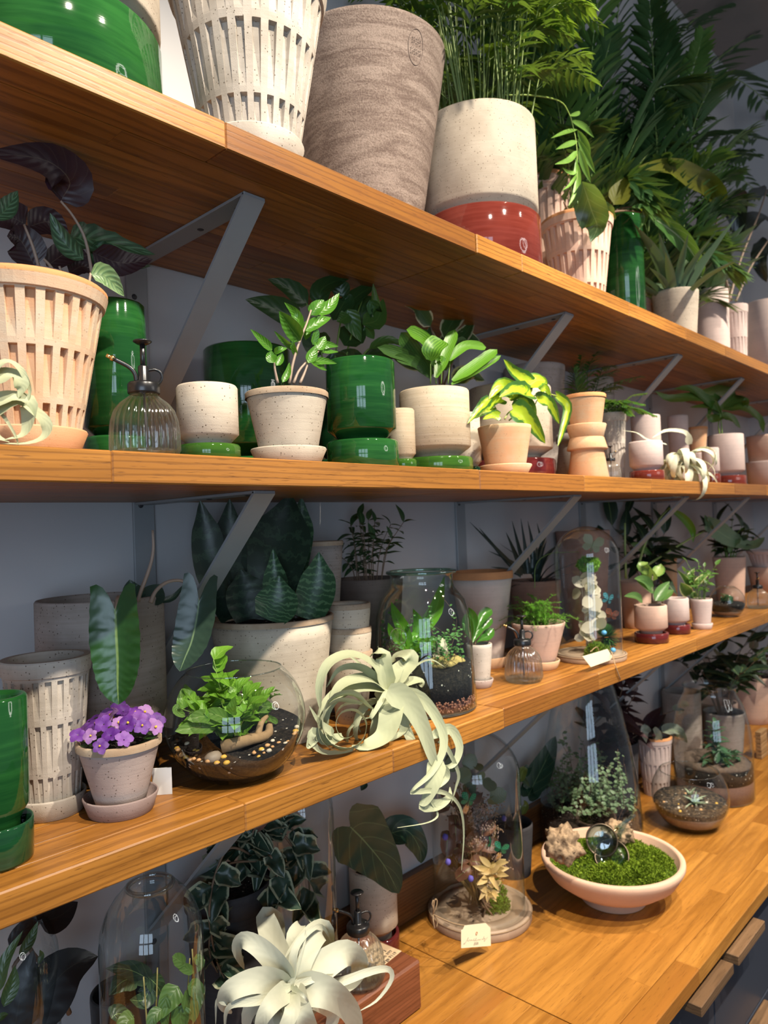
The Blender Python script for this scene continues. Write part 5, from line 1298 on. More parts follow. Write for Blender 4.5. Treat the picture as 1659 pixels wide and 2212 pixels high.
# sansevieria
C6 = (0.7851,-0.155,0.1052,0.2064)
t = thing('potted_plant', 'broad-leaved snake plant in wide cream pot behind the glass bowl', 'plant', (C6[0], C6[1], S3))
taper_pot(t, 0.078, C6[2], 0.205, cream, 0.0, rim_brown, 0.006, 0.94)
sn_d = leafm('dark_snake_leaf', (0.018, 0.038, 0.022), (0.010, 0.022, 0.013), midw=0.0, nv=6, pat='snake', pc=(0.028, 0.055, 0.030), rough=0.4, trans=0.0)
sn_g = leafm('green_banded_snake_leaf', (0.030, 0.085, 0.035), (0.018, 0.052, 0.022), midw=0.0, nv=10, pat='snake', pc=(0.085, 0.17, 0.075), rough=0.38, trans=0.03)
leaves(t, sn_d, [([(0.7327,-0.11,1.6605),(0.6985,-0.11,1.7385),(0.6876,-0.11,1.8091),(0.678,-0.11,1.8636)],0.0559),([(0.7422,-0.11,1.6594),(0.731,-0.11,1.7362),(0.7348,-0.11,1.8077),(0.7371,-0.11,1.866)],0.0607)], 'snake', 0.35, 0.04, n=14)
leaves(t, sn_d, [([(0.7614,-0.15,1.6571),(0.7794,-0.15,1.7333),(0.8182,-0.15,1.8042),(0.8402,-0.15,1.8733)],0.1229),([(0.7422,-0.15,1.6594),(0.7345,-0.15,1.7054),(0.7267,-0.15,1.7449)],0.0702)], 'snake', 0.35, 0.04, n=14)
leaves(t, sn_g, [([(0.8379,-0.13,1.647),(0.8552,-0.13,1.7444),(0.8759,-0.13,1.8114),(0.8819,-0.13,1.8696)],0.0564)], 'snake', 0.3, 0.03, n=14)
leaves(t, sn_g, [([(0.77,-0.19,1.6647),(0.7681,-0.19,1.7115),(0.7651,-0.19,1.7777)],0.0436)], 'snake', 0.5, 0.03, n=14)
leaves(t, sn_g, [([(0.7253,-0.225,1.6643),(0.7415,-0.225,1.6923),(0.7482,-0.225,1.7345)],0.069),([(0.8059,-0.225,1.6563),(0.828,-0.225,1.7073),(0.8362,-0.225,1.7685)],0.0648)], 'snake', 0.45, 0.03, n=14)
leaves(t, leafm('brown_dry_leaf', (0.10, 0.06, 0.025), midw=0.0, trans=0.05), [([(0.8181,-0.18,1.6546),(0.825,-0.18,1.6901),(0.8447,-0.18,1.7274)],0.0356)], 'snake', 0.4, 0.05)

C7 = (0.9645,-0.075,0.0517,0.337)
t = thing('planter', 'tall grey tapered pot on a saucer, in shade behind the snake plant', 'planter', (C7[0], C7[1], S3))
taper_pot(t, 0.034, C7[2], 0.21, greyclay, 0.118, rim_brown, soil=None)
saucer(t, 0.043, 0.025, greyclay, 0.034)
for ch in t.children:
    if ch.name.startswith('saucer'): ch.location.z = 0.106
part('stand', lathe(MB(), [(0, 0), (0.050, 0), (0.046, 0.10), (0.048, 0.106), (0, 0.106)], 36), greyclay, t, 'upturned pot the planter stands on')

# nested stack of three cream pots
c8 = (0.9281,-0.195,0.0411)
for k, w in enumerate(('bottom', 'middle', 'top')):
    t = thing('pot', 'cream tapered pot, %s of a nested stack of three beside the snake plant' % w, 'pot', (c8[0], c8[1], S3 + 0.0432 * k))
    rr = c8[2] * (1.02 - 0.01 * k)
    part('pot', lathe(MB(), [(0, 0.0), (0.028, 0.0), (rr, 0.112), (rr + 0.0004, 0.126), (rr - 0.001, 0.128), (rr - 0.0045, 0.128), (rr - 0.0050, 0.120), (rr - 0.0048, 0.112), (0.0262, 0.0425), (0, 0.0425)], 44), cream, t)
    part('rim', lathe(MB(), ring_rim(rr + 0.0008, rr - 0.0046, 0.119, 0.1285), 44), rim_brown, t)

# schefflera in the back
C9 = (1.104,-0.085,0.0782,0.2488)
t = thing('potted_plant', 'small-leaved bushy plant in dark pot behind the glass jar', 'plant', (C9[0], C9[1] + 0.008, S3))
taper_pot(t, 0.052, C9[2] * 0.94, 0.245, clay('dark_brown_clay', (0.16, 0.12, 0.10), (0.12, 0.09, 0.075), 0.4), 0, None)
sch = leafm('small_dark_leaf', (0.040, 0.095, 0.035), (0.022, 0.06, 0.022), (0.06, 0.11, 0.04), midw=0.02, rough=0.4, trans=0.12)
bush(t, 0.225, [leafmesh(sch, 'lance', 0.34, d, 0.3) for d in (0.15, 0.4)], 13, (0.05, 0.16), (0.01, 0.075), 5, (0.026, 0.042), stem_b, 0.0013, 0.035, el=0.2, whorl=2, limit=lambda v: Vector((v.x, min(v.y, 0.05), v.z)))

# the draping air plant
cx = (0.916,-0.3,1.5263)
t = xero('large pale curling air plant draping over the lowest shelf edge', cx)
rs = random.Random(8)
leaves(t, XER, [([(0.9044,-0.31,1.5297),(0.8641,-0.31,1.5549),(0.8164,-0.31,1.5604),(0.7885,-0.31,1.5522),(0.7715,-0.31,1.5301)],0.0351),([(0.9044,-0.31,1.5297),(0.874,-0.31,1.5747),(0.8237,-0.31,1.6016),(0.7748,-0.31,1.5968),(0.752,-0.31,1.5662),(0.752,-0.31,1.5269)],0.032),([(0.9044,-0.31,1.5297),(0.8982,-0.31,1.5629),(0.8974,-0.31,1.5904),(0.8832,-0.31,1.5995),(0.8963,-0.28,1.5838)],0.0368),([(0.9044,-0.31,1.5297),(0.935,-0.31,1.5527),(0.9637,-0.31,1.5664),(0.9608,-0.31,1.5807),(0.9646,-0.28,1.5765),(0.96,-0.27,1.5631)],0.0447),([(0.9044,-0.31,1.5297),(0.9435,-0.31,1.5344),(0.9866,-0.31,1.5316),(0.9947,-0.31,1.5178)],0.0346),([(0.9044,-0.31,1.5297),(0.8743,-0.345,1.5028),(0.8507,-0.35,1.4715),(0.818,-0.34,1.4614),(0.8169,-0.32,1.4582)],0.0476),([(0.9044,-0.31,1.5297),(0.9105,-0.34,1.5022),(0.8976,-0.35,1.472),(0.8737,-0.34,1.4555)],0.0268),([(0.9044,-0.31,1.5297),(0.8526,-0.31,1.544),(0.8003,-0.31,1.5463),(0.7646,-0.31,1.5279),(0.7581,-0.31,1.4935),(0.7814,-0.31,1.4701)],0.0382)], 'strap', 0.22, n=22, m=2, hint=(-0.45, -0.35, 0.8))
leaves(t, XER, [([(0.8365,-0.335,1.5167),(0.7966,-0.335,1.5466),(0.7533,-0.335,1.5464),(0.735,-0.335,1.5202),(0.7465,-0.335,1.4863),(0.7825,-0.335,1.4663),(0.8152,-0.335,1.4714),(0.8248,-0.335,1.4956),(0.8033,-0.335,1.5192),(0.7734,-0.335,1.5225),(0.7609,-0.335,1.5068),(0.7716,-0.335,1.486),(0.7933,-0.335,1.4824),(0.802,-0.335,1.4948)],0.034),([(0.8161,-0.335,1.5282),(0.7646,-0.335,1.5421),(0.7296,-0.335,1.5248),(0.7317,-0.335,1.4898),(0.7676,-0.335,1.4657),(0.8076,-0.335,1.4631)],0.025)], 'tail', 0.1, n=40, side=(0.62, 0.66, -0.42))
leaves(t, XER, [([(0.8675,-0.345,1.541),(0.8982,-0.36,1.5189),(0.9156,-0.375,1.4758),(0.9277,-0.385,1.4215),(0.9362,-0.385,1.4041)],0.045),([(0.8706,-0.345,1.5374),(0.9276,-0.36,1.5208),(0.9529,-0.38,1.476),(0.9505,-0.39,1.4381),(0.9206,-0.39,1.4055),(0.8769,-0.39,1.3915),(0.8688,-0.385,1.384)],0.0231),([(0.8688,-0.385,1.384),(0.9128,-0.39,1.3754),(0.9577,-0.39,1.3564),(0.9886,-0.39,1.3247),(1.0024,-0.385,1.276),(0.9983,-0.38,1.2129)],0.0095),([(0.9359,-0.375,1.4559),(0.9819,-0.38,1.4578),(0.9928,-0.39,1.4279),(0.9783,-0.39,1.4033),(0.9532,-0.39,1.4037),(0.9431,-0.385,1.4176)],0.0204),([(0.951,-0.38,1.4455),(0.9623,-0.39,1.4291),(0.9873,-0.39,1.3838),(0.9858,-0.385,1.3597),(0.9778,-0.38,1.3335)],0.0095),([(0.9395,-0.385,1.4185),(0.9195,-0.39,1.387),(0.9039,-0.385,1.3604),(0.8944,-0.38,1.3561)],0.0353),([(0.8944,-0.38,1.3561),(0.935,-0.385,1.3451),(0.966,-0.385,1.3482),(0.9757,-0.38,1.3614)],0.0234),([(0.9509,-0.39,1.4051),(0.9558,-0.39,1.3846),(0.9308,-0.39,1.3763),(0.9553,-0.38,1.3749)],0.0129)], 'tail', 0.2, n=22, hint=(-0.6, -0.75, 0.2))
leaves(t, XER, [([(0.9177,-0.385,1.3563),(0.9309,-0.385,1.3373),(0.9326,-0.385,1.3254),(0.904,-0.385,1.3246),(0.8356,-0.385,1.3392)],0.0046),([(0.9055,-0.31,1.5295),(0.9756,-0.31,1.558),(0.997,-0.33,1.5688),(1.0229,-0.34,1.5533)],0.0057),([(0.9055,-0.31,1.5295),(0.91,-0.33,1.5436),(0.9198,-0.335,1.5658)],0.0047),([(0.9055,-0.31,1.5295),(0.8523,-0.28,1.5906),(0.8218,-0.27,1.5982),(0.8048,-0.27,1.588)],0.0046)], 'tail', 0.2, n=14)
leaves(t, XER, [([(0.7875,-0.32,1.4812),(0.7398,-0.33,1.487),(0.722,-0.33,1.505),(0.7142,-0.33,1.4931),(0.7389,-0.33,1.4698),(0.7919,-0.33,1.4588),(0.8023,-0.33,1.4635)],0.0186),([(0.7591,-0.33,1.493),(0.7318,-0.33,1.5166),(0.7129,-0.33,1.5448)],0.0147),([(0.7972,-0.33,1.4647),(0.8181,-0.35,1.4588),(0.8522,-0.35,1.4601)],0.0066),([(0.7308,-0.33,1.4961),(0.7138,-0.33,1.4863),(0.7066,-0.33,1.4867),(0.7112,-0.33,1.5075)],0.0082),([(0.895,-0.32,1.5328),(0.8531,-0.34,1.5215),(0.8306,-0.34,1.5024),(0.858,-0.32,1.5102)],0.0111),([(0.895,-0.32,1.5328),(0.9324,-0.35,1.5069),(0.9412,-0.36,1.4871),(0.9328,-0.36,1.5082)],0.0094),([(0.9055,-0.31,1.5295),(0.8587,-0.3,1.5723),(0.8156,-0.29,1.5784),(0.7929,-0.28,1.5514)],0.0196)], 'tail', 0.2, n=20, hint=(-0.4, -0.7, 0.55))

for i in range(16):
    a = i * 2.4
    curl_leaf(t, (rs.uniform(-.02, .01), 0.012 + rs.uniform(-.01, .01), -0.03 + rs.uniform(-.02, .02)), a, rs.uniform(-0.1, 1.1), rs.uniform(0.12, 0.20), rs.uniform(0.018, 0.026), rs.uniform(3.0, 5.5), XER, rs)
# tall glass jar terrarium
C11 = (1.0818,-0.243,0.098,0.2593)
t = thing('terrarium', 'green-tinted glass jar terrarium with layered soil and creeping vines', 'terrarium', (C11[0], C11[1], S3))
JR = C11[2]; JH = 0.262
prof = [(0, 0.001), (JR - 0.006, 0.001), (JR, 0.006), (JR * 1.0, 0.02), (JR * 0.965, 0.12), (JR * 0.92, 0.18), (JR * 0.84, 0.208), (JR * 0.70, 0.225), (JR * 0.64, 0.233), (JR * 0.62, 0.242), (JR * 0.62, JH - 0.006), (JR * 0.68, JH - 0.003), (JR * 0.685, JH), (JR * 0.66, JH + 0.001)]
part('jar', lathe(MB(), prof, 64), clear_g, t, 'thick greenish glass jar')
rm = MB(); tube(rm, [(JR * 0.67 * math.cos(k * 0.19635), JR * 0.67 * math.sin(k * 0.19635), JH) for k in range(33)], 0.0032, None, 8, 80)
part('rim', rm, glassm('thick_green_rim', (0.55, 0.75, 0.66), 0.16, 0.75), t)
part('glass_base', lathe(MB(), [(0, 0.0), (JR * 0.97, 0.0), (JR * 1.0, 0.004), (JR * 0.97, 0.0055), (0, 0.0055)], 48), plain('dark_glass_base', (0.05, 0.05, 0.045), 0.1), t)
# embossed round seal on the jar wall
ac = math.atan2(CAMLOC[1] - C11[1], CAMLOC[0] - C11[0]) - 0.50
sm_ = MB(); tube(sm_, [(JR * 0.985 * math.cos(ac + 0.17 * math.cos(k * 0.3927)), JR * 0.985 * math.sin(ac + 0.17 * math.cos(k * 0.3927)), 0.150 + 0.0155 * math.sin(k * 0.3927)) for k in range(17)], 0.0016, None, 6, 48)
part('seal', sm_, glassm('embossed_glass', (0.75, 0.88, 0.82), 0.2, 0.7), t, 'embossed round glass seal')
def cyl_layer(t, name, mat, r0, z0, r1, z1, lump=0.003, n=44, label=None, tilt=0.0):
    vs, fs = [], []
    for i in range(n):
        a = 6.2832 * i / n; ca, sa = math.cos(a), math.sin(a)
        zt = z1 + tilt * math.cos(a - 0.3) + lump * noise.noise(Vector((2.5 * ca, 2.5 * sa, z1 * 50)))
        vs += [(0.0, 0.0, z0), (r0 * ca, r0 * sa, z0), (r1 * ca, r1 * sa, zt)]
        for q in (0.7, 0.35): vs.append((r1 * q * ca, r1 * q * sa, z1 + tilt * q * math.cos(a - 0.3) + lump * 1.6 * noise.noise(Vector((4 * q * ca, 4 * q * sa, 9)))))
    for i in range(n):
        j = (i + 1) % n
        for q in range(4): fs.append((i * 5 + q, j * 5 + q, j * 5 + q + 1, i * 5 + q + 1))
    fs.append(tuple(i * 5 + 4 for i in range(n)))
    mb = MB(); mb.add(vs, fs)
    return part(name, mb, mat, t, label)
grit = MB()
cyl_layer(t, 'clay_core', plain('red_clay_grit', (0.20, 0.075, 0.045), 0.9, var=0.4, sc=300, bstr=0.8), JR * 0.93, 0.007, JR * 0.93, 0.026)
for i in range(520):
    a = rnd(0, 6.283); z = rnd(0.008, 0.030)
    s_ = rnd(0.0016, 0.0028); blob(grit, (JR * 0.955 * math.cos(a), JR * 0.955 * math.sin(a), z), s_, s_, s_, 0.3, 2, 5, 3, i)
part('clay_pebbles', grit, plain('red_clay_pebble', (0.26, 0.10, 0.06), 0.8, var=0.4, sc=400), t, 'drainage layer of small red clay pebbles', 'stuff')
cyl_layer(t, 'soil', blk, JR * 0.965, 0.028, JR * 0.935, 0.084, 0.005, tilt=0.006)
sandm = plain('yellow_sand', (0.50, 0.36, 0.12), 0.95, var=0.4, sc=250, bstr=0.8)
part('sand', blob(MB(), (0.026, -0.034, 0.085), 0.042, 0.030, 0.014, 0.3, 3, 20, 10), sandm, t, 'ochre sand drift')
rockm = plain('pale_rock', (0.66, 0.58, 0.42), 0.9, var=0.3, sc=90, bstr=0.7)
part('rock', blob(blob(MB(), (0.026, -0.022, 0.110), 0.013, 0.012, 0.020, 0.5, 3, 14, 9, 3), (0.030, -0.018, 0.093), 0.020, 0.016, 0.014, 0.5, 3, 14, 9, 7), rockm, t, 'pale rock')
birds = leafm('birds_nest_leaf', (0.16, 0.40, 0.03), (0.10, 0.28, 0.02), (0.18, 0.38, 0.05), (0.22, 0.42, 0.06), 0.04, 0, 5, rough=0.25, trans=0.4)
leaves(t, birds, [([(1.0694,-0.235,1.5661),(1.0924,-0.235,1.6034),(1.1301,-0.235,1.6354),(1.1467,-0.235,1.6662),(1.1639,-0.235,1.7022)],0.0296),([(1.0559,-0.235,1.5681),(1.0317,-0.235,1.6111),(1.0137,-0.235,1.6395),(1.0024,-0.235,1.6667)],0.0261),([(1.0624,-0.235,1.5627),(1.0567,-0.235,1.5813),(1.0782,-0.235,1.598)],0.0463),([(1.076,-0.235,1.5607),(1.1048,-0.235,1.5745),(1.096,-0.235,1.592)],0.0383),([(1.0765,-0.235,1.5695),(1.1113,-0.235,1.5645),(1.1236,-0.235,1.5764)],0.0311),([(1.0554,-0.235,1.5593),(1.0497,-0.235,1.5779),(1.0657,-0.235,1.5961)],0.0425),([(1.0694,-0.235,1.5661),(1.0877,-0.235,1.5949),(1.1095,-0.235,1.6286)],0.0307),([(1.0428,-0.235,1.5744),(1.0054,-0.235,1.6058),(0.9915,-0.235,1.6291)],0.0173),([(1.0669,-0.235,1.5709),(1.0791,-0.235,1.614),(1.0633,-0.235,1.6472)],0.0234),([(1.053,-0.235,1.5641),(1.0237,-0.235,1.586),(1.0047,-0.235,1.593)],0.0227)], 'lance', 0.4, 0.12)
vine = leafm('tiny_vine_leaf', (0.14, 0.32, 0.09), (0.08, 0.22, 0.06), midw=0.0, trans=0.25)
vstem = plain('vine_stem', (0.10, 0.05, 0.03), 0.6)
def vines(t, R, z0, n, hmin, hmax, mat, leafs=(10, 18), ls=(0.004, 0.007), prof=None, sr=0.0005, zmax=9):
    sm2, lm2 = MB(), MB()
    for i in range(n):
        a = rnd(0, 6.283); k = rnd(0.25, 0.8) * R
        p = Vector((k * math.cos(a), k * math.sin(a), z0)); pts = [p.copy()]
        d = Vector((rnd(-.5, .5), rnd(-.5, .5), 1.0)).normalized(); H = rnd(hmin, hmax); N = 7
        for j in range(N):
            d = (d + Vector((rnd(-.5, .5), rnd(-.5, .5), rnd(-.25, .35)))).normalized()
            p = p + d * H / N
            m = R * (prof(p.z) if prof else 1.0) * 0.93; l_ = math.hypot(p.x, p.y)
            if l_ > m: p.x *= m / l_; p.y *= m / l_
            p.z = max(z0, min(p.z, zmax)); pts.append(p.copy())
        tube(sm2, pts, sr, sr * 0.7, 4, 12)
        S = spline(pts, 24)
        for q in range(random.randint(*leafs)):
            b = S[random.randint(5, 24)]; L = rnd(*ls)
            dd = sph(rnd(0, 6.28), rnd(-0.4, 0.8))
            e = b + dd * L * 1.2
            m = R * (prof(e.z) if prof else 1.0) * 0.96; l_ = math.hypot(e.x, e.y)
            if l_ > m: continue
            ribbon(lm2, [b, b.lerp(e, 0.5), e], L * 0.95, 'round', (-0.3, -0.4, 0.9), 3, 1, 0.15)
    part('vine_stems', sm2, vstem, t, kind='stuff'); part('vine_leaves', lm2, mat, t, 'tiny creeping vine leaves', 'stuff')
jprof = lambda z: 0.96 if z < 0.12 else (0.9 if z < 0.18 else (0.80 if z < 0.21 else 0.58))
vines(t, JR, 0.085, 48, 0.04, 0.15, vine, prof=jprof, zmax=0.235)

# big pale pot behind, and small pot with waxy leaves
C12 = (1.48,-0.098,0.0767,0.2313)
t = thing('planter', 'large pale tapered pot with a terracotta rim, on a terracotta saucer behind the jar', 'planter', (C12[0], C12[1], S3))
taper_pot(t, 0.045, C12[2], 0.222, clay('pale_limewashed_clay', (0.60, 0.50, 0.44), (0.52, 0.43, 0.37), 0.2), 0.012, terra_rim, soil=None, rimh=0.017)
saucer(t, 0.062, 0.027, orange_clay, 0.05)
C13 = (1.2846,-0.225,0.0317,0.0978)
t = thing('potted_plant', 'small white tapered pot with waxy rounded leaves right of the glass jar', 'plant', (C13[0], C13[1], S3))
taper_pot(t, 0.021, C13[2] * 0.93, 0.083, white_clay, 0.01, None)
saucer(t, 0.030, 0.018, violet_clay, 0.023)
wax = leafm('waxy_leaf', (0.06, 0.19, 0.025), (0.035, 0.12, 0.018), (0.14, 0.2, 0.03), (0.16, 0.3, 0.06), 0.02, 0, 5, rough=0.22, trans=0.2)
leaves(t, wax, [([(1.2554,-0.23,1.5577),(1.2444,-0.23,1.5885),(1.2366,-0.23,1.6187)],0.0235),([(1.2642,-0.23,1.5663),(1.2616,-0.23,1.6011),(1.2471,-0.23,1.6302)],0.0217),([(1.2698,-0.23,1.5755),(1.3007,-0.23,1.6065),(1.331,-0.23,1.6173)],0.0241),([(1.2728,-0.23,1.5701),(1.3078,-0.23,1.5856),(1.3296,-0.23,1.5982)],0.0181),([(1.2551,-0.23,1.5529),(1.2731,-0.23,1.575),(1.2874,-0.23,1.5861)],0.0218),([(1.2718,-0.23,1.5554),(1.3061,-0.23,1.5607),(1.335,-0.23,1.5741)],0.0221),([(1.2716,-0.23,1.5525),(1.2974,-0.23,1.5589),(1.3195,-0.23,1.5539)],0.016)], 'obov', 0.4, 0.03)
stems(t, stem_b, [[(1.2574,-0.228,1.5475),(1.2617,-0.228,1.5616)], [(1.2672,-0.228,1.5461),(1.2721,-0.228,1.5681)]], 0.002, 0.0015)

C14 = (1.7526,-0.08,0.0714,0.1926)
t = thing('potted_plant', 'dark spiky dracaena in shaded brown pot against the wall', 'plant', (C14[0], C14[1], S3))
taper_pot(t, 0.052, C14[2], 0.19, clay('brown_clay', (0.26, 0.15, 0.11), (0.20, 0.12, 0.09), 0.2), 0, None)
drc = leafm('black_green_blade', (0.016, 0.032, 0.026), (0.010, 0.020, 0.018), midw=0.0, trans=0.03)
leaves(t, drc, [([(1.6693,-0.09,1.6617),(1.5765,-0.09,1.7283),(1.4526,-0.09,1.8109)],0.0191),([(1.6586,-0.09,1.6686),(1.5665,-0.09,1.7347),(1.4901,-0.09,1.7963)],0.0167),([(1.681,-0.09,1.667),(1.6411,-0.09,1.7311),(1.6079,-0.09,1.7811)],0.0171),([(1.6923,-0.09,1.6662),(1.6641,-0.09,1.7423),(1.6382,-0.09,1.8107)],0.0148),([(1.681,-0.09,1.667),(1.6279,-0.09,1.7013),(1.5257,-0.09,1.7368)],0.017),([(1.7038,-0.09,1.6654),(1.6971,-0.09,1.7283),(1.681,-0.09,1.8161)],0.0175),([(1.7269,-0.09,1.6637),(1.7328,-0.09,1.7392),(1.7148,-0.09,1.8092)],0.0177),([(1.7505,-0.09,1.662),(1.7806,-0.09,1.737),(1.7615,-0.09,1.8019)],0.018),([(1.7153,-0.09,1.6645),(1.7674,-0.09,1.7248),(1.8217,-0.09,1.7875)],0.018),([(1.7386,-0.09,1.6628),(1.803,-0.09,1.7101),(1.8955,-0.09,1.7453)],0.0182),([(1.6586,-0.09,1.6686),(1.5945,-0.09,1.6853),(1.5329,-0.09,1.6953)],0.0144)], 'tail', 0.4, n=10)
lm = [leafmesh(drc, 'strap', 0.08, d, 0.4, n=8) for d in (0.2, 0.5)]
for i in range(20): put_leaf(t, random.choice(lm), (0.01, 0, 0.17), sph(i * 2.4, rnd(0.3, 1.3)) * Vector((1, 0.4, 1)), (0, 0, 1), rnd(0.10, 0.17))

# asparagus fern
C15 = (1.527,-0.225,0.0647,0.1224)
t = thing('potted_plant', 'fluffy bright asparagus fern in streaked rosy pot with saucer', 'plant', (C15[0], C15[1], S3))
taper_pot(t, 0.036, C15[2], 0.098, pink, 0.012, None)
saucer(t, 0.049, 0.021, orange_clay, 0.040)
asp = leafm('asparagus_fern_leaf', (0.16, 0.42, 0.04), (0.08, 0.27, 0.02), midw=0.0, rough=0.5, trans=0.3)
fm = MB(); sm3 = MB()
for i in range(95):
    a = rnd(0, 6.283); L = rnd(0.04, 0.10); el = rnd(-0.05, 1.25)
    b = Vector((rnd(-.02, .02), rnd(-.02, .02), 0.098)); e = b + sph(a, el) * L
    mpt = b.lerp(e, 0.6) + Vector((0, 0, 0.018)); S = spline([b, mpt, e], 12)
    tube(sm3, [b, mpt, e], 0.0006, 0.0004, 4, 5)
    for q in range(3, 13):
        for w in range(7):
            d = sph(rnd(0, 6.28), rnd(-.3, .6)); ll = rnd(0.006, 0.012)
            s2 = d.cross(Vector((0, 0, 1))).normalized() * 0.0007
            fm.add([S[q] - s2, S[q] + s2, S[q] + d * ll], [(0, 1, 2)])
part('fronds', fm, asp, t, 'cloud of needle-fine bright green fronds', 'stuff'); part('frond_stems', sm3, stem_g, t, kind='stuff')
stems(t, stem_g, [[(1.5265,-0.22,1.647),(1.5371,-0.22,1.7019),(1.5969,-0.22,1.7245),(1.6881,-0.22,1.7245),(1.7484,-0.22,1.7226)]], 0.0008, 0.0004)

C16 = (1.3836,-0.272,0.0417)
t = thing('mister', 'ribbed glass plant mister in front of the asparagus fern', 'mister', (C16[0], C16[1], S3))
mister(t, 1.0, math.radians(-60))

# butterfly cloche
def cloche(t, R, H, mat, zb, bmat, RB, hb):
    part('base', lathe(MB(), [(0, 0), (RB - 0.002, 0), (RB, 0.002), (RB * 1.0, hb - 0.003), (RB - 0.003, hb), (R * 1.06, hb), (R * 1.05, hb - 0.002), (R * 0.94, hb - 0.002), (R * 0.93, hb), (R * 0.72, hb), (R * 0.71, hb - 0.001), (R * 0.69, hb - 0.001), (R * 0.68, hb), (0, hb)], 64), bmat, t, 'round pale wooden base')
    pr = [(R * 1.0, hb - 0.002)]
    zs = H - R * 0.95
    pr += [(R, hb + 0.01), (R, zs)]
    for k in range(1, 13):
        a = k / 12 * math.pi / 2; pr.append((max(0.0005, R * math.cos(a)), zs + R * 0.95 * math.sin(a)))
    part('glass_dome', lathe(MB(), pr, 64), mat, t, 'clear glass dome')
pale_wood = plain('pale_turned_wood', (0.40, 0.285, 0.195), 0.6, var=0.2, sc=25, bstr=0.3)
C17 = (1.6987,-0.268,0.0824,0.3422)
t = thing('cloche', 'glass dome with white dried seed pods, moss and butterflies on wooden base', 'cloche', (C17[0], C17[1], S3))
KR = C17[2]
cloche(t, KR * 0.97, C17[3] - 0.008, clear, 0, pale_wood, KR * 1.06, 0.017)
sfc = leafm('silver_seed_pod', (0.66, 0.60, 0.46), (0.54, 0.48, 0.36), (0.7, 0.66, 0.54), midw=0.0, rough=0.4, trans=0.35)
pod = leafmesh(sfc, 'round', 0.75, 0.1, 0.2)
rs = random.Random(4)
for i in range(40):
    z = rs.uniform(0.05, 0.20); put_leaf(t, pod, (rs.uniform(-.022, .018), rs.uniform(-.02, .012), z), sph(rs.uniform(0, 6.28), rs.uniform(-0.6, 0.9)), (-0.6, -0.7, 0.2), rs.uniform(0.026, 0.042), 'seed_pod')
mb = MB()
for i in range(9): tube(mb, [(rs.uniform(-.01, .012), rs.uniform(-.01, .01), 0.018), (rs.uniform(-.012, .012), rs.uniform(-.012, .012), 0.08), (rs.uniform(-.02, .02), rs.uniform(-.02, .02), rs.uniform(.16, .24))], 0.002, 0.0008, 5, 8)
part('twigs', mb, plain('pale_twig', (0.62, 0.55, 0.44), 0.7), t, kind='stuff')
part('moss', moss(MB(), -0.030, -0.034, 0.017, 0.040, 0.026, 0.028, 1700, 0.006), MOSS, t, 'olive moss tuft', 'stuff')
part('moss', moss(moss(MB(), -0.008, -0.008, 0.235, 0.026, 0.026, 0.020, 1200, 0.008), -0.008, -0.008, 0.235, 0.024, 0.024, -0.018, 700, 0.008), leafm('bright_moss', (0.16, 0.36, 0.02), (0.09, 0.22, 0.01), midw=0.0, trans=0.2), t, 'bright green moss ball', 'stuff')
spike = leafm('spiky_dark_green', (0.05, 0.15, 0.03), (0.03, 0.09, 0.02), midw=0.0, trans=0.1)
sb = MB()
for i in range(420):
    d = sph(rs.uniform(0, 6.28), rs.uniform(-1.1, 1.5)); c_ = Vector((0.030, -0.030, 0.052))
    s2 = d.cross(Vector((0.2, 0.3, 1))).normalized() * 0.0016; L = 0.032
    sb.add([c_ + d * 0.006 - s2, c_ + d * 0.006 + s2, c_ + d * L * 0.75 + s2 * 1.2, c_ + d * L * 0.75 - s2 * 1.2, c_ + d * L * 1.1], [(0, 1, 2, 3), (3, 2, 4)])
part('spiky_tuft', sb, spike, t, 'round tuft of dark green spikes', 'stuff')
blue = plain('sky_blue_bead', (0.12, 0.42, 0.75), 0.4)
for p in ((0.002, -0.060, 0.026), (-0.012, -0.045, 0.070)): part('bead', blob(MB(), (0, 0, 0), 0.007, 0.007, 0.006, 0.1, 2, 10, 6), blue, t, 'bright blue bead', at=p)
def butterfly(t, p, s, m1, m2, az):
    mb = MB()
    for sg in (-1, 1):
        for a, L in ((0.7, 1.0), (-0.5, 0.75)):
            d = Vector((sg * math.cos(a), 0.25, math.sin(a)))
            ribbon(mb, [(0, 0, 0), d * L * 0.5, d * L], 0.75 * L, 'obov', (0.1, -1, 0.1), 5, 1, 0.1)
    tube(mb, [(0, -0.02, -0.5), (0, -0.03, 0.4)], 0.06, 0.04, 5, 2)
    o = part('butterfly', mb, m1, t, None)
    o.scale = (s, s, s); o.location = p; o.rotation_euler = (0.2, 0.3, az)
    return o
bw = leafm('pale_green_wing', (0.55, 0.60, 0.40), midw=0.0, trans=0.4)
bk = leafm('black_blue_wing', (0.02, 0.05, 0.05), midw=0.0, pat='feather', nv=3, pc=(0.10, 0.45, 0.55), trans=0.05)
butterfly(t, (0.008, -0.014, 0.285), 0.034, bw, None, -0.8)['label'] = 'pale green butterfly at the top of the dome'
butterfly(t, (0.048, -0.030, 0.145), 0.022, bk, None, -0.4)['label'] = 'black butterfly with blue and red spots'
butterfly(t, (0.050, -0.036, 0.105), 0.020, leafm('red_black_wing', (0.35, 0.07, 0.02), midw=0.0, pat='feather', nv=2, pc=(0.02, 0.05, 0.03), trans=0.05), None, -1.2)['label'] = 'small red and black butterfly'
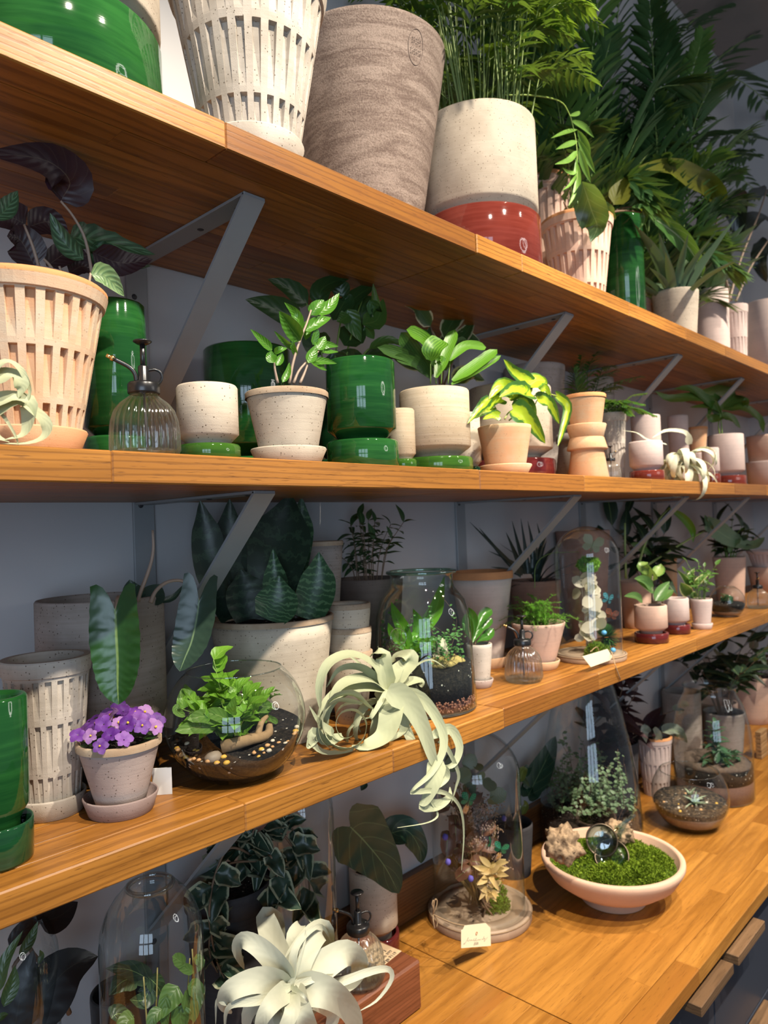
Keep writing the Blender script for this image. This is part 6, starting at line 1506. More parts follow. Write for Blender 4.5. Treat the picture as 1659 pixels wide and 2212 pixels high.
# twine and a paper tag
mb = MB(); tube(mb, [(KR * 1.065 * math.cos(k * 0.31416), KR * 1.065 * math.sin(k * 0.31416), 0.0135) for k in range(21)], 0.0012, None, 5, 60)
ac = math.atan2(CAMLOC[1] - C17[1], CAMLOC[0] - C17[0])
kx, ky = KR * 1.08 * math.cos(ac + 0.25), KR * 1.08 * math.sin(ac + 0.25)
V3 = lambda p: Vector(p) - Vector(t.location)
tube(mb, [(kx, ky, 0.015), V3((1.6508,-0.345,1.4897)), V3((1.6211,-0.372,1.4584)), V3((1.6398,-0.373,1.4249))], 0.0011, 0.0014, 5, 10)
tube(mb, [(kx, ky, 0.015), V3((1.6249,-0.325,1.4995)), V3((1.5708,-0.335,1.4974))], 0.0010, None, 5, 8)
part('twine', mb, twine, t, 'twine tied round the base')
def tag_part(t, corners, text=None):
    """thin paper tag between four world corners (top-left, top-right, bottom-right, bottom-left)"""
    P = [Vector(c) - Vector(t.location) for c in corners]
    nrm = (P[1] - P[0]).cross(P[3] - P[0]).normalized() * 0.0005
    mb = MB(); n = len(P)
    mb.add([p + nrm for p in P] + [p - nrm for p in P], [tuple(range(n)), tuple(range(2 * n - 1, n - 1, -1))] + [(i, (i + 1) % n + 0, (i + 1) % n + n, i + n) for i in range(n)])
    return part('tag', mb, paper, t, 'cream paper price tag', smooth=False)
TG = [(1.5106,-0.347,1.497),(1.6329,-0.347,1.4958),(1.655,-0.347,1.4747),(1.6446,-0.347,1.4675),(1.5472,-0.347,1.4669)]
tg = tag_part(t, TG)
def scrib(parent, o, ex, ey, strokes, r, mat=None):
    mb = MB(); nrm = ex.cross(ey).normalized()
    for st in strokes: tube(mb, [o + ex * x + ey * y + nrm * 0.0008 for x, y in st], r, None, 4, max(2, (len(st) - 1) * 3))
    return part('writing', mb, mat or ink, parent, 'faint handwriting')
o_ = Vector(TG[0]) - Vector(t.location); ex = (Vector(TG[1]) - Vector(TG[0])); ey = (Vector(TG[4]) - Vector(TG[0]))
wav = lambda x0, x1, y, n, a: [(x0 + (x1 - x0) * i / n, y + a * (1 if i % 2 else -1) * (0.6 + 0.4 * math.sin(i * 1.7))) for i in range(n + 1)]
scrib(tg, o_, ex, ey, [wav(0.25, 0.55, 0.62, 8, 0.03), wav(0.45, 0.85, 0.5, 10, 0.04)], 0.00018, plain('grey_pencil', (0.35, 0.32, 0.27), 0.8))

t = thing('planter', 'large rosy-brown planter shaded behind the butterfly cloche', 'planter', (2.0256, -0.085, S3))
taper_pot(t, 0.055, 0.080, 0.318, clay('rosy_brown_clay', (0.34, 0.22, 0.18), (0.28, 0.18, 0.15), 0.2), 0, None, soil=None)

# red-based cylinders with plants
C18 = (2.0116,-0.2916,0.0441,0.0465,0.1049)
t = thing('potted_plant', 'rosy cylinder on a maroon base with waxy hoya leaves', 'plant', (C18[0], C18[1], S3))
cyl_pot(t, 0.0445, 0.104, pink, maroon, 0.0275)
hoya = leafm('hoya_leaf', (0.10, 0.21, 0.05), (0.06, 0.14, 0.035), (0.17, 0.22, 0.06), (0.28, 0.36, 0.14), 0.02, 0, 5, rough=0.35, trans=0.2)
hoyav = leafm('hoya_leaf_pale', (0.30, 0.40, 0.10), (0.16, 0.28, 0.06), midw=0.02, nv=5, pat='margin', pc=(0.12, 0.25, 0.05), trans=0.25)
leaves(t, hoya, [([(2.0145,-0.3,1.6073),(1.956,-0.3,1.6314),(1.8985,-0.3,1.6422)],0.0332),([(2.0261,-0.3,1.5697),(2.0769,-0.3,1.5952),(2.1325,-0.3,1.6161)],0.032),([(2.0261,-0.3,1.5697),(2.0917,-0.3,1.5805),(2.16,-0.3,1.5879)],0.0375),([(1.9444,-0.3,1.5778),(1.8937,-0.3,1.5952),(1.8328,-0.3,1.601)],0.025),([(2.02,-0.3,1.6003),(1.9695,-0.3,1.6175),(1.9122,-0.3,1.6349)],0.0308)], 'ovate', 0.35, 0.05)
leaves(t, hoyav, [([(2.0398,-0.29,1.6245),(2.0116,-0.29,1.6529),(1.999,-0.29,1.6798)],0.0392),([(2.0475,-0.29,1.6372),(2.0912,-0.29,1.654),(2.1028,-0.29,1.6694)],0.0323),([(2.0173,-0.29,1.6486),(1.968,-0.29,1.6727),(2.0144,-0.29,1.6789)],0.0257)], 'ovate', 0.35, 0.05)
stems(t, stem_p, [[(2.0165,-0.3,1.568),(2.0083,-0.3,1.6078),(2.0187,-0.3,1.646)]], 0.002, 0.0014)
C19 = (2.197,-0.3,0.0347,0.0347,0.1091)
t = thing('potted_plant', 'greyer cylinder on a maroon base with cream-edged leaves', 'plant', (C19[0], C19[1] + 0.012, S3))
cyl_pot(t, 0.0385, 0.106, palepink, maroon, 0.028)
crm = leafm('cream_margin_leaf', (0.12, 0.25, 0.05), midw=0.0, nv=5, pat='margin', pc=(0.66, 0.66, 0.30), trans=0.25)
leaves(t, crm, [([(2.3091,-0.29,1.5599),(2.2673,-0.29,1.5852),(2.2404,-0.29,1.6044)],0.037),([(2.3184,-0.29,1.5735),(2.3236,-0.29,1.6165),(2.3572,-0.29,1.6389)],0.0232),([(2.3192,-0.29,1.5807),(2.278,-0.29,1.6128),(2.2165,-0.29,1.6455)],0.0172),([(2.3306,-0.29,1.5797),(2.4122,-0.29,1.6025),(2.4971,-0.29,1.6188)],0.0209),([(2.3082,-0.29,1.5528),(2.347,-0.29,1.5564),(2.3645,-0.29,1.5401)],0.0234)], 'ovate', 0.3, 0.05)
C20 = (2.2995,-0.3197,0.0222,0.0301,0.0953)
t = thing('potted_plant', 'pale tapered pot on a saucer with a small bushy plant, next to glass bowl', 'plant', (C20[0] + 0.02, C20[1], S3))
taper_pot(t, 0.024, 0.0335, 0.085, palepink, 0.008, None)
saucer(t, 0.032, 0.018, palepink, 0.026)
gbm = leafm('mid_green_small_leaf', (0.10, 0.23, 0.04), (0.06, 0.15, 0.03), midw=0.0, trans=0.25)
bush(t, 0.085, [leafmesh(gbm, 'ovate', 0.5, d, 0.3) for d in (0.1, 0.4)], 9, (0.03, 0.12), (0.005, 0.05), 7, (0.016, 0.03), stem_g, 0.001, 0.012)
C21 = (2.6394,-0.29,0.0578)
t = thing('terrarium', 'small round glass terrarium with dark soil on the lowest shelf, far along', 'terrarium', (C21[0], C21[1], S3))
glass_bowl(t, C21[2], 0.008, C21[2] * 1.75, clear)
R_ = C21[2]
soil_fill(t, C21[2], 0.008, 0.008, C21[2] * 0.32, 0.0, plain('tan_sand', (0.34, 0.22, 0.14), 0.9, var=0.3, sc=200), 1.0, 'sand')
soil_fill(t, C21[2], 0.008, C21[2] * 0.34, C21[2] * 0.78, 0.004, blk)
suc = leafm('blue_green_leaf', (0.06, 0.16, 0.08), (0.03, 0.09, 0.05), midw=0.0, trans=0.15)
lms = leafmesh(suc, 'ovate', 0.45, 0.2, 0.4)
for i in range(26): put_leaf(t, lms, (rnd(-.02, .02), rnd(-.02, .02), C21[2] * 0.8 + rnd(0, .02)), sph(i * 2.4, rnd(0.2, 1.2)), (0, 0, 1), rnd(0.015, 0.026))

# further along, at the back
t = thing('pot', 'tall terracotta pot at the back, behind the maroon-based cylinders', 'pot', (*(2.5657,-0.12), S3))
taper_pot(t, 0.026, 0.031, 0.205, orange_clay, 0, terra_rim, soil=None)
t = thing('potted_plant', 'rosy pot behind the hoya with two long arching leaf stalks', 'plant', (*(2.2525,-0.14), S3))
taper_pot(t, 0.040, 0.050, 0.15, pink, 0, None)
ar = leafm('bright_long_leaf', (0.17, 0.36, 0.03), (0.11, 0.25, 0.02), midw=0.02, trans=0.3)
ara = leafm('grey_green_arrow_leaf', (0.16, 0.28, 0.14), (0.11, 0.20, 0.10), (0.14, 0.2, 0.1), (0.25, 0.36, 0.18), 0.03, 0.2, 5, trans=0.2)
stems(t, plain('pale_green_stalk', (0.26, 0.34, 0.10), 0.5), [[(2.2349,-0.16,1.65),(2.3019,-0.16,1.728),(2.4194,-0.16,1.8009),(2.5006,-0.16,1.8346)], [(2.2474,-0.16,1.6389),(2.3764,-0.18,1.679),(2.5786,-0.18,1.7166),(2.831,-0.18,1.7585)], [(2.21,-0.13,1.6147),(2.2136,-0.13,1.7173),(2.221,-0.13,1.7907)]], 0.0042, 0.003)
leaves(t, ar, [([(2.4435,-0.18,1.8356),(2.5674,-0.18,1.7977),(2.6473,-0.18,1.7551),(2.6506,-0.18,1.7104)],0.0297)], 'lance', 0.5)
leaves(t, ara, [([(2.7974,-0.2,1.7588),(2.9919,-0.2,1.7087),(3.2408,-0.2,1.6744),(3.414,-0.2,1.7026)],0.088),([(2.7737,-0.2,1.7594),(2.7444,-0.2,1.7855),(2.7196,-0.2,1.8078)],0.027),([(3.0454,-0.2,1.7067),(2.9881,-0.2,1.6819),(2.9583,-0.2,1.6565)],0.0431)], 'heart', 0.3, 0.1, lobe=0.2)
leaves(t, hoya, [([(2.2109,-0.15,1.7245),(2.2873,-0.15,1.7063),(2.3808,-0.15,1.6757)],0.0269)], 'lance', 0.4)
t = thing('potted_plant', 'rosy tapered pot far along the lowest shelf with dark leaves above', 'plant', (*(3.1211,-0.145), S3))
taper_pot(t, 0.050, 0.062, 0.178, pink, 0, None)
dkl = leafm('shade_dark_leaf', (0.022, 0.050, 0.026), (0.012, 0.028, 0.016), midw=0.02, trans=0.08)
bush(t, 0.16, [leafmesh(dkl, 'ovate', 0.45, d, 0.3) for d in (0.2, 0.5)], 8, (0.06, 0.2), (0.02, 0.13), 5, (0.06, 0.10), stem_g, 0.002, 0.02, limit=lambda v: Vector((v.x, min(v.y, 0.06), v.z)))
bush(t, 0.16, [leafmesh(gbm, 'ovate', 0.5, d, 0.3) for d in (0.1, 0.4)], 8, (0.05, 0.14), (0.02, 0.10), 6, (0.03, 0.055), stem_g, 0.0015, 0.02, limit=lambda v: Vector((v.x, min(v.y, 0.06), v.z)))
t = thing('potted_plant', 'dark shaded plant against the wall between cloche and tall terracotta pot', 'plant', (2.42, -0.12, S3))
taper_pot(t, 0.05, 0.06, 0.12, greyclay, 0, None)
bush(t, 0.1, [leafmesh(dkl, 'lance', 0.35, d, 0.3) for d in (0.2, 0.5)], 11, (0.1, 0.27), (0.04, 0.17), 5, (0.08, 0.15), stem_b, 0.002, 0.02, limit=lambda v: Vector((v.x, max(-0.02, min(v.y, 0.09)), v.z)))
t = thing('planter', 'pale slotted pot stacked on a rosy pot at the frame edge, lowest shelf', 'planter', (*(3.5572,-0.16), S3 + 0.1105))
slot_pot(t, 0.055, 0.078, 0.075, palepink, 0, None, 24, bands=((0.05, 0.75),), rimh=0.2, soil=None)
t2 = solo('pot', lathe(MB(), [(0, 0), (0.062, 0), (0.078, 0.108), (0.078, 0.1105), (0, 0.1105)], 44), pink, 'rosy upturned pot carrying the pale slotted pot at the frame edge', 'pot', (t.location.x, t.location.y, S3))
t = thing('mister', 'small plant mister far along the lowest shelf at the frame edge', 'mister', (*(2.9107,-0.31), S3))
mister(t, 0.92, 0.4)

# ================================================================= COUNTER
# reddish wood riser block with a price card on it
BLK = 0.0905
redwood = stave_wood('reddish_block_wood', (0.13, 0.035, 0.014), (0.20, 0.062, 0.026), (0.26, 0.088, 0.038), 0.3)
t = thing('riser_block', 'chunky reddish wooden riser block on the worktop under the glass mister', 'block', (0.785, -0.24, CT))
part('block', box(MB(), (0, 0, 0), (0.256, 0.155, BLK), 0.004), redwood, t, smooth=False)
CZ = CT + BLK
t = thing('price_card', 'small kraft cloche price card lying on the reddish wooden block', 'card', (0.985, -0.170, CZ))
t.rotation_euler = (0, 0, 0.10)
part('card', box(MB(), (-0.052, -0.030, 0.0), (0.050, 0.030, 0.0006)), kraft, t, smooth=False)
def lettering(parent, txt, x, y, z, size, mat, label, align='RIGHT', rot=(0, 0, 0), shear=0.0, bold=0.0):
    c = bpy.data.curves.new('lettering', 'FONT'); c.body = txt; c.size = size; c.align_x = align
    c.extrude = 0.00005; c.shear = shear; c.offset = bold; c.materials.append(mat)
    tmp = bpy.data.objects.new('lettering_curve', c); C.objects.link(tmp)
    me = bpy.data.meshes.new_from_object(tmp.evaluated_get(bpy.context.evaluated_depsgraph_get()))
    bpy.data.objects.remove(tmp)
    o = bpy.data.objects.new('lettering', me); C.objects.link(o); o.parent = parent
    o.location = (x, y, z); o.rotation_euler = rot; o['label'] = label
    return o
for k, (s_, xx) in enumerate((('io Cloche', 0.024), ('Wood Base', 0.036), ('Small $63', 0.034), ('Medium $88', 0.040), ('Large $118', 0.040))):
    lettering(t, s_, xx, 0.0185 - 0.0105 * k - (0.004 if k > 1 else 0), 0.0007, 0.0105, ink, 'black printed line of the price card', bold=0.00025)

t = thing('mister', 'ribbed glass plant mister standing on the reddish wooden block', 'mister', (0.922, -0.198, CZ))
mister(t, 1.10, math.radians(-28))

# tall cloche on the block
t = thing('cloche', 'tall empty glass cloche behind the mister, rising to the lowest shelf', 'cloche', (0.852, -0.137, CZ))
part('glass_dome', lathe(MB(), [(0.056, 0.001), (0.056, 0.30), (0.055, 0.322), (0.051, 0.338), (0.043, 0.353), (0.031, 0.364), (0.015, 0.370), (0.0005, 0.372)], 56), smoke, t, 'clear glass dome')
part('rim', lathe(MB(), [(0.0545, 0.0), (0.0575, 0.0), (0.058, 0.003), (0.0565, 0.006), (0.0545, 0.004), (0.0545, 0.0)], 56), glassm('dome_foot_glass', (0.8, 0.86, 0.86), 0.2, 0.7), t)

# heart-leaved plant in cream cylinder with red base
D8 = (1.1036,-0.055,0.0501,0.1936)
t = thing('potted_plant', 'heart-leaved dark anthurium in cream cylinder on dark red base behind the block', 'plant', (D8[0], D8[1] - 0.002, CT))
cyl_pot(t, D8[2], 0.190, cream, maroon, 0.055, br=1.04, foot=0.72)
an = leafm('dark_heart_leaf', (0.009, 0.050, 0.028), (0.006, 0.030, 0.018), (0.10, 0.13, 0.03), (0.12, 0.20, 0.09), 0.02, 0.28, 5, rough=0.4, trans=0.05)
leaves(t, an, [([(0.9852,-0.12,1.2259),(1.0252,-0.12,1.182),(1.0651,-0.13,1.125),(1.095,-0.14,1.0611)],0.14),([(1.1371,-0.08,1.1533),(1.1821,-0.09,1.1461),(1.2066,-0.1,1.1055),(1.2122,-0.1,1.0685)],0.0748)], 'heart', 0.22, 0.04, n=18, m=4, lobe=0.24)
leaves(t, an, [([(1.0806,-0.07,1.2749),(1.0733,-0.07,1.2673),(1.0662,-0.07,1.2617)],0.0154)], 'ovate', 0.3)
stems(t, stem_b, [[(1.0839,-0.07,1.077),(1.0531,-0.07,1.1404),(0.9871,-0.118,1.2248)], [(1.1356,-0.06,1.0549),(1.1602,-0.06,1.1006),(1.1371,-0.08,1.1533)]], 0.0024, 0.002)

# rope hoya in a tall dark pot
t = thing('potted_plant', 'dark pot overflowing with thick twisted pale-edged hoya leaves', 'plant', (0.705, -0.115, CT))
dkp = clay('charcoal_clay', (0.045, 0.042, 0.045), (0.03, 0.028, 0.03), 0.1)
taper_pot(t, 0.056, 0.070, 0.325, dkp, 0, None, soil=0.96)
part('band', lathe(MB(), [(0.0695, 0.29), (0.0725, 0.292), (0.0735, 0.323), (0.070, 0.3265)], 44), dkp, t, 'collar of the pot')
rp = leafm('rope_hoya_leaf', (0.030, 0.060, 0.038), (0.018, 0.038, 0.025), (0.14, 0.18, 0.12), midw=0.0, nv=5, pat='margin', pc=(0.34, 0.36, 0.24), rough=0.35, trans=0.06)
rpp = leafm('pinkish_hoya_leaf', (0.36, 0.20, 0.16), (0.26, 0.14, 0.11), midw=0.0, trans=0.1)
lmr = [leafmesh(rp, 'ovate', 0.85, d, 0.9, rip, 9, 3, 0, 2) for d, rip in ((0.9, 0.5), (0.6, 0.7), (1.2, 0.35))]
lmp = leafmesh(rpp, 'ovate', 0.8, 0.9, 0.9, 0.4, 7, 2)
o_ = Vector(t.location)
rs = random.Random(2)
ropes = [[(0.7444,-0.15,1.2538),(0.67,-0.18,1.3105),(0.6387,-0.18,1.2785),(0.6257,-0.18,1.22),(0.6377,-0.18,1.1444),(0.6612,-0.18,1.0908)], [(0.7593,-0.13,1.2507),(0.7697,-0.17,1.2969),(0.8082,-0.17,1.2526),(0.8322,-0.17,1.2042),(0.8335,-0.17,1.1637),(0.8285,-0.17,1.1257)],
         [(0.7444,-0.15,1.2538),(0.731,-0.2,1.2802),(0.7434,-0.2,1.2383),(0.7399,-0.2,1.2023)], [(0.7444,-0.15,1.2538),(0.7082,-0.15,1.2893),(0.6823,-0.15,1.3205),(0.6641,-0.15,1.3044)], [(0.7421,-0.16,1.2651),(0.725,-0.16,1.309),(0.7638,-0.16,1.3196),(0.8078,-0.16,1.2898),(0.8371,-0.16,1.2399)], [(0.7251,-0.17,1.2663),(0.6669,-0.17,1.2797),(0.648,-0.17,1.2362),(0.6301,-0.17,1.1653),(0.6515,-0.17,1.1057)], [(0.7444,-0.15,1.2538),(0.7275,-0.15,1.3056),(0.7565,-0.15,1.3117)]]
for r_i, rr in enumerate(ropes):
    S = spline([Vector(p) - o_ for p in rr], 26)
    for i in range(2, 26):
        if (i + r_i) % 2: continue
        p = S[i]; T = (S[min(26, i + 1)] - S[i - 1]).normalized()
        d = (T * 0.5 + sph(rs.uniform(0, 6.28), rs.uniform(-0.5, 0.9))).normalized()
        put_leaf(t, lmp if (r_i == 3 and i % 6 == 0) or (r_i == 4 and i == 8) else rs.choice(lmr), p, d, (-0.5, -0.6, 0.6), rs.uniform(0.030, 0.046))
    part('vine', tube(MB(), S[::3], 0.0022, 0.0016, 5), stem_b, t)

# dark-leaved plant at the left frame edge
D1 = (0.5282,-0.085,0.0454,0.2192)
t = thing('potted_plant', 'black-leaved rubber plant in a black pot at the lower left corner', 'plant', (D1[0], D1[1], CT))
taper_pot(t, D1[2] * 0.8, D1[2], D1[3], plain('black_pot', (0.015, 0.015, 0.016), 0.35), 0, None)
rub = leafm('black_rubber_leaf', (0.012, 0.012, 0.011), (0.008, 0.008, 0.008), (0.05, 0.035, 0.03), (0.03, 0.03, 0.02), 0.015, 0, 6, rough=0.3, trans=0.0)
rubg = leafm('green_rubber_leaf', (0.07, 0.13, 0.04), (0.045, 0.09, 0.03), (0.17, 0.10, 0.08), (0.12, 0.17, 0.06), 0.02, 0.1, 7, rough=0.3, trans=0.12)
leaves(t, rub, [([(0.3568,-0.15,1.175),(0.3897,-0.15,1.2033),(0.4241,-0.15,1.224),(0.4643,-0.15,1.2209)],0.0743),([(0.3511,-0.15,1.175),(0.3608,-0.15,1.2174),(0.3778,-0.15,1.2681)],0.0505),([(0.4015,-0.11,1.2808),(0.4299,-0.11,1.2781),(0.4552,-0.11,1.2874)],0.043),([(0.3586,-0.12,1.2699),(0.3826,-0.12,1.2871),(0.4074,-0.12,1.2988)],0.0225)], 'ovate', 0.15, 0.03, n=14)
leaves(t, rubg, [([(0.3231,-0.2,1.2422),(0.3327,-0.2,1.2626),(0.337,-0.2,1.2858)],0.017),([(0.3603,-0.15,1.2663),(0.3741,-0.15,1.2829),(0.3846,-0.15,1.3026)],0.0134),([(0.38,-0.16,1.2528),(0.3843,-0.16,1.261),(0.3822,-0.16,1.2698)],0.0073),([(0.3194,-0.2,1.2633),(0.3255,-0.2,1.2938),(0.3478,-0.2,1.3234)],0.0147),([(0.3159,-0.2,1.2292),(0.3212,-0.2,1.232),(0.3281,-0.2,1.2313)],0.0079)], 'lance', 0.35, 0.05)
stems(t, stem_b, [[(0.4348,-0.12,1.1437),(0.4171,-0.12,1.1968),(0.382,-0.12,1.2627),(0.3978,-0.12,1.287)], [(0.4139,-0.14,1.1565),(0.3723,-0.14,1.1836),(0.3565,-0.14,1.2452),(0.3639,-0.14,1.261)]], 0.0035, 0.0025)
# glass disc-shaped dome standing behind the leaves
t = thing('cloche', 'wide scuffed glass dome against the wall behind the black-leaved plant', 'cloche', (0.4655 - 0.12, -0.095, CT))
part('glass_dome', lathe(MB(), [(0.082, 0.0), (0.082, 0.33), (0.080, 0.352), (0.070, 0.380), (0.052, 0.400), (0.028, 0.411), (0.0005, 0.414)], 56), smoke, t, 'clear glass dome')

# tall open-necked glass bottle with leaves inside
D2 = (0.4922,-0.25,0.0672,0.4636)
t = thing('terrarium', 'tall round-shouldered glass bottle with open neck and leaves inside, lower left', 'terrarium', (D2[0], D2[1], CT))
r = D2[2]; h = D2[3] - 0.022
part('bottle', lathe(MB(), [(0, 0.001), (r * 0.95, 0.001), (r, 0.008), (r, h - 0.075), (r * 0.97, h - 0.055), (r * 0.86, h - 0.033), (r * 0.70, h - 0.016), (r * 0.56, h - 0.006), (r * 0.49, h - 0.001), (r * 0.43, h), (r * 0.36, h - 0.004), (r * 0.34, h - 0.012), (r * 0.35, h - 0.022)], 64), smoke, t, 'clear glass bottle with a rolled neck')
rm = MB(); tube(rm, [(r * 0.43 * math.cos(k * 0.19635), r * 0.43 * math.sin(k * 0.19635), h - 0.001) for k in range(33)], 0.0036, None, 8, 80)
part('rim', rm, glassm('neck_glass', (0.82, 0.86, 0.86), 0.12, 0.6), t)
cyl_layer(t, 'soil', blk, r * 0.95, 0.006, r * 0.95, 0.09, 0.004)
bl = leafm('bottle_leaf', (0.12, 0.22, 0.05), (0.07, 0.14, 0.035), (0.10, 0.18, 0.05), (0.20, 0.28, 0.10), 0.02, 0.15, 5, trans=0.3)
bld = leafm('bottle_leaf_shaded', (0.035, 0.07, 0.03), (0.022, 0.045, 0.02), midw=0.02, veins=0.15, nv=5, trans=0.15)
by = D2[1]
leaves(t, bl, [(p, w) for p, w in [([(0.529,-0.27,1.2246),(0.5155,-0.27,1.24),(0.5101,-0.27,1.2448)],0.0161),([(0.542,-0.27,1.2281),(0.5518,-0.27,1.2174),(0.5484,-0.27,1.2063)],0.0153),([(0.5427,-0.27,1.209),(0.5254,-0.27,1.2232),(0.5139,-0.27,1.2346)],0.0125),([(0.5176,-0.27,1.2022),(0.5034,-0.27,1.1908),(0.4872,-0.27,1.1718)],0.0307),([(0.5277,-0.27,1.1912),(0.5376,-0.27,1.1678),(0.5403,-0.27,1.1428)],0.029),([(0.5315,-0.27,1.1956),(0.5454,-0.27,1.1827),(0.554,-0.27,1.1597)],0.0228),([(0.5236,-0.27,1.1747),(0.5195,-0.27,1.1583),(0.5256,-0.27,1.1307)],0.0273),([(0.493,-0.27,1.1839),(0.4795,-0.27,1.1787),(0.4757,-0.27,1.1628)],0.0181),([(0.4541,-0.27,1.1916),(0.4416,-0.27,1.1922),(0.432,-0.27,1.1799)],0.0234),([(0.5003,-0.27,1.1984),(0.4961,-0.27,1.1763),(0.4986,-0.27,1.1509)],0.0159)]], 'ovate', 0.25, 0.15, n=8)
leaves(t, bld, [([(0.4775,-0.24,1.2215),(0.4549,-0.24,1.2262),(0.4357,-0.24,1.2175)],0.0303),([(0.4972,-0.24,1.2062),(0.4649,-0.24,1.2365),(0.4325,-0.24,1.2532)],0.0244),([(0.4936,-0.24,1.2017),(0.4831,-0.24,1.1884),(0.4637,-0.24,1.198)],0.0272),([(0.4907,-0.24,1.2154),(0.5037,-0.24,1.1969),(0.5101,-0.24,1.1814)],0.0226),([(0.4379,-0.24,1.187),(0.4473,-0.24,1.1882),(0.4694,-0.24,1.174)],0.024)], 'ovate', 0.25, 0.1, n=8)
stems(t, plain('yellowish_stem', (0.30, 0.25, 0.08), 0.5), [[(0.4927,-0.25,1.1391),(0.4963,-0.25,1.186),(0.4991,-0.25,1.2276)], [(0.5316,-0.26,1.1293),(0.5369,-0.26,1.1765),(0.5423,-0.26,1.2242)], [(0.4828,-0.25,1.1443),(0.4807,-0.25,1.1816),(0.4789,-0.25,1.2248)], [(0.5422,-0.26,1.1237),(0.5476,-0.26,1.1713),(0.5463,-0.26,1.235)]], 0.0014, 0.001)

# big silver air plant on the block's edge
XC = (0.7034,-0.275,1.1149)
t = xero('big silvery star-shaped air plant in front, leaning on the reddish wooden block', XC)
XERB = leafm('silver_air_plant_broad_leaf', (0.60, 0.60, 0.47), (0.50, 0.51, 0.39), (0.46, 0.47, 0.38), midw=0.0, rough=0.6, trans=0.08, spec=0.2)
leaves(t, XERB, [([(0.6837,-0.3,1.1342),(0.6537,-0.31,1.1828),(0.6298,-0.3,1.216),(0.6165,-0.28,1.2244),(0.6194,-0.26,1.2014),(0.638,-0.25,1.1605)],0.0358),([(0.6837,-0.3,1.1342),(0.703,-0.3,1.1668),(0.7418,-0.29,1.1809),(0.7802,-0.27,1.1648),(0.8022,-0.25,1.1185),(0.7829,-0.25,1.0974)],0.0475),([(0.6837,-0.3,1.1342),(0.6925,-0.26,1.1636),(0.6919,-0.24,1.1988),(0.6956,-0.23,1.2095),(0.733,-0.21,1.1824),(0.7456,-0.21,1.1438)],0.0447),([(0.6837,-0.3,1.1342),(0.7318,-0.31,1.1437),(0.785,-0.31,1.1422),(0.8238,-0.3,1.1087),(0.8339,-0.28,1.0666),(0.808,-0.27,1.0488)],0.0494),([(0.6837,-0.3,1.1342),(0.6173,-0.32,1.1841),(0.5743,-0.31,1.1861),(0.5749,-0.29,1.1576),(0.5998,-0.27,1.1241)],0.039),([(0.6837,-0.3,1.1342),(0.6171,-0.345,1.1627),(0.5968,-0.345,1.148),(0.6027,-0.33,1.1105)],0.0325),([(0.6837,-0.3,1.1342),(0.6631,-0.345,1.1239),(0.6847,-0.34,1.0879),(0.7097,-0.33,1.0537)],0.0466),([(0.6837,-0.3,1.1342),(0.7135,-0.34,1.1299),(0.7674,-0.33,1.0754),(0.7926,-0.32,1.0266),(0.8018,-0.3,0.9841)],0.0496),([(0.6837,-0.3,1.1342),(0.6462,-0.35,1.1409),(0.6272,-0.35,1.119),(0.6261,-0.34,1.0962)],0.028),([(0.6837,-0.3,1.1342),(0.7123,-0.28,1.1621),(0.717,-0.27,1.1845),(0.7476,-0.25,1.179),(0.753,-0.23,1.1403)],0.0328)], 'strap', 0.28, n=20, m=2, hint=(-0.66, -0.62, 0.42))
leaves(t, XERB, [([(0.6758,-0.31,1.142),(0.7586,-0.31,1.1067),(0.8294,-0.32,1.0968),(0.8721,-0.32,1.0801),(0.8766,-0.32,1.0599),(0.8526,-0.31,1.0359),(0.8197,-0.3,1.0296)],0.0152),([(0.6758,-0.31,1.142),(0.714,-0.33,1.1446),(0.7675,-0.32,1.1212)],0.0123),([(0.6758,-0.31,1.142),(0.7016,-0.31,1.1847),(0.7195,-0.3,1.2092)],0.0062),([(0.6758,-0.31,1.142),(0.666,-0.35,1.1503),(0.678,-0.35,1.1302)],0.0078),([(0.6758,-0.31,1.142),(0.5803,-0.3,1.1622),(0.5713,-0.28,1.1616),(0.5735,-0.27,1.1233)],0.0103),([(0.6758,-0.31,1.142),(0.605,-0.33,1.1656),(0.5698,-0.31,1.1654),(0.5742,-0.29,1.1202)],0.0163),([(0.6758,-0.31,1.142),(0.6887,-0.31,1.1938),(0.7518,-0.29,1.1909),(0.7951,-0.27,1.14)],0.0144),([(0.6758,-0.31,1.142),(0.749,-0.3,1.1179),(0.7754,-0.29,1.0728),(0.8003,-0.28,1.0824)],0.019)], 'tail', 0.25, n=20, hint=(-0.66, -0.62, 0.42))
leaves(t, XERB, [([(0.7309,-0.24,1.0878),(0.7292,-0.3,1.0993),(0.7916,-0.27,1.0274),(0.7875,-0.25,0.9839)],0.0447),([(0.7309,-0.24,1.0878),(0.6515,-0.3,1.1437),(0.6245,-0.28,1.1224),(0.6288,-0.26,1.0719)],0.0399),([(0.7309,-0.24,1.0878),(0.6587,-0.31,1.1047),(0.6905,-0.3,1.0504)],0.04)], 'strap', 0.2, n=12, hint=(-0.6, -0.6, 0.5))
part('core', blob(MB(), (0.012, 0.028, -0.045), 0.05, 0.045, 0.05, 0.2, 2, 14, 9), XERB, t, 'bunched leaf bases')

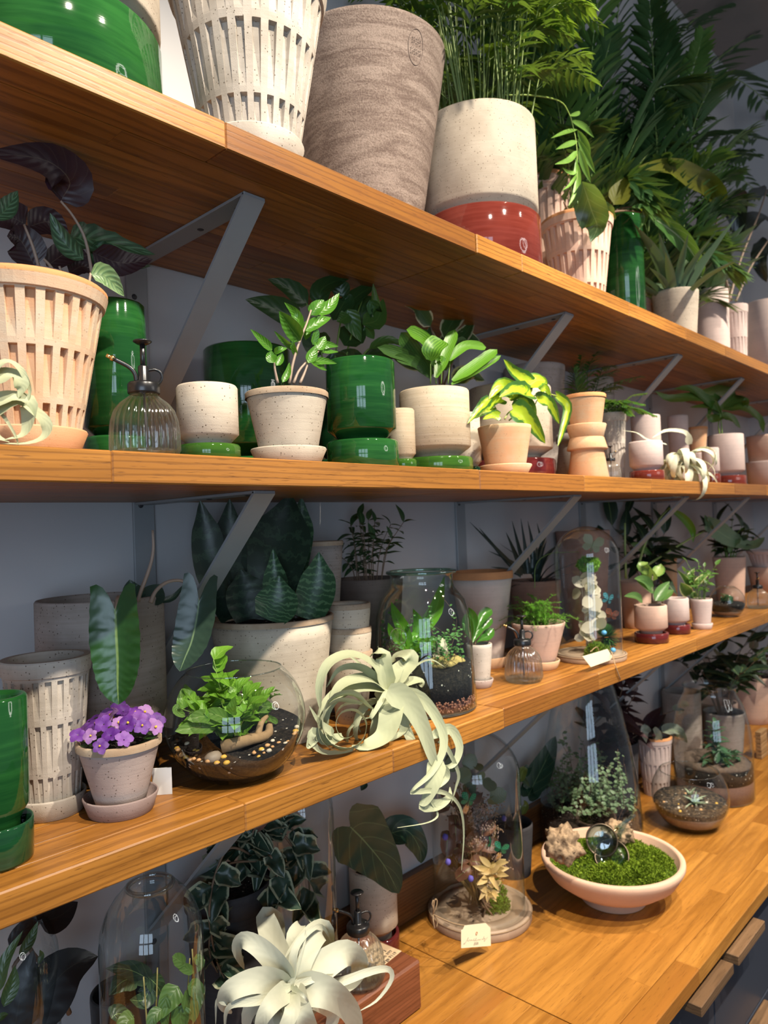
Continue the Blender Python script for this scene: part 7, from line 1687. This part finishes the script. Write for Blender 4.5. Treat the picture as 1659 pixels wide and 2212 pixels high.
# dried-flower cloche with handwritten tag
D9 = (1.3757,-0.1312,0.1186)
t = thing('cloche', 'tall glass dome of dried flowers and butterflies with a handwritten tag', 'cloche', (D9[0], D9[1], CT))
KR = 0.1045
cloche(t, KR, 0.425, clear, 0, pale_wood, D9[2], 0.024)
rs = random.Random(9)
brn = plain('dried_brown', (0.16, 0.09, 0.045), 0.8, var=0.4, sc=90)
straw = leafm('straw_husk', (0.62, 0.46, 0.20), (0.48, 0.33, 0.12), midw=0.03, mid=(0.4, 0.27, 0.1), trans=0.2, rough=0.5)
stm = MB(); flo = MB(); dus = MB()
for i in range(90):
    a = rs.uniform(0, 6.28); k = rs.uniform(0, 0.075); H = rs.uniform(0.10, 0.29)
    b = Vector((rs.uniform(-.02, .01), rs.uniform(-.015, .02), 0.03)); e = Vector((k * math.cos(a) - 0.01, k * math.sin(a), H))
    tube(stm, [b, b.lerp(e, 0.5) + Vector((rs.uniform(-.006, .006), 0, 0)), e], 0.0008, 0.0005, 4, 5)
    for q in range(26):
        d = sph(rs.uniform(0, 6.28), rs.uniform(-.2, 1.2)); c_ = e + d * rs.uniform(0.004, 0.022) - Vector((0, 0, 0.01))
        m_ = 0.088; l_ = math.hypot(c_.x, c_.y)
        if l_ > m_: continue
        blob(dus if i % 2 else flo, c_, 0.0021, 0.0021, 0.0023, 0, 1, 4, 2)
part('stems', stm, plain('straw_stem', (0.28, 0.19, 0.09), 0.8), t, kind='stuff')
part('seed_heads', flo, plain('dusty_pink_bud', (0.38, 0.26, 0.21), 0.9, var=0.4), t, 'dusty pink tiny dried buds', 'stuff')
part('seed_heads', dus, plain('dusty_brown_bud', (0.30, 0.19, 0.11), 0.9, var=0.4), t, 'brown tiny dried buds', 'stuff')
tw = plain('twisted_dry_blade', (0.24, 0.15, 0.07), 0.8, var=0.3)
gb = leafm('dry_grass_blade', (0.34, 0.23, 0.09), (0.25, 0.16, 0.06), midw=0.0, trans=0.1)
for i in range(44):
    a = rs.uniform(0, 6.28); H = rs.uniform(0.10, 0.25)
    part('grass_blade', ribbon(MB(), [(-0.005, 0, 0.03), (0.02 * math.cos(a) - 0.01, 0.02 * math.sin(a), H * 0.6), (0.055 * math.cos(a) - 0.01, 0.05 * math.sin(a), H)], 0.008, 'lance', None, 7, 1, 0.3), gb, t)
hl = leafmesh(straw, 'lance', 0.36, 0.2, 0.4)
for c_, n_, s_ in ((((1.3121,-0.215,1.0445)), 26, 0.034), (((1.3029,-0.215,1.0121)), 22, 0.030), (((1.334,-0.21,1.0532)), 12, 0.03)):
    for i in range(n_):
        p = Vector(c_) - Vector(t.location) + Vector((rs.uniform(-.012, .012), rs.uniform(-.008, .008), rs.uniform(-.008, .008)))
        put_leaf(t, hl, p, sph(i * 2.4, rs.uniform(-0.9, 0.9)), (-0.6, -0.6, 0.4), s_ * rs.uniform(0.8, 1.15), 'husk')
    part('husk_stem', tube(MB(), [Vector(c_) - Vector(t.location), (0.0, -0.02, 0.10)], 0.001, None, 4, 3), tw, t)
part('moss', moss(MB(), 0.012, -0.040, 0.023, 0.034, 0.026, 0.022, 1500, 0.006), MOSS, t, 'green moss mound', 'stuff')
part('moss', moss(MB(), 0.055, -0.012, 0.023, 0.024, 0.02, 0.045, 1100, 0.006), MOSS, t, 'green moss mound', 'stuff')
mm = MB()
for i in range(7): tube(mm, [(-0.015 + rs.uniform(-.01, .01), -0.02, 0.09), (-0.02 + rs.uniform(-.02, .02), -0.03, 0.05), (-0.015 + rs.uniform(-.03, .03), -0.04 + rs.uniform(-.02, .02), 0.024)], 0.0035, 0.002, 6, 8)
part('driftwood', mm, brn, t, 'dark root-like driftwood feet')
pdm = leafm('brown_curled_leaf', (0.20, 0.09, 0.05), (0.12, 0.05, 0.03), midw=0.02, trans=0.1)
pdl = leafmesh(pdm, 'round', 0.8, 0.8, 0.7, 0.3)
euc = leafm('grey_green_round_leaf', (0.14, 0.17, 0.09), (0.10, 0.13, 0.07), midw=0.0, trans=0.15)
eul = leafmesh(euc, 'round', 0.85, 0.1, 0.15)
for i in range(26): put_leaf(t, pdl, (rs.uniform(-.075, -.02), rs.uniform(-.03, .03), rs.uniform(.14, .27)), sph(rs.uniform(0, 6.28), rs.uniform(-.4, .9)), (-.5, -.6, .5), rs.uniform(0.03, 0.05))
for i in range(13): put_leaf(t, eul, (rs.uniform(-.05, .05), rs.uniform(-.03, .03), rs.uniform(.24, .37)), sph(rs.uniform(0, 6.28), rs.uniform(-.4, .9)), (-.6, -.7, .3), rs.uniform(0.026, 0.044))
pur = plain('purple_globe', (0.09, 0.07, 0.32), 0.8)
for u_ in ((1.2568,-0.2,1.0486), (1.2193,-0.17,1.0888), (1.2133,-0.17,1.1436), (1.5038,-0.12,1.0794)): part('globe_flower', blob(MB(), (0, 0, 0), 0.0065, 0.0065, 0.007, 0.25, 5, 10, 7), pur, t, 'small purple globe flower', at=Vector(u_) - Vector(t.location))
b1 = leafm('emerald_wing', (0.01, 0.09, 0.05), (0.01, 0.02, 0.015), midw=0.0, pat='feather', nv=5, pc=(0.03, 0.38, 0.16), trans=0.0, rough=0.3)
b2 = leafm('orange_tail_wing', (0.75, 0.20, 0.02), (0.8, 0.55, 0.2), midw=0.0, pat='feather', nv=3, pc=(0.85, 0.7, 0.5), trans=0.1)
def moth(p, s, az):
    o = butterfly(t, p, s, b1, None, az); o['label'] = 'emerald and black butterfly with orange tail'
    mb = MB()
    for a in (-0.5, -0.1, 0.3): ribbon(mb, [(0, -0.02, -0.3), (0.3 * math.sin(a), -0.05, -0.8), (0.5 * math.sin(a), -0.05, -1.3)], 0.34, 'lance', (0, -1, 0.1), 5, 1, 0.1)
    part('wing_tail', mb, b2, o, 'orange and white frilled tail')
moth(Vector((1.3645,-0.205,1.0748)) - Vector(t.location), 0.021, -0.9)
moth(Vector((1.3614,-0.18,1.0846)) - Vector(t.location), 0.019, 0.5)
moth(Vector((1.2986,-0.17,1.1946)) - Vector(t.location), 0.024, -0.4)
ac = math.atan2(CAMLOC[1] - D9[1], CAMLOC[0] - D9[0])
mb = MB()
tube(mb, [((D9[2] + 0.0005) * math.cos(k * 0.31416), (D9[2] + 0.0005) * math.sin(k * 0.31416), 0.0205) for k in range(21)], 0.0012, None, 5, 60)
V3 = lambda p: Vector(p) - Vector(t.location)
kb = V3((1.157,-0.175,1.0055))
for sgn in (-1, 1):
    tube(mb, [kb, kb + Vector((sgn * 0.004, -0.006, 0.014)), kb + Vector((sgn * 0.008, -0.006, 0.026)), kb + Vector((sgn * 0.002, -0.005, 0.030)), kb], 0.0014, None, 5, 16)
    tube(mb, [kb, kb + Vector((sgn * 0.006, -0.006, -0.012)), kb + Vector((sgn * 0.003, -0.006, -0.026))], 0.0015, None, 5, 8)
tube(mb, [kb, V3((1.1733,-0.21,0.9937)), V3((1.1982,-0.232,0.9833)), V3((1.2204,-0.236,0.9687))], 0.0013, None, 5, 10)
part('twine', mb, twine, t, 'jute twine with a bow')
TG = [(1.175,-0.238,0.9886),(1.1815,-0.238,0.9942),(1.2521,-0.238,0.9695),(1.2677,-0.238,0.9534),(1.2667,-0.238,0.9161),(1.1666,-0.238,0.9553),(1.1689,-0.238,0.9902)]
tg = tag_part(t, TG)
o_ = V3(TG[6]); ey = (Vector(TG[5]) - Vector(TG[6])); ex = (Vector(TG[4]) - Vector(TG[5])); ey = -ey
A_ = lambda x, y: (x, -y)
pen = plain('grey_pen', (0.16, 0.14, 0.11), 0.8)
st = [[A_(x, y) for x, y in s] for s in (
    [(0.12, 0.70), (0.07, 0.78), (0.12, 0.76), (0.20, 0.50), (0.23, 0.42), (0.20, 0.60), (0.24, 0.62), (0.27, 0.56), (0.30, 0.62), (0.33, 0.57), (0.36, 0.62), (0.38, 0.58)],
    [(0.40, 0.62), (0.43, 0.50), (0.41, 0.62), (0.45, 0.64)],
    [(0.44, 0.66), (0.50, 0.46), (0.47, 0.62), (0.52, 0.63), (0.55, 0.57), (0.57, 0.62), (0.60, 0.57), (0.62, 0.62), (0.65, 0.56)],
    [(0.67, 0.60), (0.70, 0.56), (0.72, 0.60), (0.76, 0.42), (0.75, 0.60), (0.80, 0.52), (0.76, 0.72), (0.88, 0.48)])]
scrib(tg, o_, ex, ey, st, 0.00022, pen)
m_ = Matrix((ex.normalized(), (-ex.cross(ey).cross(ex) * -1).normalized(), ex.cross(ey).normalized())).transposed()
lt = lettering(tg, '$500-', 0, 0, 0, 0.0075, pen, 'handwritten price', 'LEFT', shear=0.25)
nrm = ex.cross(ey).normalized(); yv = nrm.cross(ex.normalized())
pz = o_ + ex * 0.40 - ey * 0.88 + nrm * 0.0007
e1 = ex.normalized()
lt.matrix_local = Matrix(((e1.x, yv.x, nrm.x, pz.x), (e1.y, yv.y, nrm.y, pz.y), (e1.z, yv.z, nrm.z, pz.z), (0, 0, 0, 1)))
hole = o_ + ex * 0.50 - ey * 0.22 + nrm * 0.0006
rg = MB(); tube(rg, [hole + e1 * (0.0026 * math.cos(k * 0.7854)) + yv * (0.0026 * math.sin(k * 0.7854)) for k in range(9)], 0.0012, None, 5, 24)
part('eyelet', rg, plain('tan_eyelet', (0.50, 0.30, 0.16), 0.7), tg)

# big conical bottle terrarium
D10 = (1.8804,-0.15,0.1486,0.4617)
t = thing('terrarium', 'big dark conical glass bottle terrarium behind the moss bowl', 'terrarium', (D10[0], D10[1], CT))
r = D10[2] * 0.94; h = 0.49
part('bottle', lathe(MB(), [(0, 0.001), (r * 0.96, 0.001), (r, 0.008), (r, 0.05), (r * 0.985, 0.10), (r * 0.93, 0.19), (r * 0.83, 0.28), (r * 0.70, 0.37), (r * 0.58, 0.43), (r * 0.50, 0.47), (r * 0.47, h)], 64), smoke, t, 'clear glass bottle')
cyl_layer(t, 'soil', soilm('dark_brown_soil', (0.020, 0.013, 0.010), (0.06, 0.04, 0.03), 0.5), r * 0.975, 0.006, r * 0.965, 0.085, 0.008, tilt=0.01)
v2 = leafm('muted_vine_leaf', (0.17, 0.25, 0.12), (0.10, 0.16, 0.08), midw=0.0, trans=0.15)
vines(t, r, 0.09, 80, 0.05, 0.22, v2, (14, 24), (0.007, 0.012), lambda z: max(0.45, 0.96 - max(0, z - 0.1) * 1.35), 0.0008, 0.40)
peb_ = MB()
for i in range(30):
    a = math.atan2(CAMLOC[1] - D10[1], CAMLOC[0] - D10[0]) + rs.uniform(0.1, 0.7); s_ = rs.uniform(0.003, 0.005)
    blob(peb_, (r * 0.93 * math.cos(a), r * 0.93 * math.sin(a), 0.095), s_, s_, s_, 0.3, 2, 6, 4, i)
part('gravel', peb_, sandm, t, 'ochre gravel', 'stuff')

# terracotta bowl of moss with bark, magnifying glasses
D11 = (1.6387,-0.3315,0.0755,0.1653,0.1034)
bx_, by_ = D11[0], D11[1]
bowl_c = clay('rosy_bowl_clay', (0.62, 0.40, 0.28), (0.56, 0.37, 0.27), 0.15, lines=0.3)
t = thing('moss_bowl', 'wide rosy terracotta footed bowl filled with green moss', 'bowl', (bx_, by_, CT))
BR = D11[3]; BH = D11[4]
part('bowl', lathe(MB(), [(0, 0.012), (0.066, 0.004), (0.070, 0.0), (0.074, 0.0), (0.0765, 0.003), (0.0745, 0.019), (0.082, 0.023), (0.115, 0.036), (0.145, 0.058), (BR - 0.004, BH - 0.020), (BR, BH - 0.012), (BR, BH - 0.003), (BR - 0.003, BH), (BR - 0.011, BH), (BR - 0.0135, BH - 0.003), (BR - 0.017, BH - 0.016), (0.12, 0.055), (0, 0.04)], 72), bowl_c, t)
part('fill', disc(MB(), BR - 0.016, BH - 0.020, 40, 0.014), soilm('moss_ground', (0.05, 0.09, 0.008), (0.09, 0.15, 0.012), 0.0), t)
mo = MB()
for cx2, cy2, rx2, h2, n2 in ((0, 0, 0.140, 0.018, 5200), (-0.03, -0.085, 0.055, 0.024, 1700), (-0.075, -0.03, 0.05, 0.024, 1500), (0.06, -0.06, 0.06, 0.020, 1700), (-0.02, 0.06, 0.05, 0.030, 1200), (0.09, 0.02, 0.05, 0.018, 1200)):
    moss(mo, cx2, cy2, BH - 0.021, rx2, rx2, h2 * 1.25, int(n2 * 1.25), 0.0055, 0.0024)
part('moss', mo, leafm('cushion_moss', (0.15, 0.22, 0.010), (0.05, 0.10, 0.005), midw=0.0, rough=0.8, trans=0.12, spec=0.15), t, 'springy bright moss', 'stuff')
bark = clay('crinkled_bark', (0.36, 0.25, 0.15), (0.15, 0.10, 0.06), 0.2, lines=0.1, sc=5.0)
def bark_mesh(rx, ry, rz, seed):
    mb = MB(); n, m = 44, 28; vs = []
    for j in range(m + 1):
        th = math.pi * j / m
        for i in range(n):
            a = 6.2832 * i / n
            d = Vector((math.sin(th) * math.cos(a), math.sin(th) * math.sin(a), math.cos(th)))
            k = 0.95 + 0.45 * noise.noise(d * 1.6 + Vector((seed, 0, 0))) + 0.42 * abs(noise.noise(d * 3.4 + Vector((0, seed, 0)))) + 0.15 * noise.noise(d * 8 + Vector((0, 0, seed)))
            vs.append((d.x * rx * k, d.y * ry * k, d.z * rz * k))
    fs = [(j * n + i, (j + 1) * n + i, (j + 1) * n + (i + 1) % n, j * n + (i + 1) % n) for j in range(m) for i in range(n)]
    mb.add(vs, fs); return mb
pA = (1.4266,-0.325,1.0952); pB = (1.734,-0.303,1.0149)
solo('bark', bark_mesh(0.040, 0.034, 0.034, 1.3), bark, 'crinkled tan bark chunk at the left side of the moss bowl', 'bark', pA).rotation_euler = (0.3, 0.4, 0.6)
solo('bark', bark_mesh(0.060, 0.034, 0.026, 4.7), bark, 'flatter crinkled bark chunk at the back of the moss bowl', 'bark', pB).rotation_euler = (0.2, 0.3, 0.2)
def magnifier(label, c, nrm, r, hdir, hl):
    t = thing('magnifying_glass', label, 'magnifier', c)
    N = Vector(nrm).normalized(); X = N.cross(Vector((0, 0, 1))).normalized(); Y = N.cross(X)
    M = Matrix((X, Y, N)).transposed()
    lens = MB(); lathe(lens, [(0.0, -0.0032), (r * 0.5, -0.0024), (r * 0.97, 0.0), (r * 0.5, 0.0024), (0.0, 0.0032)], 40)
    lens.v = [tuple(M @ Vector(v)) for v in lens.v]
    part('lens', lens, glassm('lens_glass', (0.70, 0.82, 0.83), 0.14, 0.5), t, 'bluish glass lens')
    fr = MB(); tube(fr, [M @ Vector((r * math.cos(k * 0.3927), r * math.sin(k * 0.3927), 0)) for k in range(17)], 0.0022, None, 8, 64)
    part('frame', fr, plain('bronze_metal', (0.10, 0.075, 0.05), 0.35, 0.8), t)
    H = Vector(hdir).normalized()
    d0 = (H - N * H.dot(N)).normalized() * r
    hd = MB(); tube(hd, [d0, d0 + H * 0.016], 0.0032, None, 10, 2)
    o = part('ferrule', hd, brass, t)
    gl = MB(); a = d0 + H * 0.016
    tube(gl, [a, a + H * 0.008], 0.0085, 0.0045, 6, 2); tube(gl, [a + H * 0.008, a + H * hl * 0.8], 0.0055, 0.006, 6, 2); tube(gl, [a + H * hl * 0.8, a + H * hl], 0.008, 0.003, 6, 2)
    part('handle', gl, glassm('faceted_glass', (0.80, 0.88, 0.85), 0.12, 0.8), t, 'faceted clear glass handle', smooth=False)
magnifier('round magnifying glass propped upright on the moss, behind the other one', (1.6195,-0.318,1.0398), (-0.80, -0.45, 0.42), 0.0355, (0.86, -0.10, 0.10), 0.080)
magnifier('tilted magnifying glass lying lower on the moss, in front of the other one', (1.6122,-0.345,1.0126), (-0.72, -0.25, 0.72), 0.0385, (0.90, 0.12, 0.22), 0.080)

# slotted pot with silvery leaves, and the white tag beneath
D12 = (2.3541,-0.135,0.055,0.1895)
t = thing('potted_plant', 'rosy slotted pot with drooping silver-grey leaves behind the round bowl terrarium', 'plant', (D12[0], D12[1], CT))
slot_pot(t, 0.040, D12[2], D12[3], palepink, 0.0, terra_rim, 20, bands=((0.04, 0.24), (0.27, 0.55), (0.58, 0.86)))
sil = leafm('silver_grey_leaf', (0.30, 0.33, 0.26), (0.22, 0.25, 0.20), midw=0.02, veins=0.2, nv=6, trans=0.12)
leaves(t, sil, [([(2.2413,-0.17,1.1469),(2.2064,-0.17,1.1404),(2.216,-0.17,1.1036)],0.0288),([(2.2678,-0.17,1.1337),(2.3004,-0.17,1.1071),(2.332,-0.17,1.064)],0.0297),([(2.3369,-0.17,1.1076),(2.4487,-0.17,1.0882),(2.5423,-0.17,1.0241)],0.0466),([(2.4372,-0.17,1.1571),(2.4962,-0.17,1.1526),(2.4739,-0.17,1.1338)],0.0315),([(2.4971,-0.17,1.1603),(2.5379,-0.17,1.1599),(2.5781,-0.17,1.1455)],0.0223)], 'ovate', 0.3, 0.08)
stems(t, stem_b, [[(2.3268,-0.15,1.0797),(2.295,-0.15,1.1169),(2.2862,-0.15,1.1337)], [(2.3446,-0.15,1.0755),(2.365,-0.15,1.0933),(2.3836,-0.15,1.0936)], [(2.3092,-0.15,1.0838),(2.3707,-0.15,1.1452),(2.486,-0.15,1.144)]], 0.0016, 0.001)
solo('card', box(MB(), (-0.012, -0.001, 0), (0.012, 0.001, 0.034), 0.0004), plain('white_card', (0.72, 0.72, 0.70), 0.6, var=0.02), 'small white upright card in front of the rosy slotted pot on the worktop', 'card', (D12[0] - 0.048, D12[1] - 0.07, CT), smooth=False).rotation_euler = (0, 0, -0.8)

# bowl terrarium with pale succulents
D13 = (2.1663,-0.318,0.1071)
t = thing('terrarium', 'round glass bowl terrarium with pale succulents on the worktop', 'terrarium', (D13[0], D13[1], CT))
R_ = D13[2]
glass_bowl(t, R_, 0.016, R_ * 1.50, clear)
sq = 1.0
soil_fill(t, R_, 0.016, 0.016, R_ * 0.42, 0.0, plain('reddish_sand', (0.20, 0.115, 0.075), 0.9, var=0.4, sc=220, bstr=0.6), 1.0, 'sand')
soil_fill(t, R_, 0.016, R_ * 0.44, R_ * 0.66, 0.010, soilm('gravelly_soil', (0.02, 0.017, 0.015), (0.13, 0.09, 0.055), 0.6, 110))
pale = leafm('pale_succulent_leaf', (0.36, 0.44, 0.30), (0.24, 0.32, 0.22), midw=0.0, trans=0.15, rough=0.4)
lms2 = [leafmesh(pale, 'strap', 0.26, d, 0.6) for d in (0.05, 0.4)]
for c_, n_, s_ in (((-0.02, -0.02, R_ * 0.68), 14, 0.042), ((0.03, 0.01, R_ * 0.68), 14, 0.03)):
    for i in range(n_): put_leaf(t, lms2[i % 2], c_, sph(i * 2.4, rs.uniform(0.1, 1.3)), (0, 0, 1), s_ * rs.uniform(0.7, 1.1))
for i in range(22):
    a = rs.uniform(0, 6.28); k = rs.uniform(0.02, 0.08)
    part('pebble', blob(MB(), (0, 0, 0), 0.0055, 0.0045, 0.0035, 0.2, 2, 8, 5, i), peb[i % 4], t, at=(k * math.cos(a), k * math.sin(a), R_ * 0.67 + 0.01 * math.cos(a - 0.6) * k / 0.1))

# large glass jar with a leafy succulent
D14 = (2.4514,-0.285,0.1248,0.3802)
t = thing('terrarium', 'large wide-mouthed glass jar terrarium with rosette plants, far along the worktop', 'terrarium', (D14[0], D14[1], CT))
r = D14[2] * 0.97
part('jar', lathe(MB(), [(0, 0.001), (r * 0.97, 0.001), (r, 0.008), (r, 0.16), (r * 0.97, 0.21), (r * 0.90, 0.26), (r * 0.80, 0.295), (r * 0.70, 0.318), (r * 0.65, 0.33), (r * 0.64, 0.345), (r * 0.67, 0.352)], 64), clear, t, 'clear glass jar')
rm = MB(); tube(rm, [(r * 0.67 * math.cos(k * 0.19635), r * 0.67 * math.sin(k * 0.19635), 0.352) for k in range(33)], 0.0024, None, 6, 80)
part('rim', rm, glassm('glass_rim'), t)
cyl_layer(t, 'sand', plain('brick_sand', (0.15, 0.075, 0.055), 0.9, var=0.4, sc=180, bstr=0.6), r * 0.97, 0.006, r * 0.97, 0.060, 0.004)
cyl_layer(t, 'soil', blk, r * 0.972, 0.061, r * 0.965, 0.105, 0.006, tilt=0.006)
cyl_layer(t, 'gravel', plain('pale_gravel', (0.11, 0.075, 0.055), 0.9, var=0.7, sc=120, bstr=0.9), r * 0.93, 0.100, r * 0.93, 0.112, 0.010)
ros = leafm('deep_green_rosette_leaf', (0.06, 0.14, 0.07), (0.035, 0.09, 0.045), midw=0.0, trans=0.12)
lmq = [leafmesh(ros, 'ovate', 0.42, d, 0.5) for d in (0.1, 0.4)]
for i in range(30): put_leaf(t, lmq[i % 2], (-0.02, -0.02, 0.135 + 0.0035 * i), sph(i * 2.4, 0.1 + 0.025 * i), (0, 0, 1), 0.055 - 0.0009 * i)
for i in range(64): put_leaf(t, lmq[i % 2], (rs.uniform(-.06, .07), rs.uniform(-.07, .0), 0.122), sph(i * 2.4, rs.uniform(0.1, 1.1)), (0, 0, 1), rs.uniform(0.024, 0.042))

# crowded far end of the worktop
t = thing('planter', 'rosy cylinder planter seen through the large glass jar', 'planter', (*(3.0784,-0.085), CT))
taper_pot(t, 0.074, 0.078, 0.15, pink, 0, None, soil=None)
t = thing('planter', 'dim rosy-grey cylinder planter between slotted pot and large jar', 'planter', (2.72, -0.085, CT))
taper_pot(t, 0.064, 0.068, 0.26, greyclay, 0, None, soil=None)
t = thing('potted_plant', 'rosy pot with reddish-veined trailing leaves at the worktop back, frame edge', 'plant', (3.42, -0.115, CT))
taper_pot(t, 0.07, 0.088, 0.20, pink, 0, None)
vnl = leafm('red_flushed_leaf', (0.12, 0.16, 0.06), (0.16, 0.06, 0.05), midw=0.03, mid=(0.4, 0.1, 0.1), trans=0.15)
bush(t, 0.18, [leafmesh(vnl, 'ovate', 0.5, d, 0.3) for d in (0.2, 0.6)], 12, (0.02, 0.16), (0.06, 0.20), 5, (0.05, 0.09), stem_b, 0.002, 0.03, limit=lambda v: Vector((v.x, min(v.y, 0.06), v.z)))
t = thing('planter', 'wide rosy pot in front of the red-flushed plant, far end of worktop', 'planter', (3.22, -0.34, CT))
taper_pot(t, 0.062, 0.082, 0.13, pink, 0.0, terra_rim, soil=None)
t = thing('wood_block', 'thin upright ridged wooden block beside the large glass jar', 'block', (2.90, -0.30, CT))
for k in range(7): part('slat', box(MB(), (0, 0, 0.0005), (0.075, 0.02, 0.0138), 0.0015), stave_wood('pale_block_wood', (0.28, 0.15, 0.06), (0.42, 0.25, 0.11), (0.5, 0.31, 0.15)), t, smooth=False, at=(0, 0, 0.0142 * k))
t = thing('potted_plant', 'terracotta pot with bright green bushy plant at the worktop far corner', 'plant', (3.55, -0.42, CT))
taper_pot(t, 0.05, 0.066, 0.11, orange_clay, 0.0, terra_rim)
bush(t, 0.1, [leafmesh(gbm, 'ovate', 0.5, d, 0.3) for d in (0.1, 0.4)], 12, (0.05, 0.24), (0.02, 0.14), 6, (0.035, 0.065), stem_g, 0.0015, 0.03)
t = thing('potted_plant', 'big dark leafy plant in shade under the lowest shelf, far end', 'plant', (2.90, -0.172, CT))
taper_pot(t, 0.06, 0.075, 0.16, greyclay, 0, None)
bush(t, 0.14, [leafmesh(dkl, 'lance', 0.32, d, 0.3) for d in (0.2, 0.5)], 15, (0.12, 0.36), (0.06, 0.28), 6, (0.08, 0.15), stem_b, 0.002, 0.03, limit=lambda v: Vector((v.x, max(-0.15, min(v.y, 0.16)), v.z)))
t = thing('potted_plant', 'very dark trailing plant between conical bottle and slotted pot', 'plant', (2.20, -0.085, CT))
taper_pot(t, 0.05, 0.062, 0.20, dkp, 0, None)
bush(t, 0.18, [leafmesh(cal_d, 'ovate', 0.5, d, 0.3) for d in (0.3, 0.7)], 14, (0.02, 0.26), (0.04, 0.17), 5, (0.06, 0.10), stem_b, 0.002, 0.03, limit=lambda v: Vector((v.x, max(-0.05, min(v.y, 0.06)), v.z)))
t = thing('potted_plant', 'dark heart-leaved plant between dried-flower dome and conical bottle', 'plant', (1.60, -0.075, CT))
taper_pot(t, 0.045, 0.055, 0.13, dkp, 0, None)
leaves(t, an, [([(1.6489,-0.1,1.1593),(1.6253,-0.1,1.1416),(1.6562,-0.1,1.109)],0.0265),([(1.6985,-0.08,1.0927),(1.7906,-0.07,1.1416),(1.8452,-0.07,1.1933)],0.0776),([(1.6742,-0.08,1.0751),(1.7382,-0.07,1.092),(1.7966,-0.07,1.0628)],0.0635)], 'heart', 0.25, 0.05, lobe=0.15)
leaves(t, leafm('olive_tip_leaf', (0.12, 0.16, 0.03), midw=0.02, trans=0.2), [([(1.5922,-0.11,1.141),(1.6114,-0.11,1.1653),(1.6333,-0.11,1.1631)],0.0239),([(1.5988,-0.11,1.0566),(1.6176,-0.11,1.0745),(1.6101,-0.11,1.091)],0.0167)], 'ovate', 0.25)
